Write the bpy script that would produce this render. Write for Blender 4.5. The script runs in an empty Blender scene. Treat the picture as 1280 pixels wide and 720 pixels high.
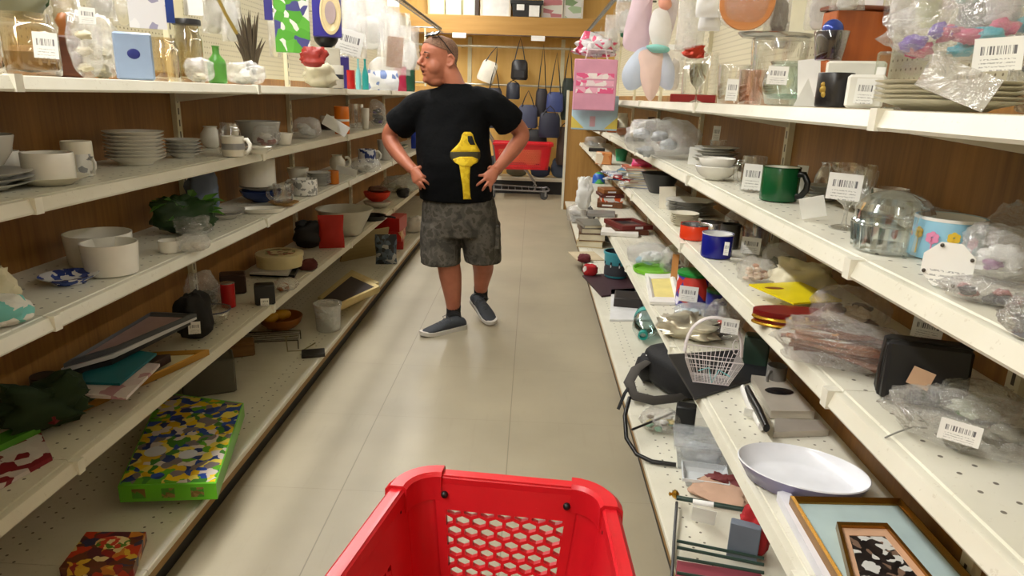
import bpy, bmesh, math, random
from mathutils import Vector, Matrix, noise, Euler
from mathutils.bvhtree import BVHTree
SC = bpy.context.scene
COL = SC.collection
PI = math.pi
V = Vector
# ---------------------------------------------------------------- camera
F, H = 840.0, 1.435
YAW, PITCH, ROLL = -0.02186436, 0.27803602, 0.03298803
fw = V((math.sin(YAW) * math.cos(PITCH), math.cos(YAW) * math.cos(PITCH), -math.sin(PITCH)))
_r = V((math.cos(YAW), -math.sin(YAW), 0))
_u = _r.cross(fw)
rt = _r * math.cos(ROLL) + _u * math.sin(ROLL)
up = _u * math.cos(ROLL) - _r * math.sin(ROLL)
EYE = V((0, 0, H))
cam_d = bpy.data.cameras.new('camera')
cam = bpy.data.objects.new('camera', cam_d)
COL.objects.link(cam)
cam_d.sensor_width = 36
cam_d.lens = F / 1280 * 36
cam_d.clip_start = .02
cam.matrix_world = Matrix(((rt.x, up.x, -fw.x, 0), (rt.y, up.y, -fw.y, 0), (rt.z, up.z, -fw.z, H), (0, 0, 0, 1)))
SC.camera = cam


def ray(px, py):
    return fw + rt * ((px - 640) / F) - up * ((py - 360) / F)


def onz(px, py, z):
    d = ray(px, py)
    return EYE + d * ((z - H) / d.z)


def onY(px, py, Y):
    d = ray(px, py)
    return EYE + d * (Y / d.y)


def onX(px, py, X):
    d = ray(px, py)
    return EYE + d * (X / d.x)


def mpp(p):
    return (V(p) - EYE).dot(fw) / F


# ---------------------------------------------------------------- materials
MC = {}


def lin(c):
    c = c / 255
    return c / 12.92 if c <= .04045 else ((c + .055) / 1.055) ** 2.4


def rgb(c):
    return (lin(c[0]), lin(c[1]), lin(c[2]), 1)


class NT:
    def __init__(s, name):
        s.m = bpy.data.materials.new(name)
        s.m.use_nodes = True
        s.t = s.m.node_tree
        s.t.nodes.clear()
        s.out = s.n('ShaderNodeOutputMaterial')

    def n(s, typ, ins=None, **kw):
        nd = s.t.nodes.new(typ)
        for k, v in kw.items():
            setattr(nd, k, v)
        for k, v in (ins or {}).items():
            if hasattr(v, 'is_output'):
                s.t.links.new(v, nd.inputs[k])
            else:
                nd.inputs[k].default_value = v
        return nd

    def m_(s, op, a, b=0.0, c=0.0):
        return s.n('ShaderNodeMath', {0: a, 1: b, 2: c}, operation=op).outputs[0]

    def mix(s, f, a, b):
        nd = s.n('ShaderNodeMix', {0: f, 6: a, 7: b}, data_type='RGBA')
        return nd.outputs[2]

    def obj(s, sc=(1, 1, 1), src='Object'):
        tc = s.n('ShaderNodeTexCoord')
        return s.n('ShaderNodeMapping', {'Vector': tc.outputs[src], 'Scale': sc}).outputs[0]

    def noise(s, vec, scale, detail=3, rough=.5):
        return s.n('ShaderNodeTexNoise', {'Vector': vec, 'Scale': scale, 'Detail': detail, 'Roughness': rough}).outputs[0]

    def ramp(s, fac, stops, mode='LINEAR'):
        nd = s.n('ShaderNodeValToRGB', {0: fac})
        cr = nd.color_ramp
        cr.interpolation = mode
        while len(cr.elements) < len(stops):
            cr.elements.new(.5)
        for e, (p, c) in zip(cr.elements, stops):
            e.position = p
            e.color = c
        return nd.outputs[0]

    def bsdf(s, col, rough=.5, metal=0, bump=None, bs=.3, bd=.01, **kw):
        ins = {'Base Color': col, 'Roughness': rough, 'Metallic': metal}
        ins.update(kw)
        b = s.n('ShaderNodeBsdfPrincipled', ins)
        if bump is not None:
            bn = s.n('ShaderNodeBump', {'Height': bump, 'Strength': bs, 'Distance': bd})
            s.t.links.new(bn.outputs[0], b.inputs['Normal'])
        s.t.links.new(b.outputs[0], s.out.inputs[0])
        return s.m


def cached(fn):
    def g(*a, **k):
        key = (fn.__name__, repr(a), repr(sorted(k.items())))
        if key not in MC:
            MC[key] = fn(*a, **k)
        return MC[key]
    return g


@cached
def S(r, g, b, rough=.45, metal=0, var=.08, bump=0):
    t = NT('paint')
    o = t.obj()
    nz = t.noise(o, 9, 3)
    c = rgb((r, g, b))
    lo = tuple(max(0, x * (1 - var)) for x in c[:3]) + (1,)
    hi = tuple(min(1, x * (1 + var)) for x in c[:3]) + (1,)
    col = t.ramp(nz, [(.3, lo), (.7, hi)])
    return t.bsdf(col, rough, metal, t.noise(o, 60, 2) if bump else None, bump or .1, .004)


@cached
def PR(cols, scale=30, seed=0, rough=.35, stretch=(1, 1, 1)):
    """printed packaging: patches of several inks"""
    t = NT('print')
    o = t.obj(stretch)
    off = t.n('ShaderNodeVectorMath', {0: o, 1: (seed * 1.37, seed * .71, seed * .29)}, operation='ADD').outputs[0]
    nz = t.n('ShaderNodeTexNoise', {'Vector': off, 'Scale': scale * .5, 'Detail': 2})
    dv = t.n('ShaderNodeVectorMath', {0: nz.outputs['Color'], 1: (.05, .05, .05)}, operation='MULTIPLY').outputs[0]
    ad = t.n('ShaderNodeVectorMath', {0: off, 1: dv}, operation='ADD').outputs[0]
    vo = t.n('ShaderNodeTexVoronoi', {'Vector': ad, 'Scale': scale})
    sp = t.n('ShaderNodeSeparateColor', {0: vo.outputs['Color']})
    n = len(cols)
    col = t.ramp(sp.outputs[0], [(i / n, rgb(c)) for i, c in enumerate(cols)], 'CONSTANT')
    return t.bsdf(col, rough)


@cached
def WD(a, b, axis=2, scale=18, rough=.45):
    t = NT('wood')
    st = [1, 1, 1]
    st[axis] = .06
    o = t.obj(tuple(st))
    nz = t.noise(o, scale * 2.2, 5, .6)
    n2 = t.noise(o, scale * .35, 2)
    f = t.m_('ADD', t.m_('MULTIPLY', nz, .6), t.m_('MULTIPLY', n2, .4))
    return t.bsdf(t.ramp(f, [(.35, rgb(a)), (.65, rgb(b))]), rough)


@cached
def GL(tint=(255, 255, 255), refl=.5, bump=0, scale=40):
    """thin clear glass"""
    t = NT('glass')
    nrm = {}
    if bump:
        vo = t.n('ShaderNodeTexVoronoi', {'Vector': t.obj(), 'Scale': scale})
        nrm = {'Normal': t.n('ShaderNodeBump', {'Height': vo.outputs[0], 'Strength': bump, 'Distance': .01}).outputs[0]}
    lw = t.n('ShaderNodeLayerWeight', {'Blend': refl, **nrm})
    tr = t.n('ShaderNodeBsdfTransparent', {0: rgb(tint)})
    gl = t.n('ShaderNodeBsdfGlossy', {'Color': (.9, .92, .92, 1), 'Roughness': .06, **nrm})
    mx = t.n('ShaderNodeMixShader', {0: t.m_('ADD', t.m_('MULTIPLY', lw.outputs['Facing'], .68), .08), 1: tr.outputs[0], 2: gl.outputs[0]})
    t.t.links.new(mx.outputs[0], t.out.inputs[0])
    return t.m


@cached
def FM(tint=(235, 238, 240), dens=.22, seed=0):
    """crinkled clear plastic film"""
    t = NT('film')
    o = t.obj()
    nz = t.n('ShaderNodeTexNoise', {'Vector': o, 'Scale': 28 + seed, 'Detail': 4, 'Roughness': .65, 'Distortion': 1.5}).outputs[0]
    bp = t.n('ShaderNodeBump', {'Height': nz, 'Strength': .9, 'Distance': .03}).outputs[0]
    lw = t.n('ShaderNodeLayerWeight', {'Blend': .35, 'Normal': bp})
    tr = t.n('ShaderNodeBsdfTransparent', {0: (.97, .97, .97, 1)})
    gl = t.n('ShaderNodeBsdfGlossy', {'Color': (.95, .95, .95, 1), 'Roughness': .07, 'Normal': bp})
    df = t.n('ShaderNodeBsdfDiffuse', {'Color': rgb(tint)})
    m1 = t.n('ShaderNodeMixShader', {0: .7, 1: df.outputs[0], 2: gl.outputs[0]})
    f = t.m_('ADD', t.m_('MULTIPLY', lw.outputs['Facing'], .42), dens * .8)
    mx = t.n('ShaderNodeMixShader', {0: f, 1: tr.outputs[0], 2: m1.outputs[0]})
    t.t.links.new(mx.outputs[0], t.out.inputs[0])
    return t.m


@cached
def TAG(base=(243, 243, 240), bars=True):
    """paper price tag with a printed bar code and lines of small print"""
    t = NT('tag')
    tc = t.n('ShaderNodeTexCoord')
    sp = t.n('ShaderNodeSeparateXYZ', {0: tc.outputs['Generated']})
    x, z = sp.outputs[0], sp.outputs[2]
    wn = t.n('ShaderNodeTexWhiteNoise', {'W': t.m_('FLOOR', t.m_('MULTIPLY', x, 90))}, noise_dimensions='1D').outputs[0]
    inx = t.m_('LESS_THAN', t.m_('ABSOLUTE', t.m_('SUBTRACT', x, .5)), .36)
    inz = t.m_('LESS_THAN', t.m_('ABSOLUTE', t.m_('SUBTRACT', z, .62)), .13)
    bar = t.m_('MULTIPLY', t.m_('MULTIPLY', inx, inz), t.m_('GREATER_THAN', wn, .45))
    ln = t.m_('LESS_THAN', t.m_('FRACT', t.m_('MULTIPLY', z, 9)), .35)
    wz = t.n('ShaderNodeTexNoise', {'Vector': tc.outputs['Generated'], 'Scale': 22.0}).outputs[0]
    low = t.m_('MULTIPLY', t.m_('LESS_THAN', z, .42), t.m_('MULTIPLY', ln, t.m_('GREATER_THAN', wz, .5)))
    low = t.m_('MULTIPLY', low, inx)
    f = t.m_('MAXIMUM', bar if bars else 0.0, t.m_('MULTIPLY', low, .6))
    return t.bsdf(t.mix(f, rgb(base), rgb((105, 105, 110))), .6)


# ---------------------------------------------------------------- meshes
def fin(me, smooth=38):
    bm = bmesh.new()
    bm.from_mesh(me)
    bmesh.ops.recalc_face_normals(bm, faces=bm.faces)
    bm.to_mesh(me)
    bm.free()
    if smooth:
        me.polygons.foreach_set('use_smooth', [True] * len(me.polygons))
        me.set_sharp_from_angle(angle=math.radians(smooth))


class MB:
    def __init__(s):
        s.v = []
        s.f = []

    def add(s, vs, fs, M=None):
        b = len(s.v)
        s.v.extend([(M @ V(p)) if M else V(p) for p in vs])
        s.f.extend([tuple(i + b for i in q) for q in fs])
        return s

    def box(s, x0, x1, y0, y1, z0, z1, M=None):
        vs = [(x, y, z) for x in (x0, x1) for y in (y0, y1) for z in (z0, z1)]
        return s.add(vs, [(0, 1, 3, 2), (4, 6, 7, 5), (0, 4, 5, 1), (2, 3, 7, 6), (0, 2, 6, 4), (1, 5, 7, 3)], M)

    def cbox(s, w, d, h, M=None, z=0, c=.0):
        """box on z with chamfered edges"""
        c = min(c or min(w, d, h) * .08, .006)
        lv = [(z, c), (z + c, 0), (z + h - c, 0), (z + h, c)]
        vs, fs = [], []
        for zz, e in lv:
            a, b = w / 2 - e, d / 2 - e
            k = c
            vs += [(-a + k, -b, zz), (a - k, -b, zz), (a, -b + k, zz), (a, b - k, zz), (a - k, b, zz), (-a + k, b, zz), (-a, b - k, zz), (-a, -b + k, zz)]
        for i in range(3):
            for j in range(8):
                fs.append((i * 8 + j, i * 8 + (j + 1) % 8, i * 8 + 8 + (j + 1) % 8, i * 8 + 8 + j))
        fs += [tuple(range(7, -1, -1)), tuple(range(24, 32))]
        return s.add(vs, fs, M)

    def lathe(s, prof, n=24, M=None, sx=1, sy=1, cap=True, wob=None):
        vs, fs = [], []
        m = len(prof)
        for i, (r, z) in enumerate(prof):
            for j in range(n):
                a = 2 * PI * j / n
                q = wob(a, z) if wob else 1
                vs.append((r * q * math.cos(a) * sx, r * q * math.sin(a) * sy, z))
        for i in range(m - 1):
            for j in range(n):
                fs.append((i * n + j, i * n + (j + 1) % n, i * n + n + (j + 1) % n, i * n + n + j))
        if cap:
            if prof[0][0] > 1e-5:
                fs.append(tuple(range(n - 1, -1, -1)))
            if prof[-1][0] > 1e-5:
                fs.append(tuple(range((m - 1) * n, m * n)))
        return s.add(vs, fs, M)

    def tube(s, pts, r, n=8, closed=False, M=None, flat=1):
        pts = [V(p) for p in pts]
        m = len(pts)
        rs = r if isinstance(r, (list, tuple)) else [r] * m
        vs, fs = [], []
        prev = None
        for i, p in enumerate(pts):
            if closed:
                t = pts[(i + 1) % m] - pts[i - 1]
            else:
                t = pts[min(i + 1, m - 1)] - pts[max(i - 1, 0)]
            t = t.normalized() if t.length > 1e-9 else V((0, 0, 1))
            if prev is None:
                a = t.orthogonal().normalized() if abs(t.z) > .9 else t.cross(V((0, 0, 1))).normalized()
            else:
                a = (prev - t * prev.dot(t)).normalized()
            prev = a
            b = t.cross(a)
            for j in range(n):
                q = 2 * PI * j / n
                vs.append(p + a * (rs[i] * math.cos(q)) + b * (rs[i] * flat * math.sin(q)))
        k = m if closed else m - 1
        for i in range(k):
            i2 = (i + 1) % m
            for j in range(n):
                fs.append((i * n + j, i * n + (j + 1) % n, i2 * n + (j + 1) % n, i2 * n + j))
        if not closed:
            fs += [tuple(range(n - 1, -1, -1)), tuple(range((m - 1) * n, m * n))]
        return s.add(vs, fs, M)

    def rings(s, rg, n=20, M=None):
        """rg: (centre, side vector, front vector) ellipses, capped"""
        vs, fs = [], []
        for c, a, b in rg:
            c, a, b = V(c), V(a), V(b)
            for j in range(n):
                q = 2 * PI * j / n
                vs.append(c + a * math.cos(q) + b * math.sin(q))
        m = len(rg)
        for i in range(m - 1):
            for j in range(n):
                fs.append((i * n + j, i * n + (j + 1) % n, i * n + n + (j + 1) % n, i * n + n + j))
        fs += [tuple(range(n - 1, -1, -1)), tuple(range((m - 1) * n, m * n))]
        return s.add(vs, fs, M)

    def prism(s, poly, h, M=None, z=0):
        n = len(poly)
        vs = [(x, y, z) for x, y in poly] + [(x, y, z + h) for x, y in poly]
        fs = [tuple(range(n - 1, -1, -1)), tuple(range(n, 2 * n))] + [(i, (i + 1) % n, n + (i + 1) % n, n + i) for i in range(n)]
        return s.add(vs, fs, M)

    def ell(s, c, r, M=None, n=14, m=8, jit=0, seed=0):
        vs, fs = [], []
        for i in range(m + 1):
            t = PI * i / m
            for j in range(n):
                a = 2 * PI * j / n
                d = V((math.sin(t) * math.cos(a), math.sin(t) * math.sin(a), -math.cos(t)))
                q = 1
                if jit:
                    q += jit * noise.noise(d * 1.9 + V((seed * 3.1, seed, 0))) + jit * .7 * noise.noise(d * 5 + V((seed, seed * 2.3, 0)))
                vs.append((c[0] + d.x * r[0] * q, c[1] + d.y * r[1] * q, c[2] + d.z * r[2] * q))
        for i in range(m):
            for j in range(n):
                fs.append((i * n + j, i * n + (j + 1) % n, i * n + n + (j + 1) % n, i * n + n + j))
        s.add(vs, fs, M)
        return s

    def grid(s, fn, nu, nv, M=None, thick=0):
        """sheet fn(u,v) -> point"""
        vs = [fn(i / nu, j / nv) for j in range(nv + 1) for i in range(nu + 1)]
        fs = [(j * (nu + 1) + i, j * (nu + 1) + i + 1, (j + 1) * (nu + 1) + i + 1, (j + 1) * (nu + 1) + i) for j in range(nv) for i in range(nu)]
        return s.add(vs, fs, M)

    def mesh(s, name, mat, smooth=38):
        me = bpy.data.meshes.new(name)
        me.from_pydata([tuple(p) for p in s.v], [], s.f)
        fin(me, smooth)
        if mat:
            me.materials.append(mat)
        return me

    def build(s, name, mat, parent=None, smooth=38, label=None):
        o = bpy.data.objects.new(name, s.mesh(name, mat, smooth))
        COL.objects.link(o)
        if parent:
            o.parent = parent
        if label:
            o['label'] = label
        return o


def tag(o, label, cat, group=None):
    o['label'] = label
    o['category'] = cat
    if group:
        o['group'] = group
    return o


def thing(name, label, cat, loc=(0, 0, 0), rz=0, group=None, rot=None):
    o = bpy.data.objects.new(name, None)
    COL.objects.link(o)
    o.empty_display_size = .05
    o.location = loc
    o.rotation_euler = rot or (0, 0, rz)
    return tag(o, label, cat, group)


def solo(name, mb, mat, label, cat, loc=(0, 0, 0), rz=0, group=None, smooth=38, rot=None):
    o = mb.build(name, mat, None, smooth)
    o.location = loc
    o.rotation_euler = rot or (0, 0, rz)
    return tag(o, label, cat, group)


def struct(name, mb, mat, smooth=38):
    o = mb.build(name, mat, None, smooth)
    o['kind'] = 'structure'
    return o


def dup(o, loc, label=None, rz=None, parent=None):
    c = o.copy()
    COL.objects.link(c)
    if parent:
        c.parent = parent
    else:
        c.location = loc
        if rz is not None:
            c.rotation_euler = (0, 0, rz)
        if label:
            c['label'] = label
    for ch in list(o.children):
        dup(ch, None, parent=c)
    return c


def T3(x=0, y=0, z=0, rx=0, ry=0, rz=0, s=1):
    sc = s if isinstance(s, tuple) else (s, s, s)
    return Matrix.LocRotScale(V((x, y, z)), Euler((rx, ry, rz)), V(sc))


def remesh(mb, name, mat, parent, vox, smooth=4, disp=0, dscale=.2):
    o = mb.build(name, mat, None, 0)
    m = o.modifiers.new('r', 'REMESH')
    m.mode = 'VOXEL'
    m.voxel_size = vox
    m.use_smooth_shade = True
    if smooth:
        k = o.modifiers.new('s', 'SMOOTH')
        k.iterations = smooth
        k.factor = .5
    if disp:
        tx = bpy.data.textures.new('folds', 'CLOUDS')
        tx.noise_scale = dscale
        d = o.modifiers.new('d', 'DISPLACE')
        d.texture = tx
        d.strength = disp
        d.mid_level = .5
    dg = bpy.context.evaluated_depsgraph_get()
    me = bpy.data.meshes.new_from_object(o.evaluated_get(dg))
    o.modifiers.clear()
    o.data = me
    me.polygons.foreach_set('use_smooth', [True] * len(me.polygons))
    if parent:
        o.parent = parent
    return o
# ---------------------------------------------------------------- the shop shell
def floor_mat():
    t = NT('vinyl_tiles')
    o = t.obj()
    sp = t.n('ShaderNodeSeparateXYZ', {0: o})
    ts = .61
    fx = t.m_('ABSOLUTE', t.m_('SUBTRACT', t.m_('FRACT', t.m_('MULTIPLY', t.m_('ADD', sp.outputs[0], .66 + ts * 8.5), 1 / ts)), .5))
    fy = t.m_('ABSOLUTE', t.m_('SUBTRACT', t.m_('FRACT', t.m_('MULTIPLY', t.m_('ADD', sp.outputs[1], .25 + ts / 2), 1 / ts)), .5))
    jx = t.m_('LESS_THAN', fx, .0035)
    jy = t.m_('MULTIPLY', t.m_('LESS_THAN', fy, .003), .35)
    j = t.m_('MAXIMUM', jx, jy)
    n1 = t.noise(o, 1.6, 4)
    n2 = t.noise(o, 45, 4, .7)
    c = t.ramp(n1, [(.3, rgb((148, 139, 118))), (.7, rgb((164, 154, 131)))])
    c = t.mix(t.m_('MULTIPLY', t.m_('GREATER_THAN', n2, .62), .18), c, rgb((150, 138, 112)))
    sc = t.n('ShaderNodeTexNoise', {'Vector': t.obj((14, .8, 1)), 'Scale': 3.0, 'Detail': 3}).outputs[0]
    c = t.mix(t.m_('MULTIPLY', t.m_('GREATER_THAN', sc, .66), .12), c, rgb((140, 130, 110)))
    c = t.mix(t.m_('MULTIPLY', j, .55), c, rgb((96, 88, 72)))
    return t.bsdf(c, .42, 0, n1, .05)


MFLOOR = floor_mat()
MCREAM = S(222, 217, 198, .4, 0, .04)
MWALL = S(222, 206, 160, .8, 0, .05)
MPLY = WD((214, 168, 84), (232, 190, 110), 2, 5, .55)
MCEIL = S(235, 235, 228, .9, 0, .03)
YB = 10.85      # back wall
XL0, XR0 = -5.2, 5.2
struct('floor', MB().box(XL0, XR0, -3, YB + .1, -.1, 0), MFLOOR)
struct('ceiling', MB().box(XL0, XR0, -3, YB + .1, 3.3, 3.4), MCEIL)
struct('wall_back', MB().box(XL0, XR0, YB, YB + .1, 0, 3.3), MPLY)
struct('wall_left', MB().box(XL0 - .1, XL0, -3, YB, 0, 3.3), MWALL)
struct('wall_right', MB().box(XR0, XR0 + .1, -3, YB, 0, 3.3), MWALL)
struct('wall_front', MB().box(XL0, XR0, -3.1, -3, 0, 3.3), MWALL)


# ceiling strip lights: housing + glowing tubes with the lamp in them
def emis(c, s):
    t = NT('lamp_tube')
    e = t.n('ShaderNodeEmission', {0: c, 1: s})
    t.t.links.new(e.outputs[0], t.out.inputs[0])
    return t.m


LP = dict(main=27.0, side=9.0, far=16.0)


def strip(x, y0, y1, power, label):
    n = int(round((y1 - y0) / 2.44))
    for i in range(n):
        a, b = y0 + (y1 - y0) * i / n, y0 + (y1 - y0) * (i + 1) / n - .03
        t = thing('ceiling_light', label + f', fixture {["over the near bays", "over the second bays", "over the middle bays", "over the far bays", "over the cross aisle", "by the rear wall"][min(i, 5)]}', 'light', (x, (a + b) / 2, 3.3), 0, 'fluorescent strip lights')
        L = b - a
        MB().cbox(.16, L, .05, None, -.05).build('housing', S(240, 240, 235), t)
        for k in (-.04, .04):
            MB().tube([(k, -L / 2 + .04, -.07), (k, L / 2 - .04, -.07)], .016, 10).build('tube', emis((1, .97, .93, 1), power * .9), t)
        ld = bpy.data.lights.new('strip_lamp', 'AREA')
        ld.shape = 'RECTANGLE'
        ld.size, ld.size_y = .14, L
        ld.energy = power * L
        ld.color = (1, .985, .95)
        lo = bpy.data.objects.new('strip_lamp', ld)
        COL.objects.link(lo)
        lo.location = (0, 0, -.1)
        lo.parent = t


strip(-1.42, -2.4, 10.3, LP['main'], 'long fluorescent strip light above the shelves with stacked games')
strip(2.3, -2.4, 10.3, LP['side'], 'long fluorescent strip light beyond the glassware shelves')
strip(-4.2, -2.4, 10.3, LP['side'] * .6, 'long fluorescent strip light beyond the plates shelves')
W = bpy.data.worlds.new('world')
SC.world = W
W.use_nodes = True
W.node_tree.nodes['Background'].inputs[0].default_value = (1, .97, .92, 1)
W.node_tree.nodes['Background'].inputs[1].default_value = .10
vs = SC.view_settings
vs.view_transform = 'Standard'
vs.look = 'None'
vs.gamma = 1
vs.use_curve_mapping = False
vs.exposure = -.2
SC.cycles.transparent_max_bounces = 24
SC.cycles.max_bounces = 8
SC.cycles.sample_clamp_indirect = 6

# ---------------------------------------------------------------- gondola shelving
Y1, BAY = 8.95, 1.41


def shelf_mat(xf, sgn, depth):
    """cream enamel with rows of peg holes near front and rear edge; xf front, sgn towards the rear"""
    t = NT('perforated_shelf')
    o = t.obj()
    sp = t.n('ShaderNodeSeparateXYZ', {0: o})
    d = t.m_('MULTIPLY', t.m_('SUBTRACT', sp.outputs[0], xf), sgn)
    s = .052
    hit = None
    for r in (.075, .115, depth - .14, depth - .10, depth - .06):
        ph = .5 if r in (.115, depth - .10) else 0
        fy = t.m_('MULTIPLY', t.m_('SUBTRACT', t.m_('FRACT', t.m_('ADD', t.m_('MULTIPLY', sp.outputs[1], 1 / s), 40 + ph)), .5), s)
        dx = t.m_('SUBTRACT', d, r)
        q = t.m_('ADD', t.m_('MULTIPLY', fy, fy), t.m_('MULTIPLY', dx, dx))
        h = t.m_('LESS_THAN', q, .0042 ** 2)
        hit = h if hit is None else t.m_('MAXIMUM', hit, h)
    top = t.m_('GREATER_THAN', t.n('ShaderNodeSeparateXYZ', {0: t.n('ShaderNodeNewGeometry').outputs['Normal']}).outputs[2], .9)
    hit = t.m_('MULTIPLY', hit, top)
    n1 = t.noise(o, 5, 4)
    c = t.ramp(n1, [(.3, rgb((216, 212, 194))), (.7, rgb((228, 225, 210)))])
    gr = t.noise(o, 70, 4, .7)
    c = t.mix(t.m_('MULTIPLY', t.m_('GREATER_THAN', gr, .64), .22), c, rgb((165, 150, 118)))
    c = t.mix(t.m_('MULTIPLY', hit, .85), c, rgb((70, 60, 40)))
    return t.bsdf(c, .38)


def upright_mat():
    t = NT('slotted_upright')
    sp = t.n('ShaderNodeSeparateXYZ', {0: t.obj()})
    f = t.m_('ABSOLUTE', t.m_('SUBTRACT', t.m_('FRACT', t.m_('MULTIPLY', sp.outputs[2], 1 / .05)), .5))
    y = t.m_('LESS_THAN', t.m_('ABSOLUTE', sp.outputs[1]), .005)
    h = t.m_('MULTIPLY', t.m_('LESS_THAN', f, .28), y)
    return t.bsdf(t.mix(h, rgb((216, 208, 178)), rgb((60, 50, 34))), .4)


def peg_mat():
    t = NT('pegboard')
    o = t.obj()
    sp = t.n('ShaderNodeSeparateXYZ', {0: o})
    q = None
    for k in (1, 2):
        f = t.m_('SUBTRACT', t.m_('FRACT', t.m_('MULTIPLY', sp.outputs[k], 40)), .5)
        q = t.m_('MULTIPLY', f, f) if q is None else t.m_('ADD', q, t.m_('MULTIPLY', f, f))
    return t.bsdf(t.mix(t.m_('LESS_THAN', q, .02), rgb((206, 197, 170)), rgb((128, 116, 92))), .6)


MBACK = WD((122, 82, 34), (160, 112, 52), 2, 22, .5)
MUP = upright_mat()
MPEG = peg_mat()
MKICK = S(26, 22, 18, .6)
MWEDGE = S(150, 112, 52, .5)
SH = {}
ZL = [.112, .453, .863, 1.161, 1.445]
ZR = [.112, .44, .885, 1.155, 1.432]


def gondola(side, xdeck, xsh, xback, zs, Y0, label):
    """side -1 left of the aisle, +1 right. Front edges xdeck / xsh, back panel xback"""
    g = thing('shelving_unit', label, 'shelving', (xback, 3.5, 0))
    s = side

    def P(mb, name, mat, lab=None):
        o = mb.build(name, mat, g, 38, lab)
        o.matrix_parent_inverse = Matrix.Translation((-xback, -3.5, 0))
        return o
    nb = 8
    dd, ds = abs(xback - xdeck), abs(xback - xsh)
    MD, MS = shelf_mat(xdeck, s, dd), shelf_mat(xsh, s, ds)
    for k in range(nb):
        a, b = Y0 + BAY * k + .001, min(Y0 + BAY * (k + 1) - .001, Y1)
        for i, z in enumerate(zs):
            xf, m = (xdeck, MD) if i == 0 else (xsh, MS)
            # cross-section in (distance behind the front edge, height)
            if i == 0:
                pr = [(0, z - .004), (.004, z), (dd, z), (dd, z - .02), (0, z - .02)]
            else:
                pr = [(0, z - .036), (-.004, z - .030), (.006, z - .001), (.009, z), (.022, z), (.024, z - .004), (.029, z - .004), (.031, z), (ds, z), (ds, z - .018), (.02, z - .018), (.016, z - .036)]
            poly = [(xf + s * d, h) for d, h in pr]
            n = len(poly)
            mb = MB()
            mb.add([(x, a, h) for x, h in poly] + [(x, b, h) for x, h in poly],
                   [tuple(range(n)), tuple(range(2 * n - 1, n - 1, -1))] + [(j, (j + 1) % n, n + (j + 1) % n, n + j) for j in range(n)])
            P(mb, 'base_deck' if i == 0 else 'shelf_board', m)
        x0, x1 = sorted((xback, xback + s * .012))
        P(MB().box(x0, x1, a, b, .05, zs[4] + .04), 'back_panel', MBACK, 'brown wood-grain back panel')
        P(MB().box(x0, x1, a, b, zs[4] + .042, 2.3), 'pegboard_panel', MPEG, 'cream pegboard above the top shelf')
        x0, x1 = sorted((xdeck + s * .004, xdeck + s * .022))
        P(MB().box(x0, x1, a, b, .062, zs[0] - .021), 'deck_edge', MWEDGE, 'brown strip under the base deck')
        x0, x1 = sorted((xdeck - s * .01 + s * .03, xdeck + s * .05))
        P(MB().box(x0, x1, a, b, 0, .061), 'kick_plate', MKICK, 'black kick plate')
    for k in range(nb + 1):
        y = Y0 + BAY * k
        x0, x1 = sorted((xback, xback - s * .022))
        u = MB().box(x0, x1, -.019, .019, .0, 2.32).build('upright', MUP, g)
        u.matrix_parent_inverse = Matrix.Translation((-xback, -3.5, 0))
        u.location = (0, y, 0)
        for i in range(1, 5):
            z = zs[i] - .02
            xa, xb = xback - s * .02, xsh + s * .05
            mb = MB()
            pts = [(xa, z), (xb, z), (xb, z - .018), (xa, z - .06)]
            mb.add([(x, y - .006, h) for x, h in pts] + [(x, y + .006, h) for x, h in pts],
                   [(0, 1, 2, 3), (7, 6, 5, 4), (0, 4, 5, 1), (1, 5, 6, 2), (2, 6, 7, 3), (3, 7, 4, 0)])
            P(mb, 'bracket', MCREAM)
            x0, x1 = sorted((xsh - s * .008, xsh + s * .020))
            P(MB().box(x0, x1, y - .013, y + .013, zs[i] - .037, zs[i] + .003), 'channel_clip', S(232, 229, 214, .35))
    # partition closing the far end, overhead rail on posts
    x0, x1 = sorted((xdeck - s * .02, xback + s * .012))
    P(MB().box(x0, x1, Y1 + .002, Y1 + .03, 0, 1.52), 'end_panel', WD((150, 108, 50), (176, 132, 68), 2, 12), 'tan end panel')
    x0, x1 = sorted((xdeck - s * .05, xdeck - s * .02))
    P(MB().box(x0, x1, Y1 - .01, Y1 + .04, 0, 1.53), 'end_trim', MCREAM)
    rl = MB().tube([(xsh, -1.5, 2.22), (xsh, Y1, 2.22)], .012, 8)
    for q in range(46):
        y = 4.3 + q * .1
        rl.tube([(xsh, y, 2.21), (xsh - s * .012, y, 2.17), (xsh - s * .05, y, 2.155), (xsh - s * .055, y, 2.17)], .004, 5)
    P(rl, 'overhead_rail', S(120, 120, 118, .3, .8))
    for y in (-1.5, 1.0, 3.5, 6.0, Y1 - .1):
        P(MB().tube([(xback - s * .02, y, 2.22), (xsh, y, 2.22)], .009, 6), 'rail_arm', S(120, 120, 118, .3, .8))
    return g


gondola(-1, -1.04, -1.19, -1.57, ZL, -1.24, 'long cream shelving run stocked with white dishes, games and boxes')
gondola(1, .473, .62, 1.0, ZR, -1.55, 'long cream shelving run stocked with glassware, mugs and handbags')
# ---------------------------------------------------------------- shopping carts
def red_plastic():
    t = NT('red_plastic')
    o = t.obj()
    c = t.ramp(t.noise(o, 6, 4), [(.3, rgb((196, 22, 34))), (.7, rgb((212, 34, 44)))])
    sc = t.n('ShaderNodeTexNoise', {'Vector': t.obj((3, 3, 30)), 'Scale': 9.0, 'Detail': 5, 'Roughness': .7}).outputs[0]
    c = t.mix(t.m_('MULTIPLY', t.m_('GREATER_THAN', sc, .68), .35), c, rgb((232, 120, 118)))
    return t.bsdf(c, .32)


MRED = red_plastic()
MGREY = S(150, 150, 152, .3, .75)
MBLK = S(20, 20, 22, .45)


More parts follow.
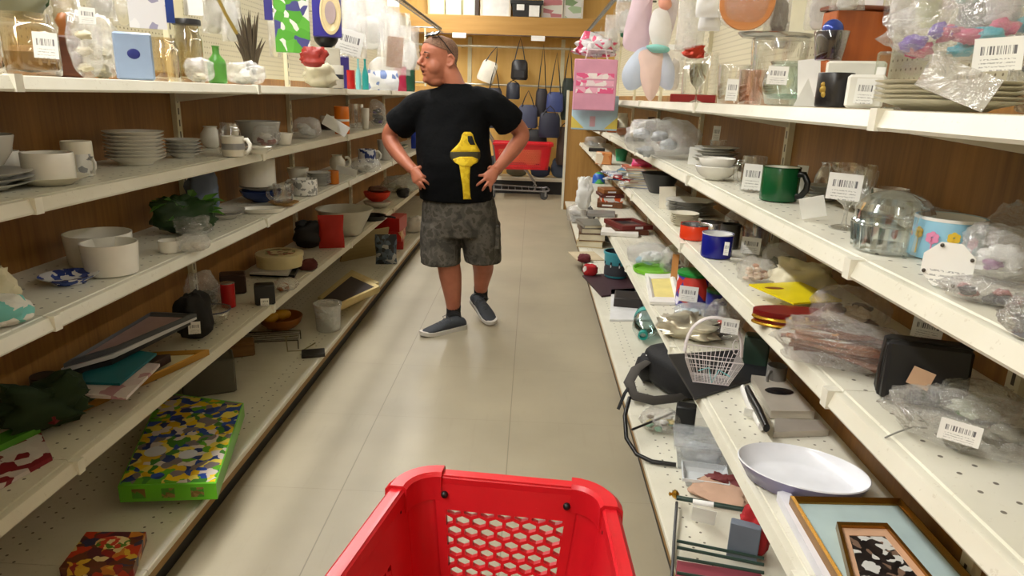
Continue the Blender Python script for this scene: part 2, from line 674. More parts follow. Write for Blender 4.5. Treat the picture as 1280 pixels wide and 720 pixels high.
def panel(P00, P10, P01, P11, win, cell, th=.006):
    """moulded wall: solid border round a window of hexagonal lattice. P00-P10 bottom, P01-P11 top; win=(u0,u1,v0,v1)"""
    P00, P10, P01, P11 = map(V, (P00, P10, P01, P11))
    nrm = (P10 - P00).cross(P01 - P00).normalized()

    def at(u, v, k=0):
        return (P00 * (1 - u) + P10 * u) * (1 - v) + (P01 * (1 - u) + P11 * u) * v + nrm * k
    fr, la = MB(), MB()
    u0, u1, v0, v1 = win

    def slab(mb, ua, ub, va, vb, t, n=6):
        vs, fs = [], []
        for i in range(n + 1):
            u = ua + (ub - ua) * i / n
            vs += [at(u, va, t), at(u, vb, t), at(u, vb, -t), at(u, va, -t)]
        for i in range(n):
            for j in range(4):
                fs.append((i * 4 + j, i * 4 + (j + 1) % 4, i * 4 + 4 + (j + 1) % 4, i * 4 + 4 + j))
        fs += [(3, 2, 1, 0), (n * 4, n * 4 + 1, n * 4 + 2, n * 4 + 3)]
        mb.add(vs, fs)
    slab(fr, 0, 1, v1, 1, th)
    slab(fr, 0, 1, 0, v0, th)
    slab(fr, 0, u0, v0, v1, th)
    slab(fr, u1, 1, v0, v1, th)
    w = ((P10 - P00).length + (P11 - P01).length) / 2
    h = ((P01 - P00).length + (P11 - P10).length) / 2
    nx = max(2, round((u1 - u0) * w / cell))
    ny = max(2, round((v1 - v0) * h / (cell * .75)))
    a, b = (u1 - u0) / nx, (v1 - v0) / ny
    # flattened hexagon holes: each cell a ring between the hexagon and its smaller opening, with the rib's own depth
    hexo = [(0, -.667), (.5, -.333), (.5, .333), (0, .667), (-.5, .333), (-.5, -.333)]
    tk = th * .9
    for j in range(-1, ny + 2):
        for i in range(-1, nx + 2):
            cx = u0 + (i + (.5 if j % 2 else 0)) * a
            cy = v0 + j * b
            vs = []
            for k in (tk, -tk):
                for q in (1.0, .80):
                    for x, y in hexo:
                        u = min(max(cx + x * a * q, u0), u1)
                        v = min(max(cy + y * b * q * (1 if q == 1 else .92), v0), v1)
                        vs.append(at(u, v, k))
            if max(x for x, y in hexo) * a + cx < u0 or cx - a / 2 > u1:
                continue
            fs = []
            for k in range(6):
                n = (k + 1) % 6
                fs += [(k, n, 6 + n, 6 + k), (12 + n, 12 + k, 18 + k, 18 + n), (6 + k, 6 + n, 18 + n, 18 + k)]
            la.add(vs, fs)
    return fr, la


def make_cart(label, loc, rz):
    c = thing('shopping_cart', label, 'shopping cart', loc, rz)
    zt, zb = .80, .43
    ft, rt_, fb, rb = .172, .265, .135, .205   # half widths: rim front/rear, floor front/rear
    yf, yr, yfb, yrb = -.012, -.86, -.06, -.80
    k = .045
    M = MRED
    cl = .034
    # walls (inner faces seen from above)
    fr, la = panel((-fb + k, yfb, zb), (fb - k, yfb, zb), (-ft + k, yf, zt), (ft - k, yf, zt), (.07, .93, .06, .83), .0255)
    fr.build('front_wall', M, c, 30)
    la.build('front_lattice', M, c, 0)
    for s in (-1, 1):
        fr, la = panel((s * fb, yfb - k, zb), (s * rb, yrb, zb), (s * ft, yf - k, zt), (s * rt_, yr, zt), (.1, .93, .07, .76), .030)
        fr.build('side_wall', M, c, 30)
        la.build('side_lattice', M, c, 0)
        # rounded corner column
        mb = MB()

        def col(u, v, s=s):
            an = u * PI / 2
            hx, yy = fb + (ft - fb) * v, yfb + (yf - yfb) * v
            x = hx - k + k * math.cos(an)
            y = yy - k + k * math.sin(an)
            return V((s * x, y, zb + (zt - zb) * v))
        mb.grid(col, 8, 6)
        o = mb.build('corner_column', M, c, 60)
        md = o.modifiers.new('t', 'SOLIDIFY')
        md.thickness = .01
        md.offset = 0
    fr, la = panel((rb, yrb, zb), (-rb, yrb, zb), (rt_, yr, zt), (-rt_, yr, zt), (.08, .92, .08, .8), .034)
    fr.build('rear_gate', M, c, 30)
    la.build('rear_lattice', M, c, 0)
    MB().add([(-fb, yfb, zb), (fb, yfb, zb), (rb, yrb, zb), (-rb, yrb, zb), (-fb, yfb, zb - .008), (fb, yfb, zb - .008), (rb, yrb, zb - .008), (-rb, yrb, zb - .008)],
             [(0, 1, 2, 3), (7, 6, 5, 4), (0, 4, 5, 1), (1, 5, 6, 2), (2, 6, 7, 3), (3, 7, 4, 0)]).build('basket_floor', M, c)

    # rim: rounded channel sweeping round front and both sides
    def rimpath(off, z, n=8):
        pts = [(-rt_ - off, yr, z)]
        for j in range(n + 1):
            an = PI - j / n * PI / 2
            pts.append((-ft + .06 + (.06 + off) * math.cos(an), yf - .06 + (.06 + off) * math.sin(an), z))
        for j in range(n + 1):
            an = PI / 2 - j / n * PI / 2
            pts.append((ft - .06 + (.06 + off) * math.cos(an), yf - .06 + (.06 + off) * math.sin(an), z))
        pts.append((rt_ + off, yr, z))
        return pts

    def sweep(sec, cut=None):
        mb = MB()
        paths = [rimpath(o_, z_) for o_, z_ in sec]
        n = len(paths[0])
        rg = range(n) if cut is None else range(*cut)
        m = len(sec)
        vs = [paths[q][i] for i in rg for q in range(m)]
        L = len(rg)
        fs = [(i * m + q, i * m + (q + 1) % m, (i + 1) * m + (q + 1) % m, (i + 1) * m + q) for i in range(L - 1) for q in range(m)]
        fs += [tuple(range(m)), tuple(range((L - 1) * m, L * m))[::-1]]
        return mb.add(vs, fs)
    rim = [(-.008, zt - .03), (-.008, zt - .004), (-.004, zt), (.014, zt), (.020, zt - .006), (.021, zt - .03), (.015, zt - .03), (.013, zt - .008), (-.002, zt - .008), (-.002, zt - .03)]
    sweep(rim).build('rim', M, c, 40)
    bump = [(-.012, zt - .045), (-.012, zt), (-.006, zt + .006), (.016, zt + .006), (.025, zt - .002), (.026, zt - .045)]
    sweep(bump, (1, 10)).build('corner_bumper', M, c, 40)
    sweep(bump, (10, 19)).build('corner_bumper', M, c, 40)
    for x, y, ax in ((-ft + .066, yf - .012, 0), (ft - .066, yf - .012, 0), (-ft + .001, yf - .075, 1), (ft - .001, yf - .075, 1)):
        mb = MB().ell((x, y, zt - .034), (.0065, .0065, .0065))
        mb.build('screw', MBLK, c)
    # steel frame, tray, handle, wheels
    fl = MB()
    for s in (-1, 1):
        fl.tube([(s * .20, .0 - .04, .13), (s * .205, -.10, .12), (s * .27, -.86, .14), (s * .265, -.93, .22), (s * .25, -.80, .42), (s * .262, -.86, .8), (s * .262, -.96, .97)], .012, 8)
        fl.tube([(s * .2, -.25, .13), (s * .19, -.22, .2), (s * .15, -.35, .38), (s * .15, -.4, .42)], .011, 8)
    fl.tube([(-.20, -.04, .13), (0, -.02, .13), (.20, -.04, .13)], .012, 8)
    fl.tube([(-.25, -.80, .42), (.25, -.80, .42)], .011, 8)
    for q in range(7):
        y = -.12 - q * .1
        fl.tube([(-.21, y, .13), (.21, y, .13)], .005, 6)
    fl.build('frame', MGREY, c)
    MB().tube([(-.27, -.965, .975), (.27, -.965, .975)], .017, 12).build('handle', M, c)
    for s in (-1, 1):
        for y, x in ((-.08, .195), (-.84, .265)):
            w = MB().lathe([(.012, -.014), (.05, -.014), (.056, -.009), (.056, .009), (.05, .014), (.012, .014)], 18, T3(s * x, y - .02, .056, 0, PI / 2)).build('wheel', S(60, 60, 62, .6), c)
            MB().box(-.02, -.016, -.014, .014, 0, .075, T3(s * x, y, .05)).box(.016, .02, -.014, .014, 0, .075, T3(s * x, y, .05)).build('fork', MGREY, w)
    return c


make_cart('red plastic shopping cart with lattice walls pushed towards the person in the aisle', (-.020, 1.035, 0), math.radians(-5))
make_cart('red shopping cart parked sideways in front of the wall of handbags', (.30, 9.96, 0), math.radians(-88))
# ---------------------------------------------------------------- the person
def skin_mat():
    t = NT('skin')
    o = t.obj()
    c = t.ramp(t.noise(o, 14, 4), [(.3, rgb((166, 98, 72))), (.7, rgb((182, 113, 86)))])
    return t.bsdf(c, .5, 0, t.noise(o, 120, 2), .08, .002)


MSKIN = skin_mat()


def build_person():
    man = thing('person', 'man in black t-shirt and camouflage cargo shorts standing with hands on hips', 'person', onz(565, 412, 0))
    off = man.location.copy()

    def fixp(o):
        o.parent = man
        o.matrix_parent_inverse = Matrix.Translation(-off)
        return o
    q = lambda x, y, Y: onY(x, y, Y)
    X, Yv = V((1, 0, 0)), V((0, 1, 0))
    Yb = 4.12
    body = MB()

    def limb(pts, rad, n=16, flat=1):
        """smoothly interpolated tapered limb"""
        P, Rr = [], []
        m = len(pts)
        for i in range(m - 1):
            p0, p1, p2, p3 = pts[max(i - 1, 0)], pts[i], pts[i + 1], pts[min(i + 2, m - 1)]
            for k in range(5):
                t = k / 5
                P.append(.5 * ((2 * p1) + (p2 - p0) * t + (2 * p0 - 5 * p1 + 4 * p2 - p3) * t * t + (3 * p1 - p0 - 3 * p2 + p3) * t ** 3))
                Rr.append(rad[i] + (rad[i + 1] - rad[i]) * t)
        P.append(pts[-1])
        Rr.append(rad[-1])
        return P, Rr
    # torso core
    body.rings([(q(x, y, Yb + dy), X * a, Yv * b) for x, y, a, b, dy in
                [(569, 270, .15, .12, 0), (570, 235, .185, .14, -.01), (568, 205, .19, .15, -.02), (566, 175, .185, .135, 0), (566, 145, .18, .12, .0), (567, 125, .15, .10, .01), (568, 113, .085, .075, .01)]], 24)
    # neck
    body.rings([(q(571, 120, Yb + .01), X * .085, Yv * .08), (q(569, 108, Yb), X * .066, Yv * .066), (q(563, 92, Yb - .005), X * .062, Yv * .064), (q(557, 80, Yb - .005), X * .06, Yv * .06)], 20)
    # arms
    AL = [q(521, 137, Yb + .0), q(501, 152, Yb + .04), q(487, 170, Yb + .06), q(495, 188, Yb + .0), q(511, 207, Yb - .10), q(518, 213, Yb - .125)]
    AR = [q(615, 134, Yb + .0), q(636, 149, Yb + .04), q(652, 168, Yb + .06), q(642, 186, Yb + .0), q(625, 207, Yb - .10), q(618, 214, Yb - .125)]
    for A in (AL, AR):
        P, Rr = limb(A, [.065, .058, .049, .047, .034, .031])
        body.tube(P, Rr, 16)
        body.ell(P[0], (.062, .062, .062))
    # hands: palm, four fingers, thumb
    def hand(wrist, knuck, tips, mids, thumb):
        P, Rr = [wrist, (wrist + knuck) / 2, knuck], None
        ax = (knuck - wrist).normalized()
        side = (tips[3] - tips[0]).normalized()
        side = (side - ax * side.dot(ax)).normalized()
        nrm = ax.cross(side).normalized()
        body.rings([(wrist, side * .028, nrm * .022), (wrist + (knuck - wrist) * .35, side * .036, nrm * .020), (wrist + (knuck - wrist) * .75, side * .043, nrm * .017), (knuck, side * .040, nrm * .014), (knuck + ax * .008, side * .03, nrm * .009)], 16)
        for i, (tp, md) in enumerate(zip(tips, mids)):
            k0 = knuck + side * (-.031 + .0207 * i) - ax * .012
            Pf, Rf = limb([k0, md, (md + tp) / 2 + nrm * 0, tp], [.0105, .0098, .009, .0072], 10)
            body.tube(Pf, Rf, 10)
            body.ell(tp, (.0072, .0072, .0072), None, 8, 6)
        Pf, Rf = limb(thumb, [.015, .012, .0085], 10)
        body.tube(Pf, Rf, 10)
        body.ell(thumb[-1], (.0085, .0085, .0085), None, 8, 6)
    yh = Yb - .145
    hand(q(518, 212, yh), q(523, 225, yh - .035),
         [q(528, 235, yh - .02), q(532.5, 235, yh - .035), q(537, 230, yh - .035), q(532, 217, yh - .0)][:4] if 0 else
         [q(526, 236.5, yh - .02), q(531, 235.5, yh - .03), q(536.5, 230.5, yh - .03), q(534, 222, yh - .02)],
         [q(524, 231, yh - .035), q(527, 230, yh - .045), q(531, 226, yh - .045), q(529, 220, yh - .03)],
         [q(519, 213, yh - .005), q(525, 209, yh + .01), q(529, 213, yh + .02)])
    hand(q(619, 213, yh), q(611, 224, yh - .035),
         [q(595, 220, yh - .02), q(595.5, 232, yh - .03), q(603, 238, yh - .03), q(613.5, 239, yh - .02)],
         [q(603, 219, yh - .035), q(602, 227, yh - .045), q(607, 232, yh - .045), q(613, 232, yh - .035)],
         [q(618, 212, yh - .005), q(613, 209, yh + .02), q(609, 213, yh + .035)])
    # legs
    LL = [q(552, 270, Yb), q(559, 318, Yb - .04), q(563, 345, Yb - .015), q(566, 370, Yb - .0), q(567, 388, Yb + .01), q(567, 402, Yb + .015)]
    P, Rr = limb(LL, [.095, .072, .072, .055, .042, .042])
    body.tube(P, Rr, 18)
    LR = [q(592, 270, Yb + .02), q(601, 316, Yb + .05), q(604, 335, Yb + .12), q(602, 352, Yb + .16), q(601, 365, Yb + .19), q(601, 376, Yb + .19)]
    P, Rr = limb(LR, [.095, .072, .068, .052, .041, .04])
    body.tube(P, Rr, 18)
    # head
    hc = q(553, 103, Yb - .0)     # under the chin line, centre
    ay = math.radians(-56)         # face turned towards the shelves
    f = V((math.sin(ay), -math.cos(ay), 0))
    sd = V((-f.y, f.x, 0))
    upv = (V((0, 0, 1)) - f * -.05).normalized()
    hs = 1.13
    ho = q(550.5, 104.0, Yb) + f * .0

    def hp(fr, s_, z):
        return ho + (f * fr + sd * s_ + upv * z) * hs
    sl = [(.0, .078, .0, .022), (.012, .088, -.02, .040), (.03, .092, -.04, .052), (.055, .093, -.055, .060), (.085, .092, -.078, .067), (.105, .092, -.09, .071), (.125, .090, -.096, .073), (.143, .096, -.099, .075), (.165, .094, -.100, .076), (.187, .084, -.094, .072), (.207, .066, -.080, .060), (.221, .042, -.058, .042), (.228, .012, -.03, .018)]
    body.rings([(hp((a + b) / 2, 0, z), f * ((a - b) / 2 * hs), sd * (w * hs)) for z, a, b, w in sl], 28)
    # brow, nose, cheeks, chin, lips, ears
    body.tube([hp(.086, -.05, .137), hp(.094, -.025, .142), hp(.095, 0, .138), hp(.094, .025, .142), hp(.086, .05, .137)], .0048 * hs, 8)
    body.tube([hp(.090, 0, .136), hp(.105, 0, .112), hp(.119, 0, .094), hp(.112, 0, .086)], [.008 * hs, .0095 * hs, .0125 * hs, .010 * hs], 10)
    for s in (-1, 1):
        body.ell(hp(.099, s * .013, .086), (.010 * hs,) * 3)
        body.ell(hp(.054, s * .042, .078), (.036 * hs, .026 * hs, .038 * hs))
        body.ell(hp(.0845, s * .031, .1285), (.010 * hs, .014 * hs, .005 * hs))
        # ear
        body.tube([hp(-.012, s * .072, .13), hp(-.024, s * .086, .140), hp(-.038, s * .092, .122), hp(-.032, s * .089, .096), hp(-.016, s * .079, .082), hp(-.008, s * .071, .09)], [.006 * hs, .008 * hs, .008 * hs, .008 * hs, .008 * hs, .006 * hs], 8)
        body.ell(hp(-.020, s * .074, .11), (.014 * hs, .010 * hs, .022 * hs))
    body.tube([hp(.088, -.022, .060), hp(.1, 0, .064), hp(.088, .022, .060)], [.004, .0075, .004], 8)
    body.tube([hp(.086, -.02, .045), hp(.097, 0, .042), hp(.086, .02, .045)], [.004, .0085, .004], 8)
    body.ell(hp(.083, 0, .014), (.017 * hs,) * 3)
    body.ell(hp(.03, 0, .01), (.05 * hs, .05 * hs, .03 * hs))
    sk = fixp(remesh(body, 'body', MSKIN, None, .0052, 3))
    # eyes, mouth, hair
    for s in (-1, 1):
        e = MB().ell(hp(.0805, s * .0305, .122), (.0085 * hs, .0085 * hs, .0055 * hs))
        fixp(e.build('eye', S(150, 132, 120, .3)))
        e = MB().ell(hp(.0872, s * .031, .1215), (.0036 * hs,) * 3, None, 10, 6)
        fixp(e.build('iris', S(50, 38, 30, .2)))
        e = MB().tube([hp(.092, s * .014, .1405), hp(.096, s * .030, .147), hp(.082, s * .052, .142)], [.003, .0042, .002], 6, False, None, 1)
        fixp(e.build('eyebrow', S(80, 56, 40, .9)))
    fixp(MB().ell(hp(.0945, 0, .052), (.010, .013, .0036 * hs)).build('mouth', S(70, 26, 24, .6)))

    def hair(u, v):
        an = u * 2 * PI
        # v=0 hairline, v=1 crown
        zz = [(.075, 0)]
        back = -math.cos(an)
        z0 = .158 + .036 * max(0, -back) ** 1.2 - .085 * max(0, back) ** .6 + (.0)
        z = z0 + (.2315 - z0) * (v ** .75)
        a = b = w = 0
        for i in range(len(sl) - 1):
            if sl[i][0] <= z <= sl[i + 1][0]:
                t = (z - sl[i][0]) / (sl[i + 1][0] - sl[i][0])
                a, b, w = [sl[i][k] + (sl[i + 1][k] - sl[i][k]) * t for k in (1, 2, 3)]
        if z >= sl[-1][0]:
            a, b, w = .008 * (1 - v), -.02 - .008 * (1 - v), .01 * (1 - v)
        return hp((a + b) / 2 + math.cos(an) * ((a - b) / 2 + .0035), math.sin(an) * (w + .0035), z + .0015)

    def hair_mat():
        t = NT('cropped_hair')
        n = t.noise(t.obj(), 160, 3, .7)
        return t.bsdf(t.ramp(n, [(.35, rgb((84, 62, 48))), (.7, rgb((146, 108, 84)))]), .85, 0, n, .5, .004)
    fixp(MB().grid(hair, 40, 14).build('hair', hair_mat(), None, 80))
    # ---------------- shirt
    sh = MB()
    sh.rings([(q(x, y, Yb + dy), X * a, Yv * b) for x, y, a, b, dy in
              [(571, 249, .222, .185, -.015), (571, 240, .224, .19, -.02), (569, 222, .226, .20, -.03), (568, 200, .226, .20, -.03), (566, 178, .222, .18, -.015), (566, 155, .218, .155, 0), (567, 138, .22, .14, .005), (568, 127, .235, .13, .01), (569, 120, .215, .115, .012), (570, 113, .15, .10, .012), (571, 108, .100, .09, .008), (571, 104.5, .080, .08, .004)]], 36)
    for A, e in ((AL, -1), (AR, 1)):
        d = (A[1] - A[0]).normalized()
        p = [q(548, 126, Yb), q(524, 133, Yb), q(509, 147, Yb + .02), q(498, 158, Yb + .05)] if e < 0 else [q(590, 122, Yb), q(613, 130, Yb), q(629, 144, Yb + .02), q(638, 154, Yb + .05)]
        P, Rr = limb(p, [.075, .085, .092, .098])
        sh.tube(P, Rr, 20)

    def cloth(c1, c2, sc=200, camo=None):
        t = NT('cloth')
        o = t.obj()
        n = t.noise(o, 7, 4)
        c = t.ramp(n, [(.3, rgb(c1)), (.7, rgb(c2))])
        if camo:
            n2 = t.noise(o, 16, 2)
            c = t.ramp(n2, [(0, rgb(camo[0])), (.40, rgb(camo[1])), (.5, rgb(camo[2])), (.6, rgb(camo[3]))], 'CONSTANT')
        w = t.noise(o, 9, 5, .6)
        return t.bsdf(c, .9, 0, w, .5, .03, **{'Specular IOR Level': .15})
    shirt = fixp(remesh(sh, 'shirt', cloth((6, 7, 9), (10, 11, 13)), None, .009, 6, .016, .13))
    # yellow lamp print
    dg = bpy.context.evaluated_depsgraph_get()
    bv = BVHTree.FromPolygons([v.co for v in shirt.data.vertices], [tuple(p.vertices) for p in shirt.data.polygons])

    def decal(name, rows, mat, nx=8, lift=.004):
        vs, fs = [], []
        for (y, x0, x1) in rows:
            for i in range(nx + 1):
                d = ray(x0 + (x1 - x0) * i / nx, y)
                hit = bv.ray_cast(EYE, d.normalized())
                p = hit[0] if hit[0] else onY(x0, y, Yb - .2)
                vs.append(p - d.normalized() * lift)
        m = len(rows)
        for j in range(m - 1):
            for i in range(nx):
                a = j * (nx + 1) + i
                fs.append((a, a + 1, a + nx + 2, a + nx + 1))
        o = MB().add(vs, fs).build(name, mat, None, 60)
        md = o.modifiers.new('t', 'SOLIDIFY')
        md.thickness = .002
        return fixp(o)

    def spline(keys, n):
        out = []
        for i in range(n + 1):
            y = keys[0][0] + (keys[-1][0] - keys[0][0]) * i / n
            for a, b in zip(keys, keys[1:]):
                if a[0] <= y <= b[0] + 1e-6:
                    t = (y - a[0]) / (b[0] - a[0])
                    out.append((y, a[1] + (b[1] - a[1]) * t, a[2] + (b[2] - a[2]) * t))
                    break
        return out
    my = PR(((226, 190, 20), (214, 176, 16), (236, 204, 40)), 40, 3, .7)
    mo = S(150, 140, 60, .7)
    decal('shirt_print', spline([(165, 580, 588), (168, 577.5, 591), (176, 575.5, 593), (182, 571, 596), (187, 565.5, 599), (190, 563, 600)], 8), my).__setitem__('label', 'yellow printed lamp shade')
    decal('shirt_print', spline([(190, 563, 600), (195, 562.5, 600.5), (200, 564.5, 599.5), (205, 572, 594)], 8), S(52, 46, 14, .7), 8, .004)
    decal('shirt_print', spline([(196, 575, 590), (199, 566, 597.5), (203, 568, 597), (206, 574, 591), (208, 575, 589)], 8), my, 8, .0065)
    decal('shirt_print', spline([(206, 574, 588), (220, 576, 587), (232, 578, 587), (246, 579, 588), (249, 579, 589)], 12), my, 4).__setitem__('label', 'yellow printed lamp stem')
    decal('shirt_print', spline([(170, 584.5, 590), (177, 585, 592.5), (181, 588, 594)], 5), S(16, 16, 16, .8), 4, .0065)
    # ---------------- shorts
    st = MB()
    st.rings([(q(x, y, Yb + dy), X * a, Yv * b) for x, y, a, b, dy in
              [(574, 236, .20, .165, -.01), (574, 255, .225, .175, -.01), (575, 275, .24, .175, 0), (576, 292, .235, .165, .005)]], 32)
    st.rings([(q(550, 278, Yb), X * .122, Yv * .15), (q(550, 300, Yb - .01), X * .126, Yv * .14), (q(550.5, 325, Yb - .03), X * .127, Yv * .13), (q(550.5, 328.5, Yb - .03), X * .126, Yv * .128)], 24)
    st.rings([(q(600, 278, Yb + .01), X * .125, Yv * .15), (q(602, 300, Yb + .02), X * .124, Yv * .14), (q(603.5, 323, Yb + .04), X * .118, Yv * .13), (q(603.5, 327, Yb + .04), X * .117, Yv * .128)], 24)
    camo = cloth((70, 68, 62), (90, 86, 80), camo=((66, 63, 57), (80, 76, 69), (94, 89, 81), (74, 70, 62)))
    shorts = fixp(remesh(st, 'shorts', camo, None, .009, 6, .014, .1))
    # cargo pocket flaps
    for x, y, s in ((619, 292, 1),):
        p = q(x, y, Yb - .02)
        w = MB().cbox(.05, .15, .15, T3(p.x - s * .012, p.y + .02, p.z - .09, 0, 0, s * .25), 0, .012)
        pk = fixp(w.build('cargo_pocket', camo))
        fl = MB().cbox(.056, .158, .04, T3(p.x - s * .011, p.y + .02, p.z + .045, 0, 0, s * .25), 0, .008).build('pocket_flap', camo)
        fl.parent = pk
        fl.matrix_parent_inverse = Matrix.Translation(-off)
    # ---------------- socks and trainers
    def foot(ankle, heel, toe, up0, socklen, lab):
        """heel, toe: sole points on the ground line"""
        ax = (toe - heel)
        L = ax.length
        ax = ax.normalized()
        n = up0 - ax * up0.dot(ax)
        n.normalize()
        s = ax.cross(n)
        fixp(MB().tube([ankle + V((0, 0, .05)), ankle, ankle - V((0, 0, .03)), heel + ax * .075 + n * .06], [.047, .046, .05, .046], 16).build('sock', S(12, 12, 14, .9)))
        up_ = MB()
        # (along, half width, height of upper)
        pr = [(-.004, .018, .05, .05), (.01, .031, .036, .07), (.05, .036, .030, .088), (.10, .036, .03, .085), (.14, .040, .028, .078), (.18, .045, .024, .062), (.22, .046, .02, .048), (.255, .040, .018, .038), (.278, .026, .016, .03), (.286, .01, .018, .024)]
        k = L / .29
        up_.rings([(heel + ax * (a * k) + n * ((h + .016) / 2), s * w, n * ((h - .016) / 2 + .004)) for a, w, _, h in pr], 20)
        o = up_
        fixp(remesh(o, 'shoe', S(58, 62, 68, .8, 0, .1, .3), None, .005, 2))
        so = MB()
        poly = [(-.008, .018), (.01, .034), (.06, .038), (.12, .040), (.18, .048), (.225, .049), (.262, .042), (.286, .026), (.296, .0)]
        full = poly + [(a, -w) for a, w in poly[-2::-1]]
        vs = []
        for lift in (0, .024):
            for a, w in full:
                e = .012 * max(0, (a - .2) / .09) ** 2
                vs.append(heel + ax * (a * k) + s * (w * (1 if lift else .96)) + n * (lift + e + (.006 if lift and a < .08 else 0)))
        m = len(full)
        so.add(vs, [tuple(range(m - 1, -1, -1)), tuple(range(m, 2 * m))] + [(i, (i + 1) % m, m + (i + 1) % m, m + i) for i in range(m)])
        fixp(so.build('shoe_sole', S(205, 200, 192, .6), None, 50, 'pale shoe sole'))
        ll = MB()
        for j in range(4):
            a = (.115 + j * .022) * k
            h = .088 - j * .008
            ll.tube([heel + ax * a + n * (h - .004) + s * .022, heel + ax * (a + .004) + n * (h + .003), heel + ax * a + n * (h - .004) - s * .022], .0028, 6)
        a = heel + ax * (.11 * k) + n * .088
        for e in (-1, 1):
            ll.tube([a, a + s * (e * .03) + n * .012, a + s * (e * .055) - n * .004 + ax * .01, a + s * (e * .04) - n * .015 + ax * .012, a + ax * .01], .002, 6)
        fixp(ll.build('shoe_lace', S(70, 72, 76, .8)))
    z0 = onz(582, 404, 0)
    foot(LL[-2] + V((0, 0, -.01)), onz(581, 410, 0.0), onz(526, 421, 0.0), V((0, 0, 1)), .06, '')
    tp = onz(617, 407, 0.006)
    hl = onY(594, 379, tp.y + .20)
    hl = tp + (hl - tp).normalized() * .285
    foot(LR[-2] + V((0, 0, -.01)), hl, tp, V((.0, -.35, .9)), .06, '')
    # sunglasses pushed up on the head: they rest there, so a thing of their own
    sg = thing('sunglasses', 'dark sunglasses pushed up on top of the person\'s cropped head', 'sunglasses', hp(.03, 0, .236))
    o0 = sg.location.copy()

    def g(mb, name, mat):
        o = mb.build(name, mat, sg)
        o.matrix_parent_inverse = Matrix.Translation(-o0)
        return o
    for s in (-1, 1):
        c = [hp(.034 - .022 * math.cos(a), s * .033 + .027 * math.sin(a), .2385 + .012 * math.cos(a)) for a in [i * PI / 8 for i in range(16)]]
        mb = MB()
        ct = sum(c, V((0, 0, 0))) / 16 + upv * .006 + f * .004
        mb.add(c + [ct] + [p - (upv + f) * .004 for p in c], [(i, (i + 1) % 16, 16) for i in range(16)] + [(17 + i, 17 + (i + 1) % 16, (i + 1) % 16, i) for i in range(16)])
        g(mb, 'lens', S(16, 20, 40, .22, .0))
        g(MB().tube(c, .003, 6, True), 'lens_rim', S(18, 18, 20, .3))
        g(MB().tube([hp(.042, s * .060, .236), hp(.012, s * .078, .2), hp(-.02, s * .083, .160), hp(-.038, s * .084, .138)], .0026, 6), 'temple', S(22, 20, 20, .4))
    g(MB().tube([hp(.045, -.01, .240), hp(.046, 0, .243), hp(.045, .01, .240)], .003, 6), 'bridge', S(18, 18, 20, .3))
    return man


build_person()
# ---------------------------------------------------------------- builders for the goods
L2, L3, L4, L5 = ZL[3], ZL[2], ZL[1], ZL[0]
R2, R3, R4, R5 = ZR[3], ZR[2], ZR[1], ZR[0]
L1, R1 = ZL[4], ZR[4]
WHITE = S(232, 230, 222, .25)
CREAMW = S(226, 220, 200, .3)
OFFW = S(205, 203, 195, .3)
PAPER = S(240, 240, 238, .7)
BLACK = S(18, 18, 20, .4)
SILV = S(190, 190, 190, .2, .9)
GOLD = S(205, 158, 60, .25, .9)
CLEAR = GL()
CUT = GL((248, 251, 251), .78)


def dist(p):
    return math.hypot(p.x, p.y)


def face(p):
    """turn that points local -y at the camera's place in the aisle"""
    return math.atan2(-p.x, p.y)


def fit(x0, y0, x1, y1, z, asp=1.0, X=None):
    cx = (x0 + x1) / 2
    if X is None:
        p = onz(cx, y1, z)
        for _ in range(2):
            w = (x1 - x0) * mpp(p)
            b = onz(cx, y1, z)
            hd = V((b.x, b.y, 0)).normalized()
            p = b + hd * (w * asp / 2)
    else:
        p = onX(cx, y1, X)
        p.z = z
        w = (x1 - x0) * mpp(p)
    r = w / 2 * max(1, asp)
    lim = (1.0 - .03) if p.x > 0 else (1.57 - .03)
    if p.x and abs(p.x) + r > lim and abs(p.x) < 1.7 and p.y < 9:
        s = max(.6, (lim - r) / abs(p.x))
        p.x *= s
        p.y *= s
        w = (x1 - x0) * mpp(p)
    d = ray(cx, y0)
    if X is None:
        dep = math.atan2(H - z, dist(p))
        h = ((y1 - y0) * mpp(p) - w * asp * math.sin(dep)) / math.cos(dep)
    else:
        h = H + d.z * dist(p) / math.hypot(d.x, d.y) - z
    zs = ZL if p.x < 0 else ZR
    if X is None and p.y < 9:
        for a, b in zip(zs, zs[1:]):
            if abs(z - a) < .06:
                h = min(h, b - z - .045)
    return p, w, max(h, .008)


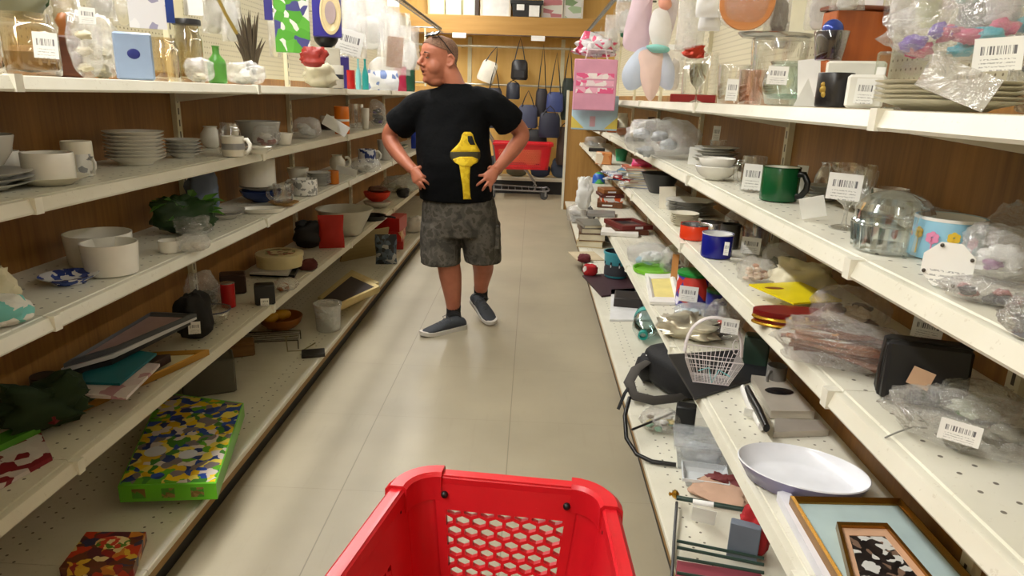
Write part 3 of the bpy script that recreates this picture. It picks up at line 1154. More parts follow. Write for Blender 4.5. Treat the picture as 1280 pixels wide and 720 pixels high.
PF = {
    'mug': [(.86, 0), (.97, .02), (1, .08), (1, .985), (.985, 1), (.93, 1), (.92, .96), (.91, .10), (.8, .07), (0, .065)],
    'taper': [(.70, 0), (.76, .02), (1, .985), (.985, 1), (.94, 1), (.92, .96), (.70, .08), (0, .065)],
    'tumbler': [(.80, 0), (.84, .03), (1, .99), (.99, 1), (.95, 1), (.94, .97), (.78, .10), (0, .09)],
    'bowl': [(.42, 0), (.45, .04), (.46, .08), (.70, .25), (.90, .55), (1, .97), (.985, 1), (.95, .98), (.85, .56), (.62, .24), (.3, .13), (0, .12)],
    'plate': [(.55, 0), (.58, .15), (.62, .30), (.98, .92), (1, 1), (.97, 1), (.64, .48), (.55, .38), (0, .35)],
    'dish': [(.86, 0), (.92, .03), (1, .96), (1, 1), (.955, 1), (.945, .95), (.88, .12), (.8, .08), (0, .07)],
    'cone': [(.50, 0), (.55, .03), (.96, .93), (1, .96), (1, 1), (.94, .98), (.5, .07), (0, .06)],
    'goblet': [(.62, 0), (.64, .015), (.55, .03), (.14, .07), (.09, .15), (.09, .32), (.22, .38), (.72, .50), (.97, .72), (1, 1), (.95, 1), (.92, .72), (.66, .53), (.1, .42), (0, .41)],
    'jar': [(.9, 0), (.97, .03), (1, .1), (1, .74), (.93, .80), (.82, .84), (.82, 1), (.76, 1), (.76, .85), (.93, .73), (.93, .1), (0, .05)],
    'bottle': [(.85, 0), (.97, .02), (1, .07), (1, .52), (.9, .62), (.5, .74), (.36, .80), (.36, .97), (.42, .975), (.42, 1), (0, 1)],
    'tallbottle': [(.85, 0), (.97, .015), (1, .05), (1, .45), (.8, .58), (.42, .72), (.32, .80), (.30, .95), (.40, .955), (.40, 1), (0, 1)],
    'can': [(.95, 0), (1, .02), (1, .97), (.97, 1), (.9, 1), (.9, .985), (0, .985)],
    'vase': [(.5, 0), (.55, .02), (.80, .15), (1, .40), (.94, .65), (.62, .86), (.55, .93), (.66, 1), (.6, 1), (.5, .93), (.57, .86), (.88, .64), (.93, .4), (.5, .06), (0, .05)],
    'dome': [(1.0, 0), (1.0, .05), (.97, .10), (.98, .40), (.90, .62), (.72, .80), (.45, .92), (.12, 1), (0, 1)],
    'tub': [(.80, 0), (.85, .02), (.96, .9), (1.02, .91), (1.02, 1), (.95, 1), (.93, .94), (.8, .06), (0, .05)],
}


def sprof(name, w, h):
    return [(r * w / 2, z * h) for r, z in PF[name]]


def attach(o, par):
    """o was made at world coordinates; hang it under par without moving it"""
    o.parent = par
    o.matrix_parent_inverse = Matrix.LocRotScale(par.location, par.rotation_euler, None).inverted()
    return o


def card(px, p, off=.0, mat=None, name='price_tag', par=None, tilt=0, roll=0, lab=None, th=.0012):
    """paper card seen at px, standing in front of point p"""
    x0, y0, x1, y1 = px
    cx, cy = (x0 + x1) / 2, (y0 + y1) / 2
    d = ray(cx, cy)
    hh = dist(p) - off
    c = EYE + d * (hh / math.hypot(d.x, d.y))
    k = mpp(c)
    w, h = (x1 - x0) * k, (y1 - y0) * k
    mb = MB().box(-w / 2, w / 2, -th / 2, th / 2, -h / 2, h / 2)
    o = mb.build(name, mat or TAG(), None, 0, lab)
    o.location = c
    o.rotation_euler = Euler((tilt, roll + .033, face(c)))
    if par:
        attach(o, par)
    return o


def pot(name, label, cat, px, z, prof, mat, asp=1, X=None, handle=None, hmat=None, group=None, n=28, sq=1, inner=None, tagpx=None, band=None, lid=None, f=None):
    p, w, h = f or fit(*px, z, asp, X)
    t = thing(name, label, cat, p, face(p), group)
    MB().lathe(sprof(prof, w, h), n, None, 1, sq).build('body' if prof not in ('bowl', 'plate') else 'dish', mat, t, 50)
    if handle is not None:
        a = math.radians(handle)
        hd = V((math.cos(a), math.sin(a), 0))
        r = w / 2
        pts = [hd * (r * .95) + V((0, 0, h * .82)), hd * (r * 1.3) + V((0, 0, h * .84)), hd * (r * 1.55) + V((0, 0, h * .62)), hd * (r * 1.52) + V((0, 0, h * .40)), hd * (r * 1.25) + V((0, 0, h * .2)), hd * (r * .95) + V((0, 0, h * .2))]
        MB().tube(pts, min(.007, w * .07), 8, False, None, 1.4).build('handle', hmat or mat, t, 60)
    if inner:
        MB().lathe([(0, h * .075), (w / 2 * .905, h * .1), (w / 2 * .918, h * .995), (w / 2 * .91, h * .995), (w / 2 * .9, h * .105), (0, h * .08)], n, None, 1, sq, False).build('lining', inner, t, 60)
    if band:
        b0, b1, bm = band
        MB().lathe([(w / 2 * 1.0, h * b0), (w / 2 * 1.012, h * b0), (w / 2 * 1.012, h * b1), (w / 2 * 1.0, h * b1)], n, None, 1, sq, False).build('band', bm, t)
    if lid:
        lm, lh = lid
        MB().lathe([(0, h * .99), (w / 2 * .9, h * .99), (w / 2 * 1.03, h), (w / 2 * 1.03, h + lh * .8), (w / 2 * .98, h + lh), (0, h + lh)], n, None, 1, sq).build('lid', lm, t)
    if tagpx:
        card(tagpx, p, w / 2 * 1.04 + .006, None, 'price_tag', t)
    return t


ORD = ['topmost', 'second from the top', 'third from the top', 'fourth from the top', 'fifth from the top', 'sixth from the top', 'seventh from the top', 'eighth from the top', 'ninth from the top', 'tenth from the top', 'eleventh from the top']


def stack(name, cat, px, z, n, mat, what, where, group, prof='plate', asp=1, X=None, th=None, tilt=0):
    """n plates or bowls piled up; every one its own thing"""
    p, w, h = fit(*px, z, asp, X)
    step = h / (n + .6)
    own = min(th or step * 1.55, step * 2.2)
    first = None
    rnd = random.Random(int(px[0] * 7 + px[1]))
    for i in range(n):
        lab = f'{what} {where}, {ORD[n - 1 - i]} of the stack' if n > 1 else f'{what} {where}'
        loc = p + V((rnd.uniform(-1, 1) * w * .005, rnd.uniform(-1, 1) * w * .005, i * step))
        if first is None:
            first = solo(name, MB().lathe(sprof(prof, w, own), 32), mat, lab, cat, loc, 0, group, 50)
        else:
            dup(first, loc, lab, rnd.uniform(0, 6))
    return p, w, h


def box(name, label, cat, px, z, mat, d=None, rz=None, X=None, group=None, lid=None, top=None, hh=None, c=0, f=None, tagpx=None, asp=.5):
    p, w, h = f or fit(*px, z, asp if d is None else d / max(.01, (px[2] - px[0]) * .0025), X)
    if d is None:
        d = w * asp
    if hh:
        h = hh
    t = thing(name, label, cat, p, face(p) if rz is None else rz, group)
    MB().cbox(w, d, h, None, 0, c).build('body', mat, t, 30)
    if lid:
        lm, lh = lid
        MB().cbox(w * 1.03, d * 1.03, lh, None, h, c).build('lid', lm, t, 30)
    if top:
        MB().box(-w / 2 * .96, w / 2 * .96, -d / 2 * .96, d / 2 * .96, h, h + .0012).build('printed_top', top, t, 0)
    if tagpx:
        card(tagpx, p, d / 2 + .008, None, 'price_tag', t)
    return t


def bagmesh(w, d, h, seed, crumple=.22, neck=False, nu=30, nv=18):
    mb = MB()
    vs, fs = [], []
    for i in range(nv + 1):
        t = PI * i / nv
        for j in range(nu):
            a = 2 * PI * j / nu
            x, y, z = math.sin(t) * math.cos(a), math.sin(t) * math.sin(a), -math.cos(t)
            sg = lambda q, e: math.copysign(abs(q) ** e, q)
            x, y, z = sg(x, .75), sg(y, .75), sg(z, .8)
            n0 = V((x * 1.6 + seed * 5.1, y * 1.6 + seed, z * 1.6))
            k = 1 + crumple * noise.noise(n0) + crumple * .8 * (abs(noise.noise(n0 * 2.6)) - .25) + crumple * .35 * noise.noise(n0 * 6)
            X_, Y_ = x * w / 2 * k, y * d / 2 * k
            Z_ = h / 2 + z * h / 2 * (k if z > 0 else 1)
            if neck and z > .2:
                q = (z - .2) / .8
                X_ *= 1 - .55 * q
                Y_ *= 1 - .75 * q
                Z_ += h * .18 * q * (1 + .7 * noise.noise(V((a * 2, seed, 0))))
            vs.append((X_, Y_, max(.001, Z_)))
    for i in range(nv):
        for j in range(nu):
            fs.append((i * nu + j, i * nu + (j + 1) % nu, i * nu + nu + (j + 1) % nu, i * nu + nu + j))
    return mb.add(vs, fs)


def pillow(w, d, h, seed, n=12, m=16):
    """flat film packet: bulging faces between crimped top and bottom seams"""
    vs, fs = [], []
    for s in (-1, 1):
        for j in range(m + 1):
            v = j / m
            vv = min(max((v - .06) / .88, 0), 1)
            for i in range(n + 1):
                u = i / n
                b = (math.sin(PI * u) * math.sin(PI * vv)) ** .55 if 0 < u < 1 and 0 < vv < 1 else 0
                q = noise.noise(V((u * 3 + seed * 2.7, v * 4, s))) + .5 * noise.noise(V((u * 9, v * 10 + seed, s * 2)))
                vs.append(((u - .5) * w * (1 + .04 * math.sin(v * 7 + seed)), s * (d / 2 * b * (1 + .35 * q) + .0008), v * h))
    k = (n + 1) * (m + 1)
    for s in (0, 1):
        for j in range(m):
            for i in range(n):
                a = s * k + j * (n + 1) + i
                q = (a, a + 1, a + n + 2, a + n + 1)
                fs.append(q if s == 0 else q[::-1])
    rim = [j * (n + 1) for j in range(m + 1)] + [m * (n + 1) + i for i in range(1, n + 1)] + [j * (n + 1) + n for j in range(m - 1, -1, -1)] + [i for i in range(n - 1, 0, -1)]
    for a, b in zip(rim, rim[1:] + rim[:1]):
        fs.append((a, b, b + k, a + k))
    return MB().add(vs, fs)


def bag(label, px, z, seed, cont=None, film=None, asp=.7, X=None, neck=False, crumple=.22, name='plastic_bag', cat='bag', group=None, tagpx=None, f=None, rz=None, closed=None):
    """crumpled bag; cont = [(material, how many, size factor)] lumps seen inside"""
    p, w, h = f or fit(*px, z, asp, X)
    h = max(h, .03)
    t = thing(name, label, cat, p, face(p) if rz is None else rz, group)
    if name == 'packet':
        pillow(w, min(w * asp, .05), h, seed).build('wrapper', film or FM(seed=seed % 5), t, 60)
        return t
    bagmesh(w, w * asp, h, seed, crumple, neck).build('bag' if film is None or 'film' in film.name else 'body', film or FM(seed=seed % 5), t, 70)
    if cont:
        rnd = random.Random(seed)
        for m, n, s, *st in cont:
            mb = MB()
            if st:
                for i in range(n):
                    a, L = rnd.uniform(-.5, .5), w * .36
                    c = V((rnd.uniform(-.12, .12) * w, rnd.uniform(-.25, .25) * w * asp, rnd.uniform(.2, .6) * h))
                    e = V((math.cos(a) * L, math.sin(a) * L * asp, rnd.uniform(-.1, .15) * h))
                    mb.tube([c - e, c, c + e * .8, c + e], [s * .05, s * .045, s * .09, s * .03], 8, False, None, .6)
                o = mb.build('contents', m, t, 60)
                o['kind'] = 'stuff'
                continue
            for i in range(n):
                r = s * min(w, h * 1.6) / 2
                c = (rnd.uniform(-1, 1) * max(0, w / 2 * .8 - r), rnd.uniform(-1, 1) * max(0, w * asp / 2 * .7 - r * .7), r * .55 + rnd.uniform(0, 1) * max(.0, h * .72 - r * 1.2))
                mb.ell(c, (r, r * .8, r * .55), T3(0, 0, 0, rnd.uniform(-.3, .3), 0, rnd.uniform(-.6, .6)), 12, 8, .5, i + seed)
            o = mb.build('contents', m, t, 60)
            if n > 2:
                o['kind'] = 'stuff'
    if tagpx:
        card(tagpx, p, w * asp / 2 + .01, None, 'price_tag', t)
    return t


def keep(p):
    p.x = min(max(p.x, -1.535), .965)
    return p


def flat_on(px4, z, th, name, label, cat, mat, lift=0, group=None):
    """slab lying on a shelf, outline given by corners in the photo"""
    pts = [keep(onz(x, y, z + lift)) for x, y in px4]
    c = sum(pts, V((0, 0, 0))) / len(pts)
    poly = [(p.x - c.x, p.y - c.y) for p in pts]
    t = thing(name, label, cat, (c.x, c.y, z + lift), 0, group)
    MB().prism(poly, th).build('body', mat, t, 0)
    return t, poly


def inset(poly, k):
    return [(x * k, y * k) for x, y in poly]


def frame_on(px4, z, th, label, fm, pm, lift=0, mat_=None, bw=.12, name='picture_frame', cat='picture frame'):
    """framed picture lying on a shelf"""
    pts = [keep(onz(x, y, z + lift)) for x, y in px4]
    c = sum(pts, V((0, 0, 0))) / len(pts)
    poly = [(p.x - c.x, p.y - c.y) for p in pts]
    t = thing(name, label, cat, (c.x, c.y, z + lift), 0)

    def ringm(k0, k1, z0, z1, zi):
        a, b = inset(poly, k0), inset(poly, k1)
        n = len(poly)
        mb = MB()
        m_ = inset(poly, (k0 + k1) / 2)
        vs = [(x, y, z0) for x, y in a] + [(x, y, z1) for x, y in a] + [(x, y, z1 + .004) for x, y in m_] + [(x, y, zi) for x, y in b] + [(x, y, z0) for x, y in b]
        fs = []
        for r in range(5):
            r2 = (r + 1) % 5
            for i in range(n):
                fs.append((r * n + i, r * n + (i + 1) % n, r2 * n + (i + 1) % n, r2 * n + i))
        return mb.add(vs, fs)
    ringm(1, 1 - bw, 0, th, th * .7).build('frame', fm, t, 20)
    if mat_:
        k = 1 - bw
        ringm(k, k - .22, th * .3, th * .55, th * .55).build('mount', mat_, t, 20)
        MB().prism(inset(poly, k - .2), .002, None, th * .35).build('picture', pm, t, 0)
    else:
        MB().prism(inset(poly, 1 - bw * .9), .002, None, th * .4).build('picture', pm, t, 0)
    return t, poly


def book(label, px, z, mat, d=.15, th=.02, rz=0, lift=0, name='book', cat='book', pages=True, group=None, w=None, p=None):
    if p is None:
        p, w0, h = fit(*px, z)
        p.z += lift
    w = w or w0
    t = thing(name, label, cat, p, rz, group)
    MB().box(-w / 2, w / 2, -d / 2, d / 2, 0, th * .12).box(-w / 2, w / 2, -d / 2, d / 2, th * .88, th).box(-w / 2, -w / 2 + .003, -d / 2, d / 2, 0, th).build('cover', mat, t, 0)
    MB().box(-w / 2 + .003, w / 2 - .004, -d / 2 + .004, d / 2 - .004, th * .12, th * .88).build('pages', S(225, 216, 190, .8), t, 0)
    return t


def hang(name, label, cat, px, X=None, Y=None, mat=None, th=.02, top=None, round_=.0, hook=True, group=None, sway=0, shape='bag'):
    """something hanging in view at px; X or Y plane gives its distance"""
    x0, y0, x1, y1 = px
    cx, cy = (x0 + x1) / 2, (y0 + y1) / 2
    c = onX(cx, cy, X) if X is not None else onY(cx, cy, Y)
    k = mpp(c)
    w, h = (x1 - x0) * k, (y1 - y0) * k
    t = thing(name, label, cat, c + V((0, 0, -h / 2)), face(c) + sway, group)
    if shape == 'bag':
        pillow(w, th, h, int(px[0] + px[1])).build('bag', mat, t, 60)
    elif shape == 'card':
        MB().cbox(w, th, h, None, 0, round_).build('body', mat, t, 20)
    if hook:
        MB().tube([(0, 0, h * .97), (0, 0, h + .03), (0, .03, h + .05), (0, .10, h + .05)], .0022, 6).build('hook', SILV, t)
    return t, w, h
# ================================================================ shelf by the glassware: second row (mugs and glasses)
bag('crinkled clear plastic bag lying behind the stack of bowls and plates', (780, 150, 868, 200), R2, 11, [(S(190, 196, 205), 4, .3)], None, .9)
bag('small clear bag of brown trinkets beside the silver platter', (806, 166, 850, 192), R2, 12, [(S(140, 84, 60), 5, .3)], None, .8)
t, w, h = None, 0, 0
solo('platter', MB().lathe(sprof('plate', .30, .03), 32), SILV, 'dark silver platter lying near the far end of the mug shelf', 'platter', onz(790, 176, R2) + V((.06, 0, 0)), 0, None, 50)
pot('tumbler', 'clear straight tumbler with a barcode sticker standing at the back wall behind white plates', 'glass', (888, 150, 908, 178), R2, 'tumbler', CLEAR, tagpx=(891, 158, 900, 176))
p, w, h = stack('dinner_plate', 'plate', (872, 180, 926, 208), R2, 7, OFFW, 'off-white plate', 'behind the upright white tag', 'stacked plates on the mug shelf')
p, w, h = fit(872, 196, 920, 222, R2)
p = p + V((-.05, -.16, 0))
for i, (a, b) in enumerate((('lower', 0), ('upper', .03))):
    solo('bowl', MB().lathe(sprof('bowl', .155 - i * .02, .052), 32), WHITE, f'{a} of two nested white bowls in front of the plate stack', 'bowl', p + V((0, 0, b)), 0, None, 50)
t = thing('price_label', 'blank white paper tag standing upright against the bowls', 'tag', onz(869, 207, R2), 0)
card((861, 184, 877, 206), t.location, 0, PAPER, 'paper', t, .15)
pot('glass_mug', 'clear glass mug with a large white label beside the green mug', 'mug', (924, 195, 953, 241), R2, 'mug', CLEAR, handle=200, tagpx=(929, 206, 952, 238))
pot('mug', 'dark green mug with black handle', 'mug', (949, 207, 994, 254), R2, 'mug', S(14, 78, 40, .2), handle=-28, hmat=S(16, 18, 18, .3), inner=S(225, 222, 210), band=(.97, 1.005, S(10, 60, 30, .2)))
t = thing('price_label', 'white label tucked behind the handle of the green mug', 'tag', onz(1006, 246, R2), 0)
card((994, 209, 1007, 247), t.location, 0, PAPER, 'paper', t, .1)
stack('side_plate', 'plate', (1008, 222, 1052, 246), R2, 5, OFFW, 'small grey plate', 'behind the green mug', 'small plates behind the green mug')
pot('glass_pitcher', 'clear glass pitcher standing behind the labelled goblet', 'pitcher', (1018, 196, 1050, 245), R2, 'vase', CLEAR)
t = thing('price_label', 'folded white tag leaning in front of the goblet foot', 'tag', onz(1014, 277, R2), 0)
card((1001, 248, 1030, 277), t.location, 0, PAPER, 'paper', t, .35, -.3)
pot('goblet', 'clear footed goblet with a big white barcode label on its bowl', 'glass', (1026, 204, 1080, 291), R2, 'goblet', CLEAR, tagpx=(1036, 218, 1075, 251))
pot('tumbler', 'clear square-looking tumbler behind the crystal cake dome', 'glass', (1088, 205, 1132, 252), R2, 'tumbler', CLEAR)
pot('candle_jar', 'small glass candle jar holding pale wax behind the crystal dome', 'candle', (1120, 218, 1152, 258), R2, 'tumbler', CLEAR, lid=None)
pot('candle', 'short cream candle standing in glass near the wood wall', 'candle', (1132, 226, 1150, 256), R2, 'can', S(226, 218, 190, .5))
pot('tumbler', 'plain tumbler with white tag close behind the goblet', 'glass', (1066, 210, 1092, 262), R2, 'tumbler', CLEAR, tagpx=(1070, 236, 1090, 258))
# crystal dome on its bowl
p, w, h = fit(1062, 232, 1152, 322, R2)
t = thing('crystal_bowl', 'cut crystal punch bowl under an upturned cut crystal dome', 'bowl', p, 0)
MB().lathe([(w * .40, 0), (w * .46, h * .04), (w * .50, h * .44), (w * .49, h * .46), (w * .45, h * .44), (w * .42, h * .08), (0, h * .06)], 80, None, 1, 1, True, lambda a, z: 1 + .03 * math.cos(20 * a)).build('dish', CUT, t, 12)
t = thing('crystal_dome', 'cut crystal dome turned upside down on the punch bowl', 'bowl', p + V((0, 0, h * .465)), 0)
MB().lathe([(r * w * .49, z * h * .54) for r, z in PF['dome'][:-1]] + [(.0, h * .54)], 64, None, 1, 1, False, lambda a, z: 1 + .035 * math.cos(16 * a) * math.cos(z * 110)).build('dish', CUT, t, 12)
# shrink wrapped tray pack + floral tin
t = bag('dark stack of trays in shiny shrink wrap behind the blue floral mug', (1142, 238, 1216, 284), R2, 21, [(S(60, 60, 64, .3, .4), 2, .8)], FM((190, 190, 195), .3), .7)
t = pot('mug', 'wide pale blue mug printed with yellow and pink flowers', 'mug', (1138, 265, 1216, 330), R2, 'mug', S(140, 190, 214, .3), inner=S(236, 234, 228), band=(.93, 1.005, S(238, 236, 230, .3)))
w = fit(1138, 265, 1216, 330, R2)[1]
hh = fit(1138, 265, 1216, 330, R2)[2]
for a, z, r, c in ((-140, .62, .012, (236, 190, 40)), (-112, .55, .013, (226, 140, 178)), (-80, .60, .012, (240, 200, 60)), (-48, .5, .012, (224, 150, 190))):
    an = math.radians(a)
    M = Matrix.LocRotScale(V((w / 2 * 1.003 * math.cos(an), w / 2 * 1.003 * math.sin(an), hh * z)), Euler((0, PI / 2, an)), V((1, 1, 1)))
    mb = MB()
    for k in range(6):
        mb.prism([(r * .55 * math.cos(k * PI / 3) + r * .42 * math.cos(q * PI / 4), r * .55 * math.sin(k * PI / 3) + r * .42 * math.sin(q * PI / 4)) for q in range(8)], .001 + k * .0002, M)
    mb.box(0, hh * z * .8, -.0012, .0012, 0, .001, M)
    mb.build('flower_print', S(*c, .4), t, 0)
t = thing('price_label', 'small white tag leaning between crystal bowl and floral mug', 'tag', onz(1136, 292, R2), 0)
card((1124, 266, 1149, 293), t.location + V((0, 0, .03)), 0, PAPER, 'paper', t, .3, .5)
# octagonal paper label
c = onz(1178, 362, R2)
t = thing('paper_label', 'white eight-sided paper label standing in front of the floral mug', 'label', c, face(c))
k = mpp(c)
oc = [(30 * k * math.cos(PI / 8 + i * PI / 4), 31 * k + 30 * k * math.sin(PI / 8 + i * PI / 4)) for i in range(8)]
MB().prism(oc, .0015, T3(0, 0, 0, PI / 2 - .2)).build('paper', TAG((244, 243, 238), False), t, 0)
for i in range(0, 8, 2):
    a = PI / 8 + i * PI / 4
    MB().lathe([(.003, 0), (.003, .004), (0, .005)], 10, T3(26 * k * math.cos(a), -.001 + (31 * k + 26 * k * math.sin(a)) * .2, (31 * k + 26 * k * math.sin(a)) * .98, PI / 2)).build('punched_hole', S(70, 64, 56), t)
bag('clear bag of white packing with a purple ribbon beside the eight-sided label', (1196, 280, 1292, 360), R2, 23, [(S(224, 224, 220, .6), 6, .5), (S(150, 90, 150, .4), 1, .22), (S(120, 180, 160, .4), 1, .2)], FM((225, 225, 222), .32), .8)
bag('grey see-through bag with pinkish shells in front of the white packing', (1180, 342, 1285, 386), R2, 24, [(S(190, 140, 140, .4), 7, .3), (S(90, 88, 90, .4), 3, .4)], FM((190, 190, 192), .2), .6)
bag('dark grey bag with a blue logo spot close to the shelf edge', (1250, 368, 1330, 432), R2, 25, [(S(120, 122, 126, .4), 5, .5)], FM((150, 152, 156), .45), .6)
bag('tall clear bag propped against the wood wall above the white packing', (1226, 232, 1290, 300), R2, 26, None, FM((215, 210, 200), .12), .5, neck=True)

# ================================================================ third row (small saucepan, shells, purses)
for i, (c0, th) in enumerate((((60, 90, 150), .02), ((225, 225, 225), .016), ((150, 40, 44), .02), ((40, 60, 110), .018), ((232, 232, 230), .018), ((60, 130, 170), .016), ((210, 120, 90), .018))):
    p = onz(790, 232, R3) + V((.035 - .01 * (i % 3), .0, .0))
    p.z = R3 + sum((.02, .016, .02, .018, .018, .016, .018)[:i]) + i * .0005
    book(f'{["navy", "white", "dark red", "blue", "pale", "teal", "orange"][i]} paperback in the leaning book pile near the far end', None, None, PR((c0, (235, 235, 232), c0, c0), 26, i, .4, (1, 1, 6)), .27, th, .15 * ((i * 7) % 5 - 2), name='paperback', group='pile of paperbacks', w=.20, p=p)
pot('dark_pan', 'dark grey frying pan lying beside the paperbacks', 'pan', (800, 214, 848, 244), R3, 'cone', S(58, 58, 60, .35, .5), handle=None)
bag('bright pink packet on top of the paperbacks', (788, 207, 812, 219), R3, 31, None, S(225, 90, 140, .35), .6, name='packet', f=(onz(790, 232, R3) + V((.05, -.02, .128)), .13, .05))
t = thing('price_label', 'tall cream paper tag standing before the pile of plates', 'tag', onz(834, 262, R3), 0)
card((824, 236, 844, 264), t.location, 0, S(236, 230, 214, .7), 'paper', t, .1, -.1)
stack('dinner_plate', 'plate', (840, 236, 898, 262), R3, 9, OFFW, 'greyish dinner plate', 'behind the cream paper tag', 'tall pile of dinner plates', th=.02)
stack('saucer', 'plate', (836, 264, 872, 285), R3, 6, CREAMW, 'cream saucer', 'before the dinner plate pile', 'short pile of saucers', th=.018)
t = pot('saucepan', 'small bright orange-red enamel saucepan with a steel rim', 'saucepan', (849, 277, 884, 302), R3, 'mug', S(222, 62, 28, .25), inner=SILV, band=(.94, 1.02, SILV))
pot('steel_pot', 'shiny steel pot behind the orange-red saucepan', 'pot', (872, 275, 905, 302), R3, 'mug', SILV, inner=S(120, 120, 118, .3, .8))
pot('dark_cup', 'dark grey cup between steel pot and blue mug', 'mug', (898, 278, 922, 312), R3, 'mug', S(62, 60, 56, .4), inner=S(40, 38, 36))
pot('mug', 'shiny cobalt blue enamel mug with a white rim', 'mug', (875, 288, 913, 325), R3, 'mug', S(22, 28, 128, .18), inner=S(230, 230, 228), band=(.97, 1.01, S(228, 228, 228, .3)), tagpx=(905, 303, 911, 320))
t = thing('price_label', 'little white tag between orange-red saucepan and blue mug', 'tag', onz(872, 300, R3), 0)
card((866, 287, 876, 300), t.location, 0, PAPER, 'paper', t, .2)
pot('storage_jar', 'clear glass jar with barcode label behind the blue mug', 'jar', (924, 280, 956, 322), R3, 'tumbler', CLEAR, tagpx=(927, 297, 950, 318))
bag('clear bag of pale seashells', (920, 318, 966, 358), R3, 33, [(S(226, 200, 176, .5), 16, .2), (S(190, 140, 110, .5), 8, .18)], FM((220, 215, 205), .12), .8)
bag('clear bag of grey-green dried moss behind the seashells', (948, 303, 1002, 352), R3, 34, [(S(96, 100, 78, .9, 0, .4), 12, .35)], FM((200, 200, 190), .12), .7)
t = thing('price_label', 'torn white tag lying before the labelled glass jar', 'tag', onz(925, 330, R3), 0)
card((913, 319, 930, 330), t.location, 0, PAPER, 'paper', t, 1.1)
bag('crumpled cream cloth bundle beside the dried moss', (978, 318, 1048, 366), R3, 35, None, S(214, 206, 180, .85, 0, .1), .7, crumple=.4, name='cloth_bundle', cat='cloth')
# purse, yellow folder
p, w, h = fit(945, 366, 1030, 412, R3, .55)
t = thing('purse', 'dark red purse with gold trim lying under the yellow folder', 'purse', p, face(p) + .35)
mb = MB()
for z0, z1, o in ((0, .013, 0), (.016, .031, .012)):
    pl = [(w * .55 * math.cos(a), o + w * .26 * math.sin(a) * (1.0 if math.sin(a) < 0 else .9)) for a in [i * 2 * PI / 28 for i in range(28)]]
    mb2 = MB().prism(pl, z1 - z0, None, z0)
    mb2.build('leather_half', S(118, 20, 24, .3), t, 30)
for z0, o in ((.0145, 0.0), (.0, -.002)):
    MB().tube([(w * .56 * math.cos(a), o + w * .27 * math.sin(a), z0 + .002) for a in [PI + i * PI / 16 for i in range(17)]], .0045, 8).build('gold_trim', GOLD, t)
for x in (-.02, .02):
    MB().ell((x, -w * .28, .026), (.006, .006, .006)).build('clasp', GOLD, t)
fo, poly = flat_on([(936, 357), (992, 381), (1052, 377), (1000, 354)], R3, .005, 'folder', 'glossy yellow folder lying on the dark red purse', 'folder', S(226, 206, 20, .3), .036)
MB().ell((poly[0][0] * .45, poly[0][1] * .45, .0055), (.028, .012, .0012)).build('printed_oval', S(120, 60, 20, .4), fo)
bag('big clear bag of brown wooden utensils lying over the shelf edge', (966, 386, 1118, 472), R3, 37, [(S(116, 74, 52, .5), 9, .16, 1), (S(150, 104, 78, .5), 5, .18, 1), (S(206, 150, 90, .5), 2, .2)], FM((214, 208, 205), .16), .8, crumple=.3)
bag('clear bag with curled wood shavings behind the wooden utensils', (1010, 352, 1098, 420), R3, 38, [(S(190, 170, 140, .7), 9, .25), (S(96, 70, 54, .7), 6, .3)], FM((214, 208, 205), .12), .6)
t = thing('price_label', 'white barcode card standing against the wood wall behind the black wallet', 'tag', onz(1164, 440, R3) + V((.0, 0, 0)), 0)
card((1147, 398, 1181, 424), t.location, 0, None, 'paper', t, 0)
# black zipped wallet standing on edge
p, w, h = fit(1096, 420, 1188, 506, R3, .45)
t = thing('wallet', 'large black zipped wallet standing on its edge with a brown paper tag', 'wallet', p, face(p) + .25, None)
MB().cbox(w, .052, h, T3(0, 0, 0, .12), 0, .006).build('leather_shell', S(15, 14, 15, .5), t, 40)
MB().cbox(w * .98, .026, h * .97, T3(0, -.045, .004, -.16), 0, .006).build('leather_flap', S(17, 16, 17, .5), t, 40)
MB().tube([(-w / 2, -.02, .01), (-w / 2 - .002, -.012, h * .5), (-w / 2, -.02, h * .98), (0, -.024, h * 1.0), (w / 2, -.02, h * .98)], .0035, 6).build('zipper', S(60, 58, 55, .3, .6), t)
card((1138, 463, 1163, 488), p, .075, S(196, 160, 128, .7), 'price_tag', t, .1, .2, 'brown paper tag')
c = onz(1204, 556, R3)
bag('big crackly clear clamshell wrap with a white sticker near the shelf front', (1118, 480, 1300, 580), R3, 41, [(S(120, 116, 100, .5), 3, .35)], FM((228, 228, 224), .14), .6, crumple=.38, tagpx=(1177, 528, 1222, 556))
bag('pale green and white packet behind the clear clamshell', (1166, 470, 1258, 530), R3, 42, [(S(214, 222, 196, .6), 4, .6), (S(90, 150, 40, .5), 2, .35)], FM((222, 226, 215), .3), .5)
solo('string', MB().tube([onz(1106, 549, R3) + V((0, 0, .002)), onz(1120, 545, R3) + V((0, 0, .006)), onz(1140, 538, R3) + V((0, 0, .006)), onz(1158, 537, R3) + V((0, 0, .002))], .0016, 6), S(150, 148, 140, .6), 'loose pale plastic tie lying across the shelf edge before the clamshell', 'tie')

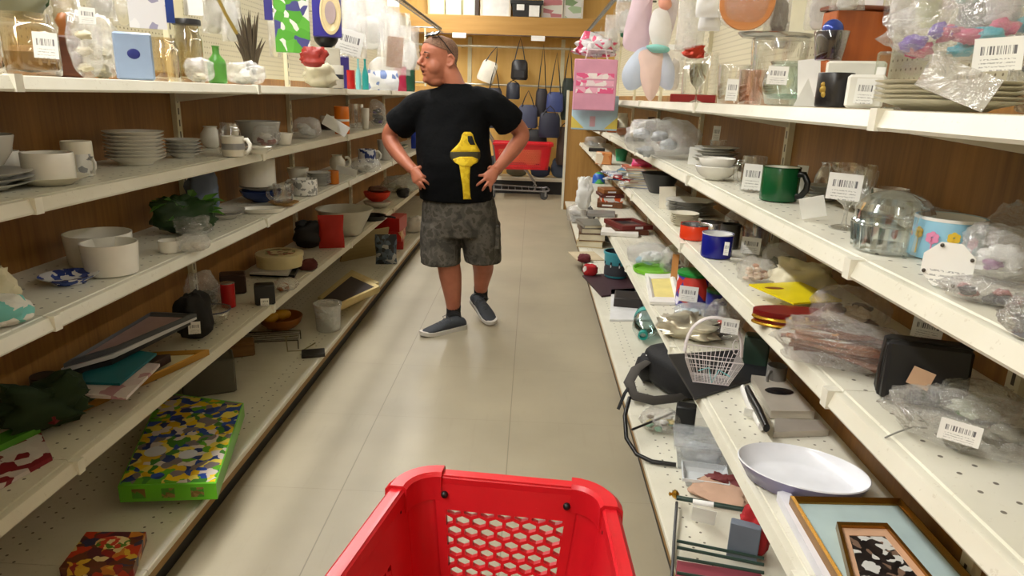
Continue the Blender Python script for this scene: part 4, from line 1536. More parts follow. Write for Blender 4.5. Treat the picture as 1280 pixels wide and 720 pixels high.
# ================================================================ fourth row (basket, oval dish, framed print)
for i, (lab, m, w_, d_, h_, dx) in enumerate((
        ('brown wooden tray at the bottom of the far pile on the basket shelf', WD((92, 52, 24), (130, 78, 38), 1), .24, .30, .05, 0),
        ('white box with orange print in the far pile on the basket shelf', PR(((230, 120, 50), (240, 236, 230), (222, 90, 34)), 18, 2), .20, .26, .045, .01),
        ('dark red framed plaque on top of the far pile', WD((70, 24, 18), (100, 40, 30), 1), .22, .28, .03, -.005),
        ('brown wooden box topping the far pile', WD((120, 72, 34), (150, 94, 50), 0), .20, .22, .045, .0))):
    p = onz(752, 262, R4) + V((.10 + dx, .25, 0))
    p.z = R4 + (0, .0505, .096, .1265)[i]
    t = thing('flat_box', lab, 'box', p, .1 * (i - 1), 'pile of boxes at the far end')
    MB().cbox(w_, d_, h_, None, 0, .004).build('body', m, t, 30)
    MB().box(-w_ * .3, w_ * .1, -d_ / 2 - .001, -d_ / 2, h_ * .3, h_ * .6).build('label_strip', PAPER, t, 0)
p = onz(768, 290, R4) + V((.1, .06, 0))
for i, (lab, m) in enumerate((('dark brown wooden frame with a white sticker lying before the pile', WD((70, 36, 20), (104, 56, 32), 0)), ('dark red photo frame on top of the brown wooden frame', WD((84, 26, 24), (120, 40, 36), 0)))):
    q = p + V((.012 * i, .02 * i, .036 * i))
    t = thing('picture_frame', lab, 'picture frame', q, .12 + .2 * i)
    mb = MB()
    for a, b, c_, d_ in ((-.13, .13, -.17, -.135), (-.13, .13, .135, .17), (-.13, -.095, -.135, .135), (.095, .13, -.135, .135)):
        mb.box(a, b, c_, d_, 0, .034)
    mb.build('frame', m, t, 0)
    MB().box(-.095, .095, -.135, .135, .004, .018).build('picture', PR(((60, 40, 36), (120, 90, 84), (40, 36, 44)), 14, i), t, 0)
    MB().box(-.02, .045, -.172, -.170, .008, .026).build('price_sticker', PAPER, t, 0)
bag('clear bag of pale blue and white cloth above the lime green tray', (784, 300, 838, 338), R4, 51, [(S(170, 205, 225, .6), 4, .45), (S(230, 230, 230, .6), 4, .5)], FM((220, 226, 232), .2), .8)
p, w, h = fit(790, 328, 842, 346, R4)
solo('tray', MB().lathe([(w * .45, 0), (w * .48, .002), (w * .5, .022), (w * .49, .026), (w * .46, .024), (w * .44, .008), (0, .006)], 36), S(120, 190, 50, .3), 'round lime green plastic tray', 'tray', p, 0, None, 50)
frame_on([(806, 345), (842, 344), (852, 382), (812, 381)], R4, .015, 'white picture frame around a pale yellow print', S(238, 236, 230, .4), S(236, 220, 140, .6), bw=.36)
# green lidded tub
t = pot('plastic_tub', 'purple snack tub with a bright green lid and a white label', 'tub', (843, 338, 884, 388), R4, 'can', PR(((70, 60, 150), (60, 50, 130), (226, 222, 240), (200, 60, 50)), 16, 4), lid=(S(20, 130, 50, .3), .016), tagpx=(849, 358, 872, 378))
pot('jar', 'dark blue jar with a green lid behind the purple snack tub', 'jar', (884, 338, 910, 378), R4, 'can', S(40, 44, 120, .3), lid=(S(16, 90, 40, .3), .014))
box('wooden_stake', 'thin upright wooden ruler leaning by the green lidded tub', 'ruler', (838, 318, 846, 350), R4, WD((190, 130, 70), (210, 150, 86), 2), .008)
bag('pale blue and white packet with a red corner under the snack tub', (842, 376, 892, 404), R4, 53, [(S(210, 60, 40, .5), 1, .35), (S(200, 220, 232, .6), 5, .5)], FM((210, 222, 232), .35), .6)
bag('crumpled silver and gold foil bag beside the wire basket', (824, 388, 892, 430), R4, 54, None, S(222, 216, 196, .28, .65), .7, crumple=.65, name='foil_bag')
bag('bag of dark kitchen gadgets behind the wire basket', (878, 372, 924, 428), R4, 55, [(S(60, 30, 26, .4), 3, .5), (S(200, 60, 40, .4), 1, .3)], FM((190, 190, 190), .18), .6)
# wire basket
zb = R4 + .012
p = onz(888, 476, zb)
p.y += .01
t = thing('wire_basket', 'white wire basket with a tall arched handle and a paper tag', 'basket', p, face(p) + .1)
bw, bd, bh, tw, td = .125, .085, .10, .20, .145
MW = S(222, 214, 214, .35)
mb = MB()
lv = [(k, bw + (tw - bw) * k, bd + (td - bd) * k, bh * k) for k in (0, .33, .66, 1)]
for k, a, b, z in lv:
    mb.tube([(-a / 2, -b / 2, z + .003), (a / 2, -b / 2, z + .003), (a / 2, b / 2, z + .003), (-a / 2, b / 2, z + .003)], .0022 if k in (0, 1) else .0013, 6, True)
for i in range(13):
    u = i / 12 - .5
    mb.tube([(u * tw, -td / 2, bh), (u * bw, -bd / 2, .003), (u * bw, bd / 2, .003), (u * tw, td / 2, bh)], .0012, 5)
for i in range(9):
    u = i / 8 - .5
    mb.tube([(-tw / 2, u * td, bh), (-bw / 2, u * bd, .003), (bw / 2, u * bd, .003), (tw / 2, u * td, bh)], .0012, 5)
mb.build('wire_grid', MW, t)
MB().tube([(-tw / 2 * math.cos(a), .02 * math.sin(a), bh + .135 * math.sin(a) ** .8) for a in [i * PI / 16 for i in range(17)]], .0045, 8, False, None, 1.6).build('arched_handle', MW, t)
MB().tube([(-.05, -td / 2 - .002, .06), (-.015, -td / 2 + .002, .075), (.0, -td / 2 - .003, .02), (.02, -td / 2, .07), (.06, -td / 2, .05)], .0022, 5).build('ribbon', S(120, 200, 205, .4), t)
card((902, 398, 923, 418), p + V((0, 0, .1)), .0, None, 'price_tag', t)
solo('hoop', MB().tube([onY(920 + 4 * math.cos(a), 434 + 9 * math.sin(a), p.y + .06) for a in [i * PI / 8 for i in range(16)]], .002, 6, True), MW, 'small white wire ring hooked on the corner of the wire basket', 'ring')
flat_on([(835, 446), (985, 441), (1000, 470), (868, 501)], R4, .010, 'board', 'matte black board lying under the wire basket', 'board', S(22, 22, 26, .5))
# cheese slicer / grill plates
t, poly = flat_on([(938, 478), (1010, 484), (1048, 526), (962, 524)], R4, .028, 'griddle_press', 'white and steel sandwich press with a black handle', 'sandwich press', S(206, 198, 184, .28, .35))
MB().ell((.0, .01, .03), (.05, .03, .006)).build('badge_plate', S(24, 22, 24, .25), t)
pp = [onz(x, y, R4 + .045) - t.location for x, y in ((934, 486), (940, 500), (948, 514), (958, 536))]
MB().tube(pp, [.009, .012, .012, .010], 10, False, None, 1.4).build('handle', S(20, 20, 22, .3), t, 60)
pp = [onz(x, y, R4 + .02) - t.location for x, y in ((928, 486), (935, 502), (944, 518), (952, 534))]
MB().tube(pp, [.009, .012, .012, .010], 10, False, None, 1.6).build('lower_handle', S(236, 234, 230, .4), t, 60)
card((930, 508, 944, 526), onz(938, 524, R4), 0, PAPER, 'price_tag', t, .6)
flat_on([(968, 530), (1040, 534), (1047, 546), (966, 548)], R4, .02, 'steel_plate', 'second steel press plate lying before the sandwich press', 'plate', S(190, 182, 170, .28, .4))
# oval dish
c = onz(1006, 590, R4)
a0, a1 = onz(922, 566, R4 + .05), onz(1090, 606, R4 + .05)
ang = math.atan2((a1 - a0).y, (a1 - a0).x)
L = (a1 - a0).length
t = thing('oval_dish', 'large shallow oval baking dish, white inside and lavender outside', 'dish', V(((a0.x + a1.x) / 2, (a0.y + a1.y) / 2 + .0, R4)), ang)
sy = .70
MB().lathe([(0, 0), (L * .38, 0), (L * .42, .004), (L * .495, .048), (L * .500, .052)], 48, None, 1, sy, False).build('outer_wall', S(142, 138, 172, .25), t, 60)
MB().lathe([(L * .500, .052), (L * .492, .055), (L * .482, .051), (L * .41, .012), (L * .36, .008), (0, .008)], 48, None, 1, sy, False).build('inside', S(236, 238, 244, .18), t, 60)
# framed print and the white board under it
flat_on([(970, 626), (984, 624), (1062, 740), (1030, 740)], R4, .026, 'canvas_panel', 'white-edged canvas panel under the gold-framed print', 'canvas', S(226, 226, 234, .6))
MG = S(150, 108, 40, .25, .85)
t, poly = frame_on([(986, 630), (1152, 634), (1262, 760), (1062, 760)], R4, .024, 'gold picture frame with pale blue mount and an inner gold frame', MG, S(176, 196, 196, .5), .027, None, .09)
c = t.location
pic = [keep(onz(x, y, R4 + .046)) - V((.06 if x > 1100 else 0, 0, 0)) for x, y in ((1045, 657), (1140, 660), (1230, 760), (1108, 760))]
cc = sum(pic, V((0, 0, 0))) / 4
poly = [(q.x - cc.x, q.y - cc.y) for q in pic]


def ringpart(poly, k0, k1, z0, z1, off):
    a, b = inset(poly, k0), inset(poly, k1)
    n = len(poly)
    vs = [(x + off.x, y + off.y, z) for z, pl in ((z0, a), (z1, a), (z1, b), (z0, b)) for x, y in pl]
    fs = [(r * n + i, r * n + (i + 1) % n, ((r + 1) % 4) * n + (i + 1) % n, ((r + 1) % 4) * n + i) for r in range(4) for i in range(n)]
    return MB().add(vs, fs)


o2 = cc - c
ringpart(poly, 1, .90, .0, .03, V((o2.x, o2.y, 0))).build('inner_frame', MG, t, 0)
ringpart(poly, .90, .70, .0, .022, V((o2.x, o2.y, 0))).build('inner_mount', S(206, 164, 132, .6), t, 0)
MB().prism([(x + o2.x, y + o2.y) for x, y in inset(poly, .71)], .020).build('art_print', PR(((26, 22, 22), (22, 20, 22), (120, 96, 80), (205, 205, 200), (30, 26, 26), (40, 34, 32)), 55, 9), t, 0)

# ================================================================ base deck (backpack, bins, rack)
bag('tangle of white and grey wire on the deck at the far end', (708, 254, 732, 280), R5, 61, [(S(190, 190, 195, .4), 5, .4)], FM((225, 225, 225), .4), .8)
bag('clear bag of dark odds and ends behind the far wire tangle', (722, 248, 746, 276), R5, 62, [(S(60, 56, 56), 6, .4)], FM((200, 200, 200), .2), .7)
for i, (lab, m, th) in enumerate((
        ('cream hardcover at the bottom of the brown pile on the deck', S(206, 186, 140, .6), .06),
        ('brown boxed set in the pile on the deck', WD((90, 62, 40), (126, 90, 60), 0), .07),
        ('grey brown photo album in the pile on the deck', PR(((96, 76, 62), (120, 100, 84), (70, 56, 50)), 14, 3), .05),
        ('silver framed picture topping the pile on the deck', S(150, 150, 146, .3, .5), .03))):
    p = onz(728, 308, R5) + V((.09, .12, 0))
    p.z = R5 + (0, .0605, .131, .1815)[i]
    book(lab, None, None, m, .34, th, .12 * (i - 1.5), name='album', cat='album', group='pile of albums on the deck', w=.24, p=p)
# penguin tin
t = pot('bucket', 'teal metal bucket printed with little penguins and a blue band', 'bucket', (742, 304, 792, 356), R5, 'tub', S(70, 160, 176, .3), f=(onz(766, 352, R5) + V((.03, .10, .0155)), .20, .20), inner=S(60, 64, 70, .5))
MB().lathe([(.0845, .030), (.0862, .040)], 28, None, 1, 1, False).build('band', S(30, 40, 90, .3), t)
MB().lathe([(.0838, .004), (.0858, .022)], 28, None, 1, 1, False).build('band', S(130, 196, 206, .3), t)
for a in (-155, -115, -75, -35):
    an = math.radians(a)
    r = .0935
    M = Matrix.LocRotScale(V((r * math.cos(an), r * math.sin(an), .10)), Euler((0, 0, an + PI / 2)), V((1, 1, 1)))
    pn = MB().ell((0, 0, 0), (.010, .003, .017), M).ell((0, 0, .02), (.008, .003, .008), M).build('penguin_print', S(24, 26, 32, .5), t)
    MB().ell((0, -.002, -.003), (.006, .002, .012), M).build('belly', S(235, 235, 235, .5), pn)
bag('red and white stuffed toy squeezed beside the teal bucket', (728, 328, 746, 347), R5, 64, [], PR(((186, 36, 40), (226, 220, 214), (176, 30, 36)), 22, 3, .9), .8, name='stuffed_toy', cat='toy')
bag('dark red knit hat behind the red stuffed toy', (722, 316, 738, 330), R5, 65, [], S(90, 24, 32, .9), 1.3, name='knit_hat', cat='hat')
flat_on([(728, 346), (786, 342), (796, 366), (752, 372)], R5, .012, 'placemat', 'dark maroon mat under the teal bucket', 'mat', S(58, 30, 38, .6), 0)
flat_on([(764, 364), (800, 362), (826, 402), (762, 402)], R5, .012, 'board', 'blank white board lying on the deck beyond the clear bottle', 'board', S(228, 228, 228, .5))
# big clear bottle lying down
p = onz(800, 424, R5)
t = thing('plastic_bottle', 'big clear plastic bottle with a teal cap lying on its side', 'bottle', p + V((.03, .03, .075)), 0)
M = Matrix.LocRotScale(V((0, 0, 0)), Euler((PI / 2 + .15, 0, -.25)), V((1, 1, 1)))
MB().lathe([(.055, -.13), (.072, -.12), (.074, .03), (.06, .07), (.026, .105), (.022, .13)], 28, M).build('shell', GL((205, 225, 225), .5, .3, 30), t, 60)
MB().lathe([(.0, .118), (.027, .118), (.027, .142), (.018, .143), (.018, .128), (0, .128)], 20, M).build('cap', S(30, 150, 140, .35), t)
MB().lathe([(.0735, -.09), (.0755, -.09), (.0755, -.04), (.0735, -.04)], 28, M, 1, 1, False).build('label_band', S(50, 150, 140, .4), t)
# black backpack
p = onz(830, 490, R5) + V((.09, .05, 0))
t = thing('backpack', 'black quilted backpack lying on the deck with a grey padded strap', 'backpack', p, 0)
MBP = S(20, 20, 23, .75, 0, .15, .4)
mb = MB()
vs, fs = [], []
nu, nv = 32, 16
for i in range(nv + 1):
    for j in range(nu):
        tt, a = PI * i / nv, 2 * PI * j / nu
        x, y, z = math.sin(tt) * math.cos(a), math.sin(tt) * math.sin(a), -math.cos(tt)
        sg = lambda q, e: math.copysign(abs(q) ** e, q)
        x, y, z = sg(x, .6), sg(y, .7), sg(z, .6)
        k = 1 + .06 * noise.noise(V((x * 2, y * 2, z * 2)))
        k += .012 * math.cos(x * 34) * (1 if z > 0 else 0)
        vs.append((x * .15 * k, y * .19 * k, max(.001, .10 + z * .10 * k)))
for i in range(nv):
    for j in range(nu):
        fs.append((i * nu + j, i * nu + (j + 1) % nu, i * nu + nu + (j + 1) % nu, i * nu + nu + j))
MB().add(vs, fs, T3(0, 0, 0, 0, 0, .45)).build('body', MBP, t, 70)
MB().ell((-.15, .06, .075), (.065, .075, .07), None, 18, 10, .2, 3).build('side_pocket', MBP, t, 70)
MB().tube([(-.17, .0, .13), (-.235, -.07, .12), (-.275, -.145, .085), (-.255, -.205, .045), (-.17, -.215, .03), (-.06, -.19, .035), (.03, -.15, .06)], [.02, .026, .026, .022, .022, .020, .018], 10, False, None, .32).build('shoulder_strap', S(70, 66, 62, .8), t, 60, 'grey padded strap')
MB().tube([(-.275, -.16, .07), (-.30, -.20, .05), (-.325, -.215, -.02)], .008, 6, False, None, .3).build('strap_end', MBP, t)
MB().ell((-.165, .05, .143), (.008, .008, .003)).build('snap_button', S(200, 200, 200, .3, .6), t)
# black tube frame
z = R5
solo('tube_frame', MB().tube([onz(787, 497, z + .14), onz(781, 520, z + .10), onz(783, 548, z + .05), onz(796, 568, z + .02), onz(815, 577, z + .012), onz(845, 581, z + .012)], .0085, 10).tube([onz(790, 537, z + .06), onz(820, 525, z + .06), onz(846, 514, z + .05)], .005, 8), S(20, 20, 22, .3), 'bent black tubular frame sticking out over the deck edge below the backpack', 'frame', (0, 0, 0))
bag('bundle of old toy parts and coloured papers under the black tube frame', (798, 506, 852, 546), R5, 66, [(S(200, 180, 110), 6, .2), (S(110, 180, 150), 3, .24), (S(230, 230, 226), 5, .26), (S(90, 70, 50), 5, .2)], FM((226, 224, 214), .25), .7)
box('black_case', 'small black case standing between backpack and clear bin', 'case', (842, 502, 866, 545), R5, BLACK, .06)
# clear bins
for i, (px, lab) in enumerate((((840, 528, 908, 592), 'clear plastic storage bin with a lid on the deck'), ((852, 580, 905, 612), 'white plastic tray in front of the clear storage bin'))):
    p, w, h = fit(*px, R5, .8)
    h = .10 if i == 0 else .035
    t = thing('storage_bin', lab, 'bin', p + V((.0, 0, 0)), face(p) + .12)
    mat = FM((205, 222, 235), .30) if i == 0 else S(224, 228, 230, .4)
    n = 4
    a, b = w / 2, w * .4
    vs = []
    for k, z in ((.84, 0), (1, h), (1.06, h), (1.06, h - .012)):
        vs += [(-a * k, -b * k, z), (a * k, -b * k, z), (a * k, b * k, z), (-a * k, b * k, z)]
    fs = [(3, 2, 1, 0)] + [(r * 4 + q, r * 4 + (q + 1) % 4, r * 4 + 4 + (q + 1) % 4, r * 4 + 4 + q) for r in range(3) for q in range(4)]
    MB().add(vs, fs).build('shell', mat, t, 20)
    if i == 0:
        MB().cbox(w * 1.04, w * .8 * 1.04, .008, None, h).build('lid', FM((215, 228, 238), .25), t)
        bagmesh(w * .7, w * .4, h * .7, 8, .3).build('contents', S(222, 228, 232, .6), t, 70)
# green rod rack with gold finial, dolls, fabrics
bag('pinkish doll clothes lying behind the green rod rack', (852, 592, 936, 648), R5, 68, [], S(196, 160, 136, .85), .7, crumple=.3, name='doll_clothes', cat='clothes', f=(onz(900, 632, R5) + V((.02, .06, 0)), .20, .035))
bag('tangled dark red cord in front of the clear bin', (884, 590, 922, 616), R5, 69, [], S(110, 44, 44, .7), .7, crumple=.6, name='cord_bundle', cat='cord')
bag('bright red cloth behind the rods of the green rack', (920, 634, 958, 700), R5, 70, [], S(172, 30, 36, .8), .7, crumple=.3, name='red_cloth', cat='cloth')
box('booklet', 'blue-grey booklet standing under the red cloth', 'booklet', (908, 654, 944, 702), R5, S(108, 118, 132, .5), .03)
MGR = S(40, 62, 54, .35)
t = thing('rod_rack', 'dark green metal rod rack with a gold finial lying on the deck', 'rack', onz(880, 690, R5), 0)
o = t.location.copy()
L_ = lambda x, y, z: onz(x, y, R5 + z) - o
MB().tube([L_(846, 622, .05), L_(890, 630, .055), L_(945, 640, .06)], .0085, 10).build('top_rod', MGR, t)
MB().tube([L_(846, 628, .03), L_(843, 668, .02), L_(840, 720, .012), L_(838, 745, .012)], .005, 8).build('side_post', S(60, 60, 62, .4), t)
for y0, y1 in ((676, 698), (684, 706), (697, 716), (716, 734)):
    MB().tube([L_(846, y0, .03), L_(955, y1, .03)], .005, 8).build('rod', MGR, t)
MB().lathe([(.003, 0), (.012, .006), (.016, .014), (.010, .022), (.004, .026), (.008, .032), (0, .036)], 16, T3(*L_(849, 618, .052), 0, -PI / 2)).build('finial', GOLD, t)
card((865, 628, 894, 662), onz(880, 660, R5) + V((0, 0, .03)), 0, PAPER, 'price_tag', t, .5, 0)
MB().tube([L_(866, 627, .056), L_(892, 631, .058)], .0092, 10).build('price_sticker', PAPER, t)
flat_on([(846, 705), (950, 722), (962, 745), (842, 740)], R5, .012, 'book', 'dark pink hardcover lying beneath the green rods', 'book', S(140, 60, 72, .6))
# ================================================================ left shelving, second row (white china)
DW = S(228, 224, 212, .22)
pot('mug', 'white mug with a faint flower on the saucer at the near end', 'mug', (-22, 193, 20, 226), L2, 'mug', DW, handle=20, f=(onz(-2, 226, L2) + V((-.05, .02, .012)), .085, .07))
solo('saucer', MB().lathe(sprof('plate', .16, .018), 32), CREAMW, 'cream saucer under the flowered mug at the near end', 'saucer', onz(-2, 226, L2) + V((-.05, .02, 0)), 0, None, 50)
p, w, h = fit(22, 190, 108, 236, L2)
solo('saucer', MB().lathe(sprof('plate', w, .022), 32), CREAMW, 'wide cream saucer under the plain white cup', 'saucer', p, 0, None, 50)
pot('cup', 'plain white straight-sided cup on a wide saucer', 'cup', (30, 190, 92, 226), L2, 'mug', DW, f=(p + V((0, 0, .0125)), w * .66, .075))
pot('mug', 'white mug with a flower pattern turned on its side by the cup', 'mug', (92, 192, 116, 222), L2, 'mug', PR(((225, 222, 214), (228, 226, 218), (150, 150, 150), (230, 228, 220)), 50, 2), handle=-40)
pot('canister', 'cream square-shouldered canister behind the flowered mug', 'canister', (84, 176, 118, 222), L2, 'can', CREAMW)
p, w, h = fit(-14, 176, 62, 200, L2)
q = V((-1.41, 1.66, L2))
for i in range(3):
    solo('serving_plate', MB().lathe(sprof('plate', .27, .022), 32), OFFW, f'off-white serving plate under the glossy grey bowl, {ORD[2 - i]} of three', 'plate', q + V((0, 0, .014 * i)), 0, 'serving plates under the grey bowl', 50)
pot('bowl', 'glossy grey deep bowl standing on serving plates', 'bowl', (5, 147, 58, 178), L2, 'bowl', S(176, 172, 160, .12), f=(q + V((0, 0, .014 * 2 + .0125)), .20, .10))
p, w, h = stack('soup_plate', 'plate', (137, 164, 206, 209), L2, 8, DW, 'white soup plate', 'in the near pile', 'near pile of white soup plates', th=.028)
stack('side_plate', 'plate', (208, 172, 252, 199), L2, 5, OFFW, 'thin grey plate', 'against the slotted upright', 'thin grey plates by the upright')
pot('storage_jar', 'clear glass jar behind the printed white mug', 'jar', (276, 154, 302, 194), L2, 'jar', CLEAR)
pot('mug', 'white mug printed with a grey ring beside the glass jar', 'mug', (279, 170, 306, 197), L2, 'mug', DW, handle=-20, band=(.35, .65, S(150, 150, 152, .4)))
bag('clear bag of red and white odds and ends past the glass jar', (318, 158, 350, 185), L2, 71, [(S(150, 60, 50), 3, .4), (S(220, 216, 206), 4, .45)], None, .8)
pot('cup', 'little white cup at the shelf front past the red odds and ends', 'cup', (344, 166, 366, 182), L2, 'taper', DW)
bag('clear bag of glass trinkets before the black and white tub', (368, 146, 402, 174), L2, 72, [(S(214, 214, 208, .3), 6, .4)], None, .8)
pot('canister', 'squat black canister with a wide white lid', 'canister', (402, 142, 420, 164), L2, 'can', S(28, 24, 24, .3), lid=(DW, .045), f=(onz(411, 163, L2) + V((-.03, .08, 0)), .10, .05))
pot('canister', 'bright orange canister with a thin white band', 'canister', (419, 134, 437, 168), L2, 'can', S(224, 118, 16, .3), band=(.46, .54, PAPER))
t = thing('price_label', 'white paper tag hanging over the shelf edge below the orange canister', 'tag', onz(424, 172, L2), 0)
card((404, 156, 436, 172), t.location + V((0, 0, .03)), 0, PAPER, 'paper', t, .5, .5)
for i, (x, s_) in enumerate(((440, 'first'), (447, 'second'))):
    pot('tumbler', f'clear tumbler past the orange canister, {s_} of two', 'glass', (x - 4, 131, x + 8, 160), L2, 'tumbler', CLEAR)
pot('cup', 'tall white cup past the two clear tumblers', 'cup', (452, 136, 462, 162), L2, 'taper', DW)
bag('bag of black and violet things near the person\'s elbow', (462, 126, 482, 158), L2, 73, [(S(28, 26, 32), 5, .5), (S(90, 60, 140), 2, .3)], None, .8)

# ================================================================ third row (casseroles, blue bowls)
bag('crumpled cream tissue bundle at the near end of the casserole shelf', (-30, 334, 22, 392), L3, 81, None, S(206, 196, 160, .8), .7, crumple=.4, name='tissue_bundle', cat='paper')
bag('white cloth patterned with teal leaves hanging at the near shelf front', (-34, 366, 38, 414), L3, 82, None, PR(((214, 212, 200), (220, 218, 206), (110, 180, 170), (222, 220, 210)), 24, 3, .8), .7, crumple=.3, name='cloth', cat='cloth')
p, w, h = fit(60, 334, 126, 362, L3)
solo('plate', MB().lathe(sprof('plate', w, .025), 36), PR(((222, 222, 224), (40, 60, 130), (225, 225, 226), (60, 84, 160)), 45, 5, .25), 'blue and white patterned plate under the front casserole', 'plate', p + V((-.01, .0, 0)), 0, None, 50)
pot('casserole', 'white straight-sided casserole dish standing behind the blue plate', 'casserole', (62, 300, 118, 350), L3, 'dish', DW, f=(V((-1.41, onz(90, 345, L3).y + .17, L3)), .20, .10))
pot('casserole', 'larger white straight-sided casserole dish at the shelf front', 'casserole', (110, 296, 174, 349), L3, 'dish', DW)
# green leafy plant bag
t = bag('green leafy artificial plant in dark wrap behind the casseroles', (96, 244, 196, 302), L3, 83, [], S(30, 60, 18, .5), .42, crumple=.4, name='artificial_plant', cat='plant', f=(V((-1.42, onz(146, 300, L3).y + .17, L3)), .22, .14))
mb = MB()
rnd = random.Random(5)
for i in range(26):
    a, r, l = rnd.uniform(0, 6.28), rnd.uniform(.02, .10), rnd.uniform(.06, .10)
    M = T3(r * math.cos(a), r * .5 * math.sin(a), rnd.uniform(.06, .13), rnd.uniform(-.6, .6), rnd.uniform(-.7, .3), a)
    mb.add([(0, -.004, 0), (l * .5, -.02, .008), (l, 0, -.006), (l * .5, .02, .008), (0, .004, 0), (l * .5, 0, -.002)], [(0, 1, 5), (1, 2, 5), (2, 3, 5), (3, 4, 5), (4, 0, 5)])
    for k in range(len(mb.v) - 6, len(mb.v)):
        mb.v[k] = M @ mb.v[k]
mb.build('leaves', S(70, 120, 30, .4, 0, .3), t, 0)
bag('blue-grey cloth bundle tucked above the green leaves', (172, 240, 210, 300), L3, 84, None, S(110, 120, 140, .8), .6, crumple=.3, name='cloth_bundle', cat='cloth', f=(V((-1.47, onz(190, 296, L3).y + .42, L3)), .13, .22))
bag('bag of sparkling clear glassware in front of the slotted upright', (222, 268, 264, 298), L3, 85, [(GL(), 5, .5)], FM((220, 220, 215), .2), .7, crumple=.35)
stack('plate', 'plate', (256, 257, 306, 277), L3, 2, S(196, 192, 182, .25), 'grey oval plate', 'beside the shallow white tray', 'two grey plates by the white tray')
p, w, h = fit(303, 253, 356, 270, L3)
t = thing('tray', 'shallow white oblong tray lying by the two grey plates', 'tray', p, face(p))
MB().lathe([(.42 * w, 0), (.45 * w, .003), (.5 * w, .02), (.485 * w, .02), (.44 * w, .006), (0, .005)], 36, None, 1, .62).build('dish', DW, t, 50)
p, w, h = fit(302, 232, 354, 256, L3)
pot('blue_bowl', 'deep blue shallow bowl under the white crock', 'bowl', (302, 232, 354, 256), L3, 'bowl', S(40, 62, 120, .2), f=(p, w, .06), inner=None)
solo('rim_plate', MB().lathe(sprof('plate', w * 1.0, .018), 32), DW, 'white plate resting on the deep blue bowl', 'plate', p + V((0, 0, .0615)), 0, None, 50)
pot('crock', 'tall white straight-sided crock standing on the blue bowl and plate', 'crock', (296, 210, 342, 236), L3, 'mug', DW, f=(p + V((-.02, .01, .081)), w * .84, .14))
p, w, h = fit(338, 243, 372, 260, L3)
solo('wooden_plate', MB().lathe(sprof('plate', w * 1.1, .02), 32), WD((150, 110, 56), (180, 140, 80), 0), 'tan wooden plate under the glass mug', 'plate', p, 0, None, 50)
pot('glass_mug', 'clear glass mug standing on the tan wooden plate', 'mug', (350, 226, 372, 247), L3, 'mug', CLEAR, handle=200, f=(p + V((0, 0, .0215)), .10, .09))
pot('mug', 'white mug with a grey leaf pattern at the shelf front', 'mug', (366, 222, 397, 246), L3, 'mug', PR(((226, 224, 216), (228, 226, 220), (228, 226, 220), (150, 150, 146)), 60, 4), handle=160)
stack('small_plate', 'plate', (384, 214, 414, 234), L3, 7, S(206, 204, 196, .25), 'small white plate', 'behind the leaf-patterned mug', 'small plates behind the leaf-patterned mug', th=.02)
pot('mug', 'orange-brown mug beside the small plate pile', 'mug', (411, 213, 424, 231), L3, 'mug', S(196, 110, 24, .3))
pot('pitcher', 'cream pitcher standing at the wood wall past the small plates', 'pitcher', (412, 193, 432, 214), L3, 'vase', CREAMW, handle=0)
pot('cup', 'cream cup close behind the leaf-patterned mug', 'cup', (358, 204, 384, 226), L3, 'taper', CREAMW)
t = thing('price_label', 'crumpled white price card lying past the orange-brown mug', 'tag', onz(432, 222, L3), 0)
card((420, 209, 446, 222), t.location + V((0, 0, .02)), 0, PAPER, 'paper', t, .7, .2)
bag('clear bag of white crockery pieces at the shelf front', (440, 199, 476, 218), L3, 86, [(S(220, 218, 212, .3), 8, .4)], None, .7)
pot('mug', 'blue and white mug with a big white handle', 'mug', (448, 186, 470, 204), L3, 'mug', PR(((220, 220, 222), (40, 60, 120), (224, 224, 226)), 30, 8), handle=-10, hmat=DW)
pot('cup', 'tall grey-white cup before the person\'s forearm', 'cup', (472, 175, 490, 201), L3, 'taper', S(190, 186, 178, .4))
stack('bowl', 'bowl', (490, 182, 504, 196), L3, 3, S(90, 86, 82, .3), 'dark grey bowl', 'under the person\'s elbow', 'dark bowls under the elbow', 'bowl')
book('green book standing on the casserole shelf beside the person', (508, 164, 514, 190), L3, S(20, 90, 60, .4), .20, .03, 0, 0, f'book', w=.05, p=onz(510, 186, L3) + V((-.06, .1, 0)))
bag('bright blue packet standing beside the green book', (514, 164, 524, 186), L3, 87, None, S(30, 60, 170, .4), .5, name='packet')

# ================================================================ fourth row (frames, tins, big bowl)
t, poly = flat_on([(-40, 590), (52, 545), (66, 576), (-30, 630)], L4, .012, 'gift_bag', 'white gift bag with dark red dots and a lime green edge', 'gift bag', PR(((214, 206, 206), (216, 210, 210), (130, 24, 40), (220, 214, 214)), 30, 6, .5))
t2, _ = flat_on([(-46, 575), (46, 536), (52, 546), (-40, 590)], L4, .03, 'green_box', 'bright green flat box behind the dotted gift bag', 'box', S(80, 150, 40, .4))
bag('tangle of dark red and green christmas greenery at the near end', (-30, 496, 44, 560), L4, 91, [(S(110, 20, 26, .5), 5, .4)], S(28, 50, 20, .8), .6, crumple=.6, name='christmas_greenery', cat='decoration', f=(V((-1.42, onz(5, 545, L4).y + .06, L4)), .22, .14))
frame_on([(68, 532), (216, 466), (262, 444), (140, 450)], L4, .022, 'gold-edged picture frame lying under the pink floral tray', S(176, 130, 50, .35, .5), S(216, 206, 170, .6), 0, None, .10)
t, poly = flat_on([(64, 508), (168, 478), (214, 452), (110, 462)], L4, .03, 'flat_box', 'dark brown flat box under the pink floral tray', 'box', S(52, 26, 18, .5), .027)
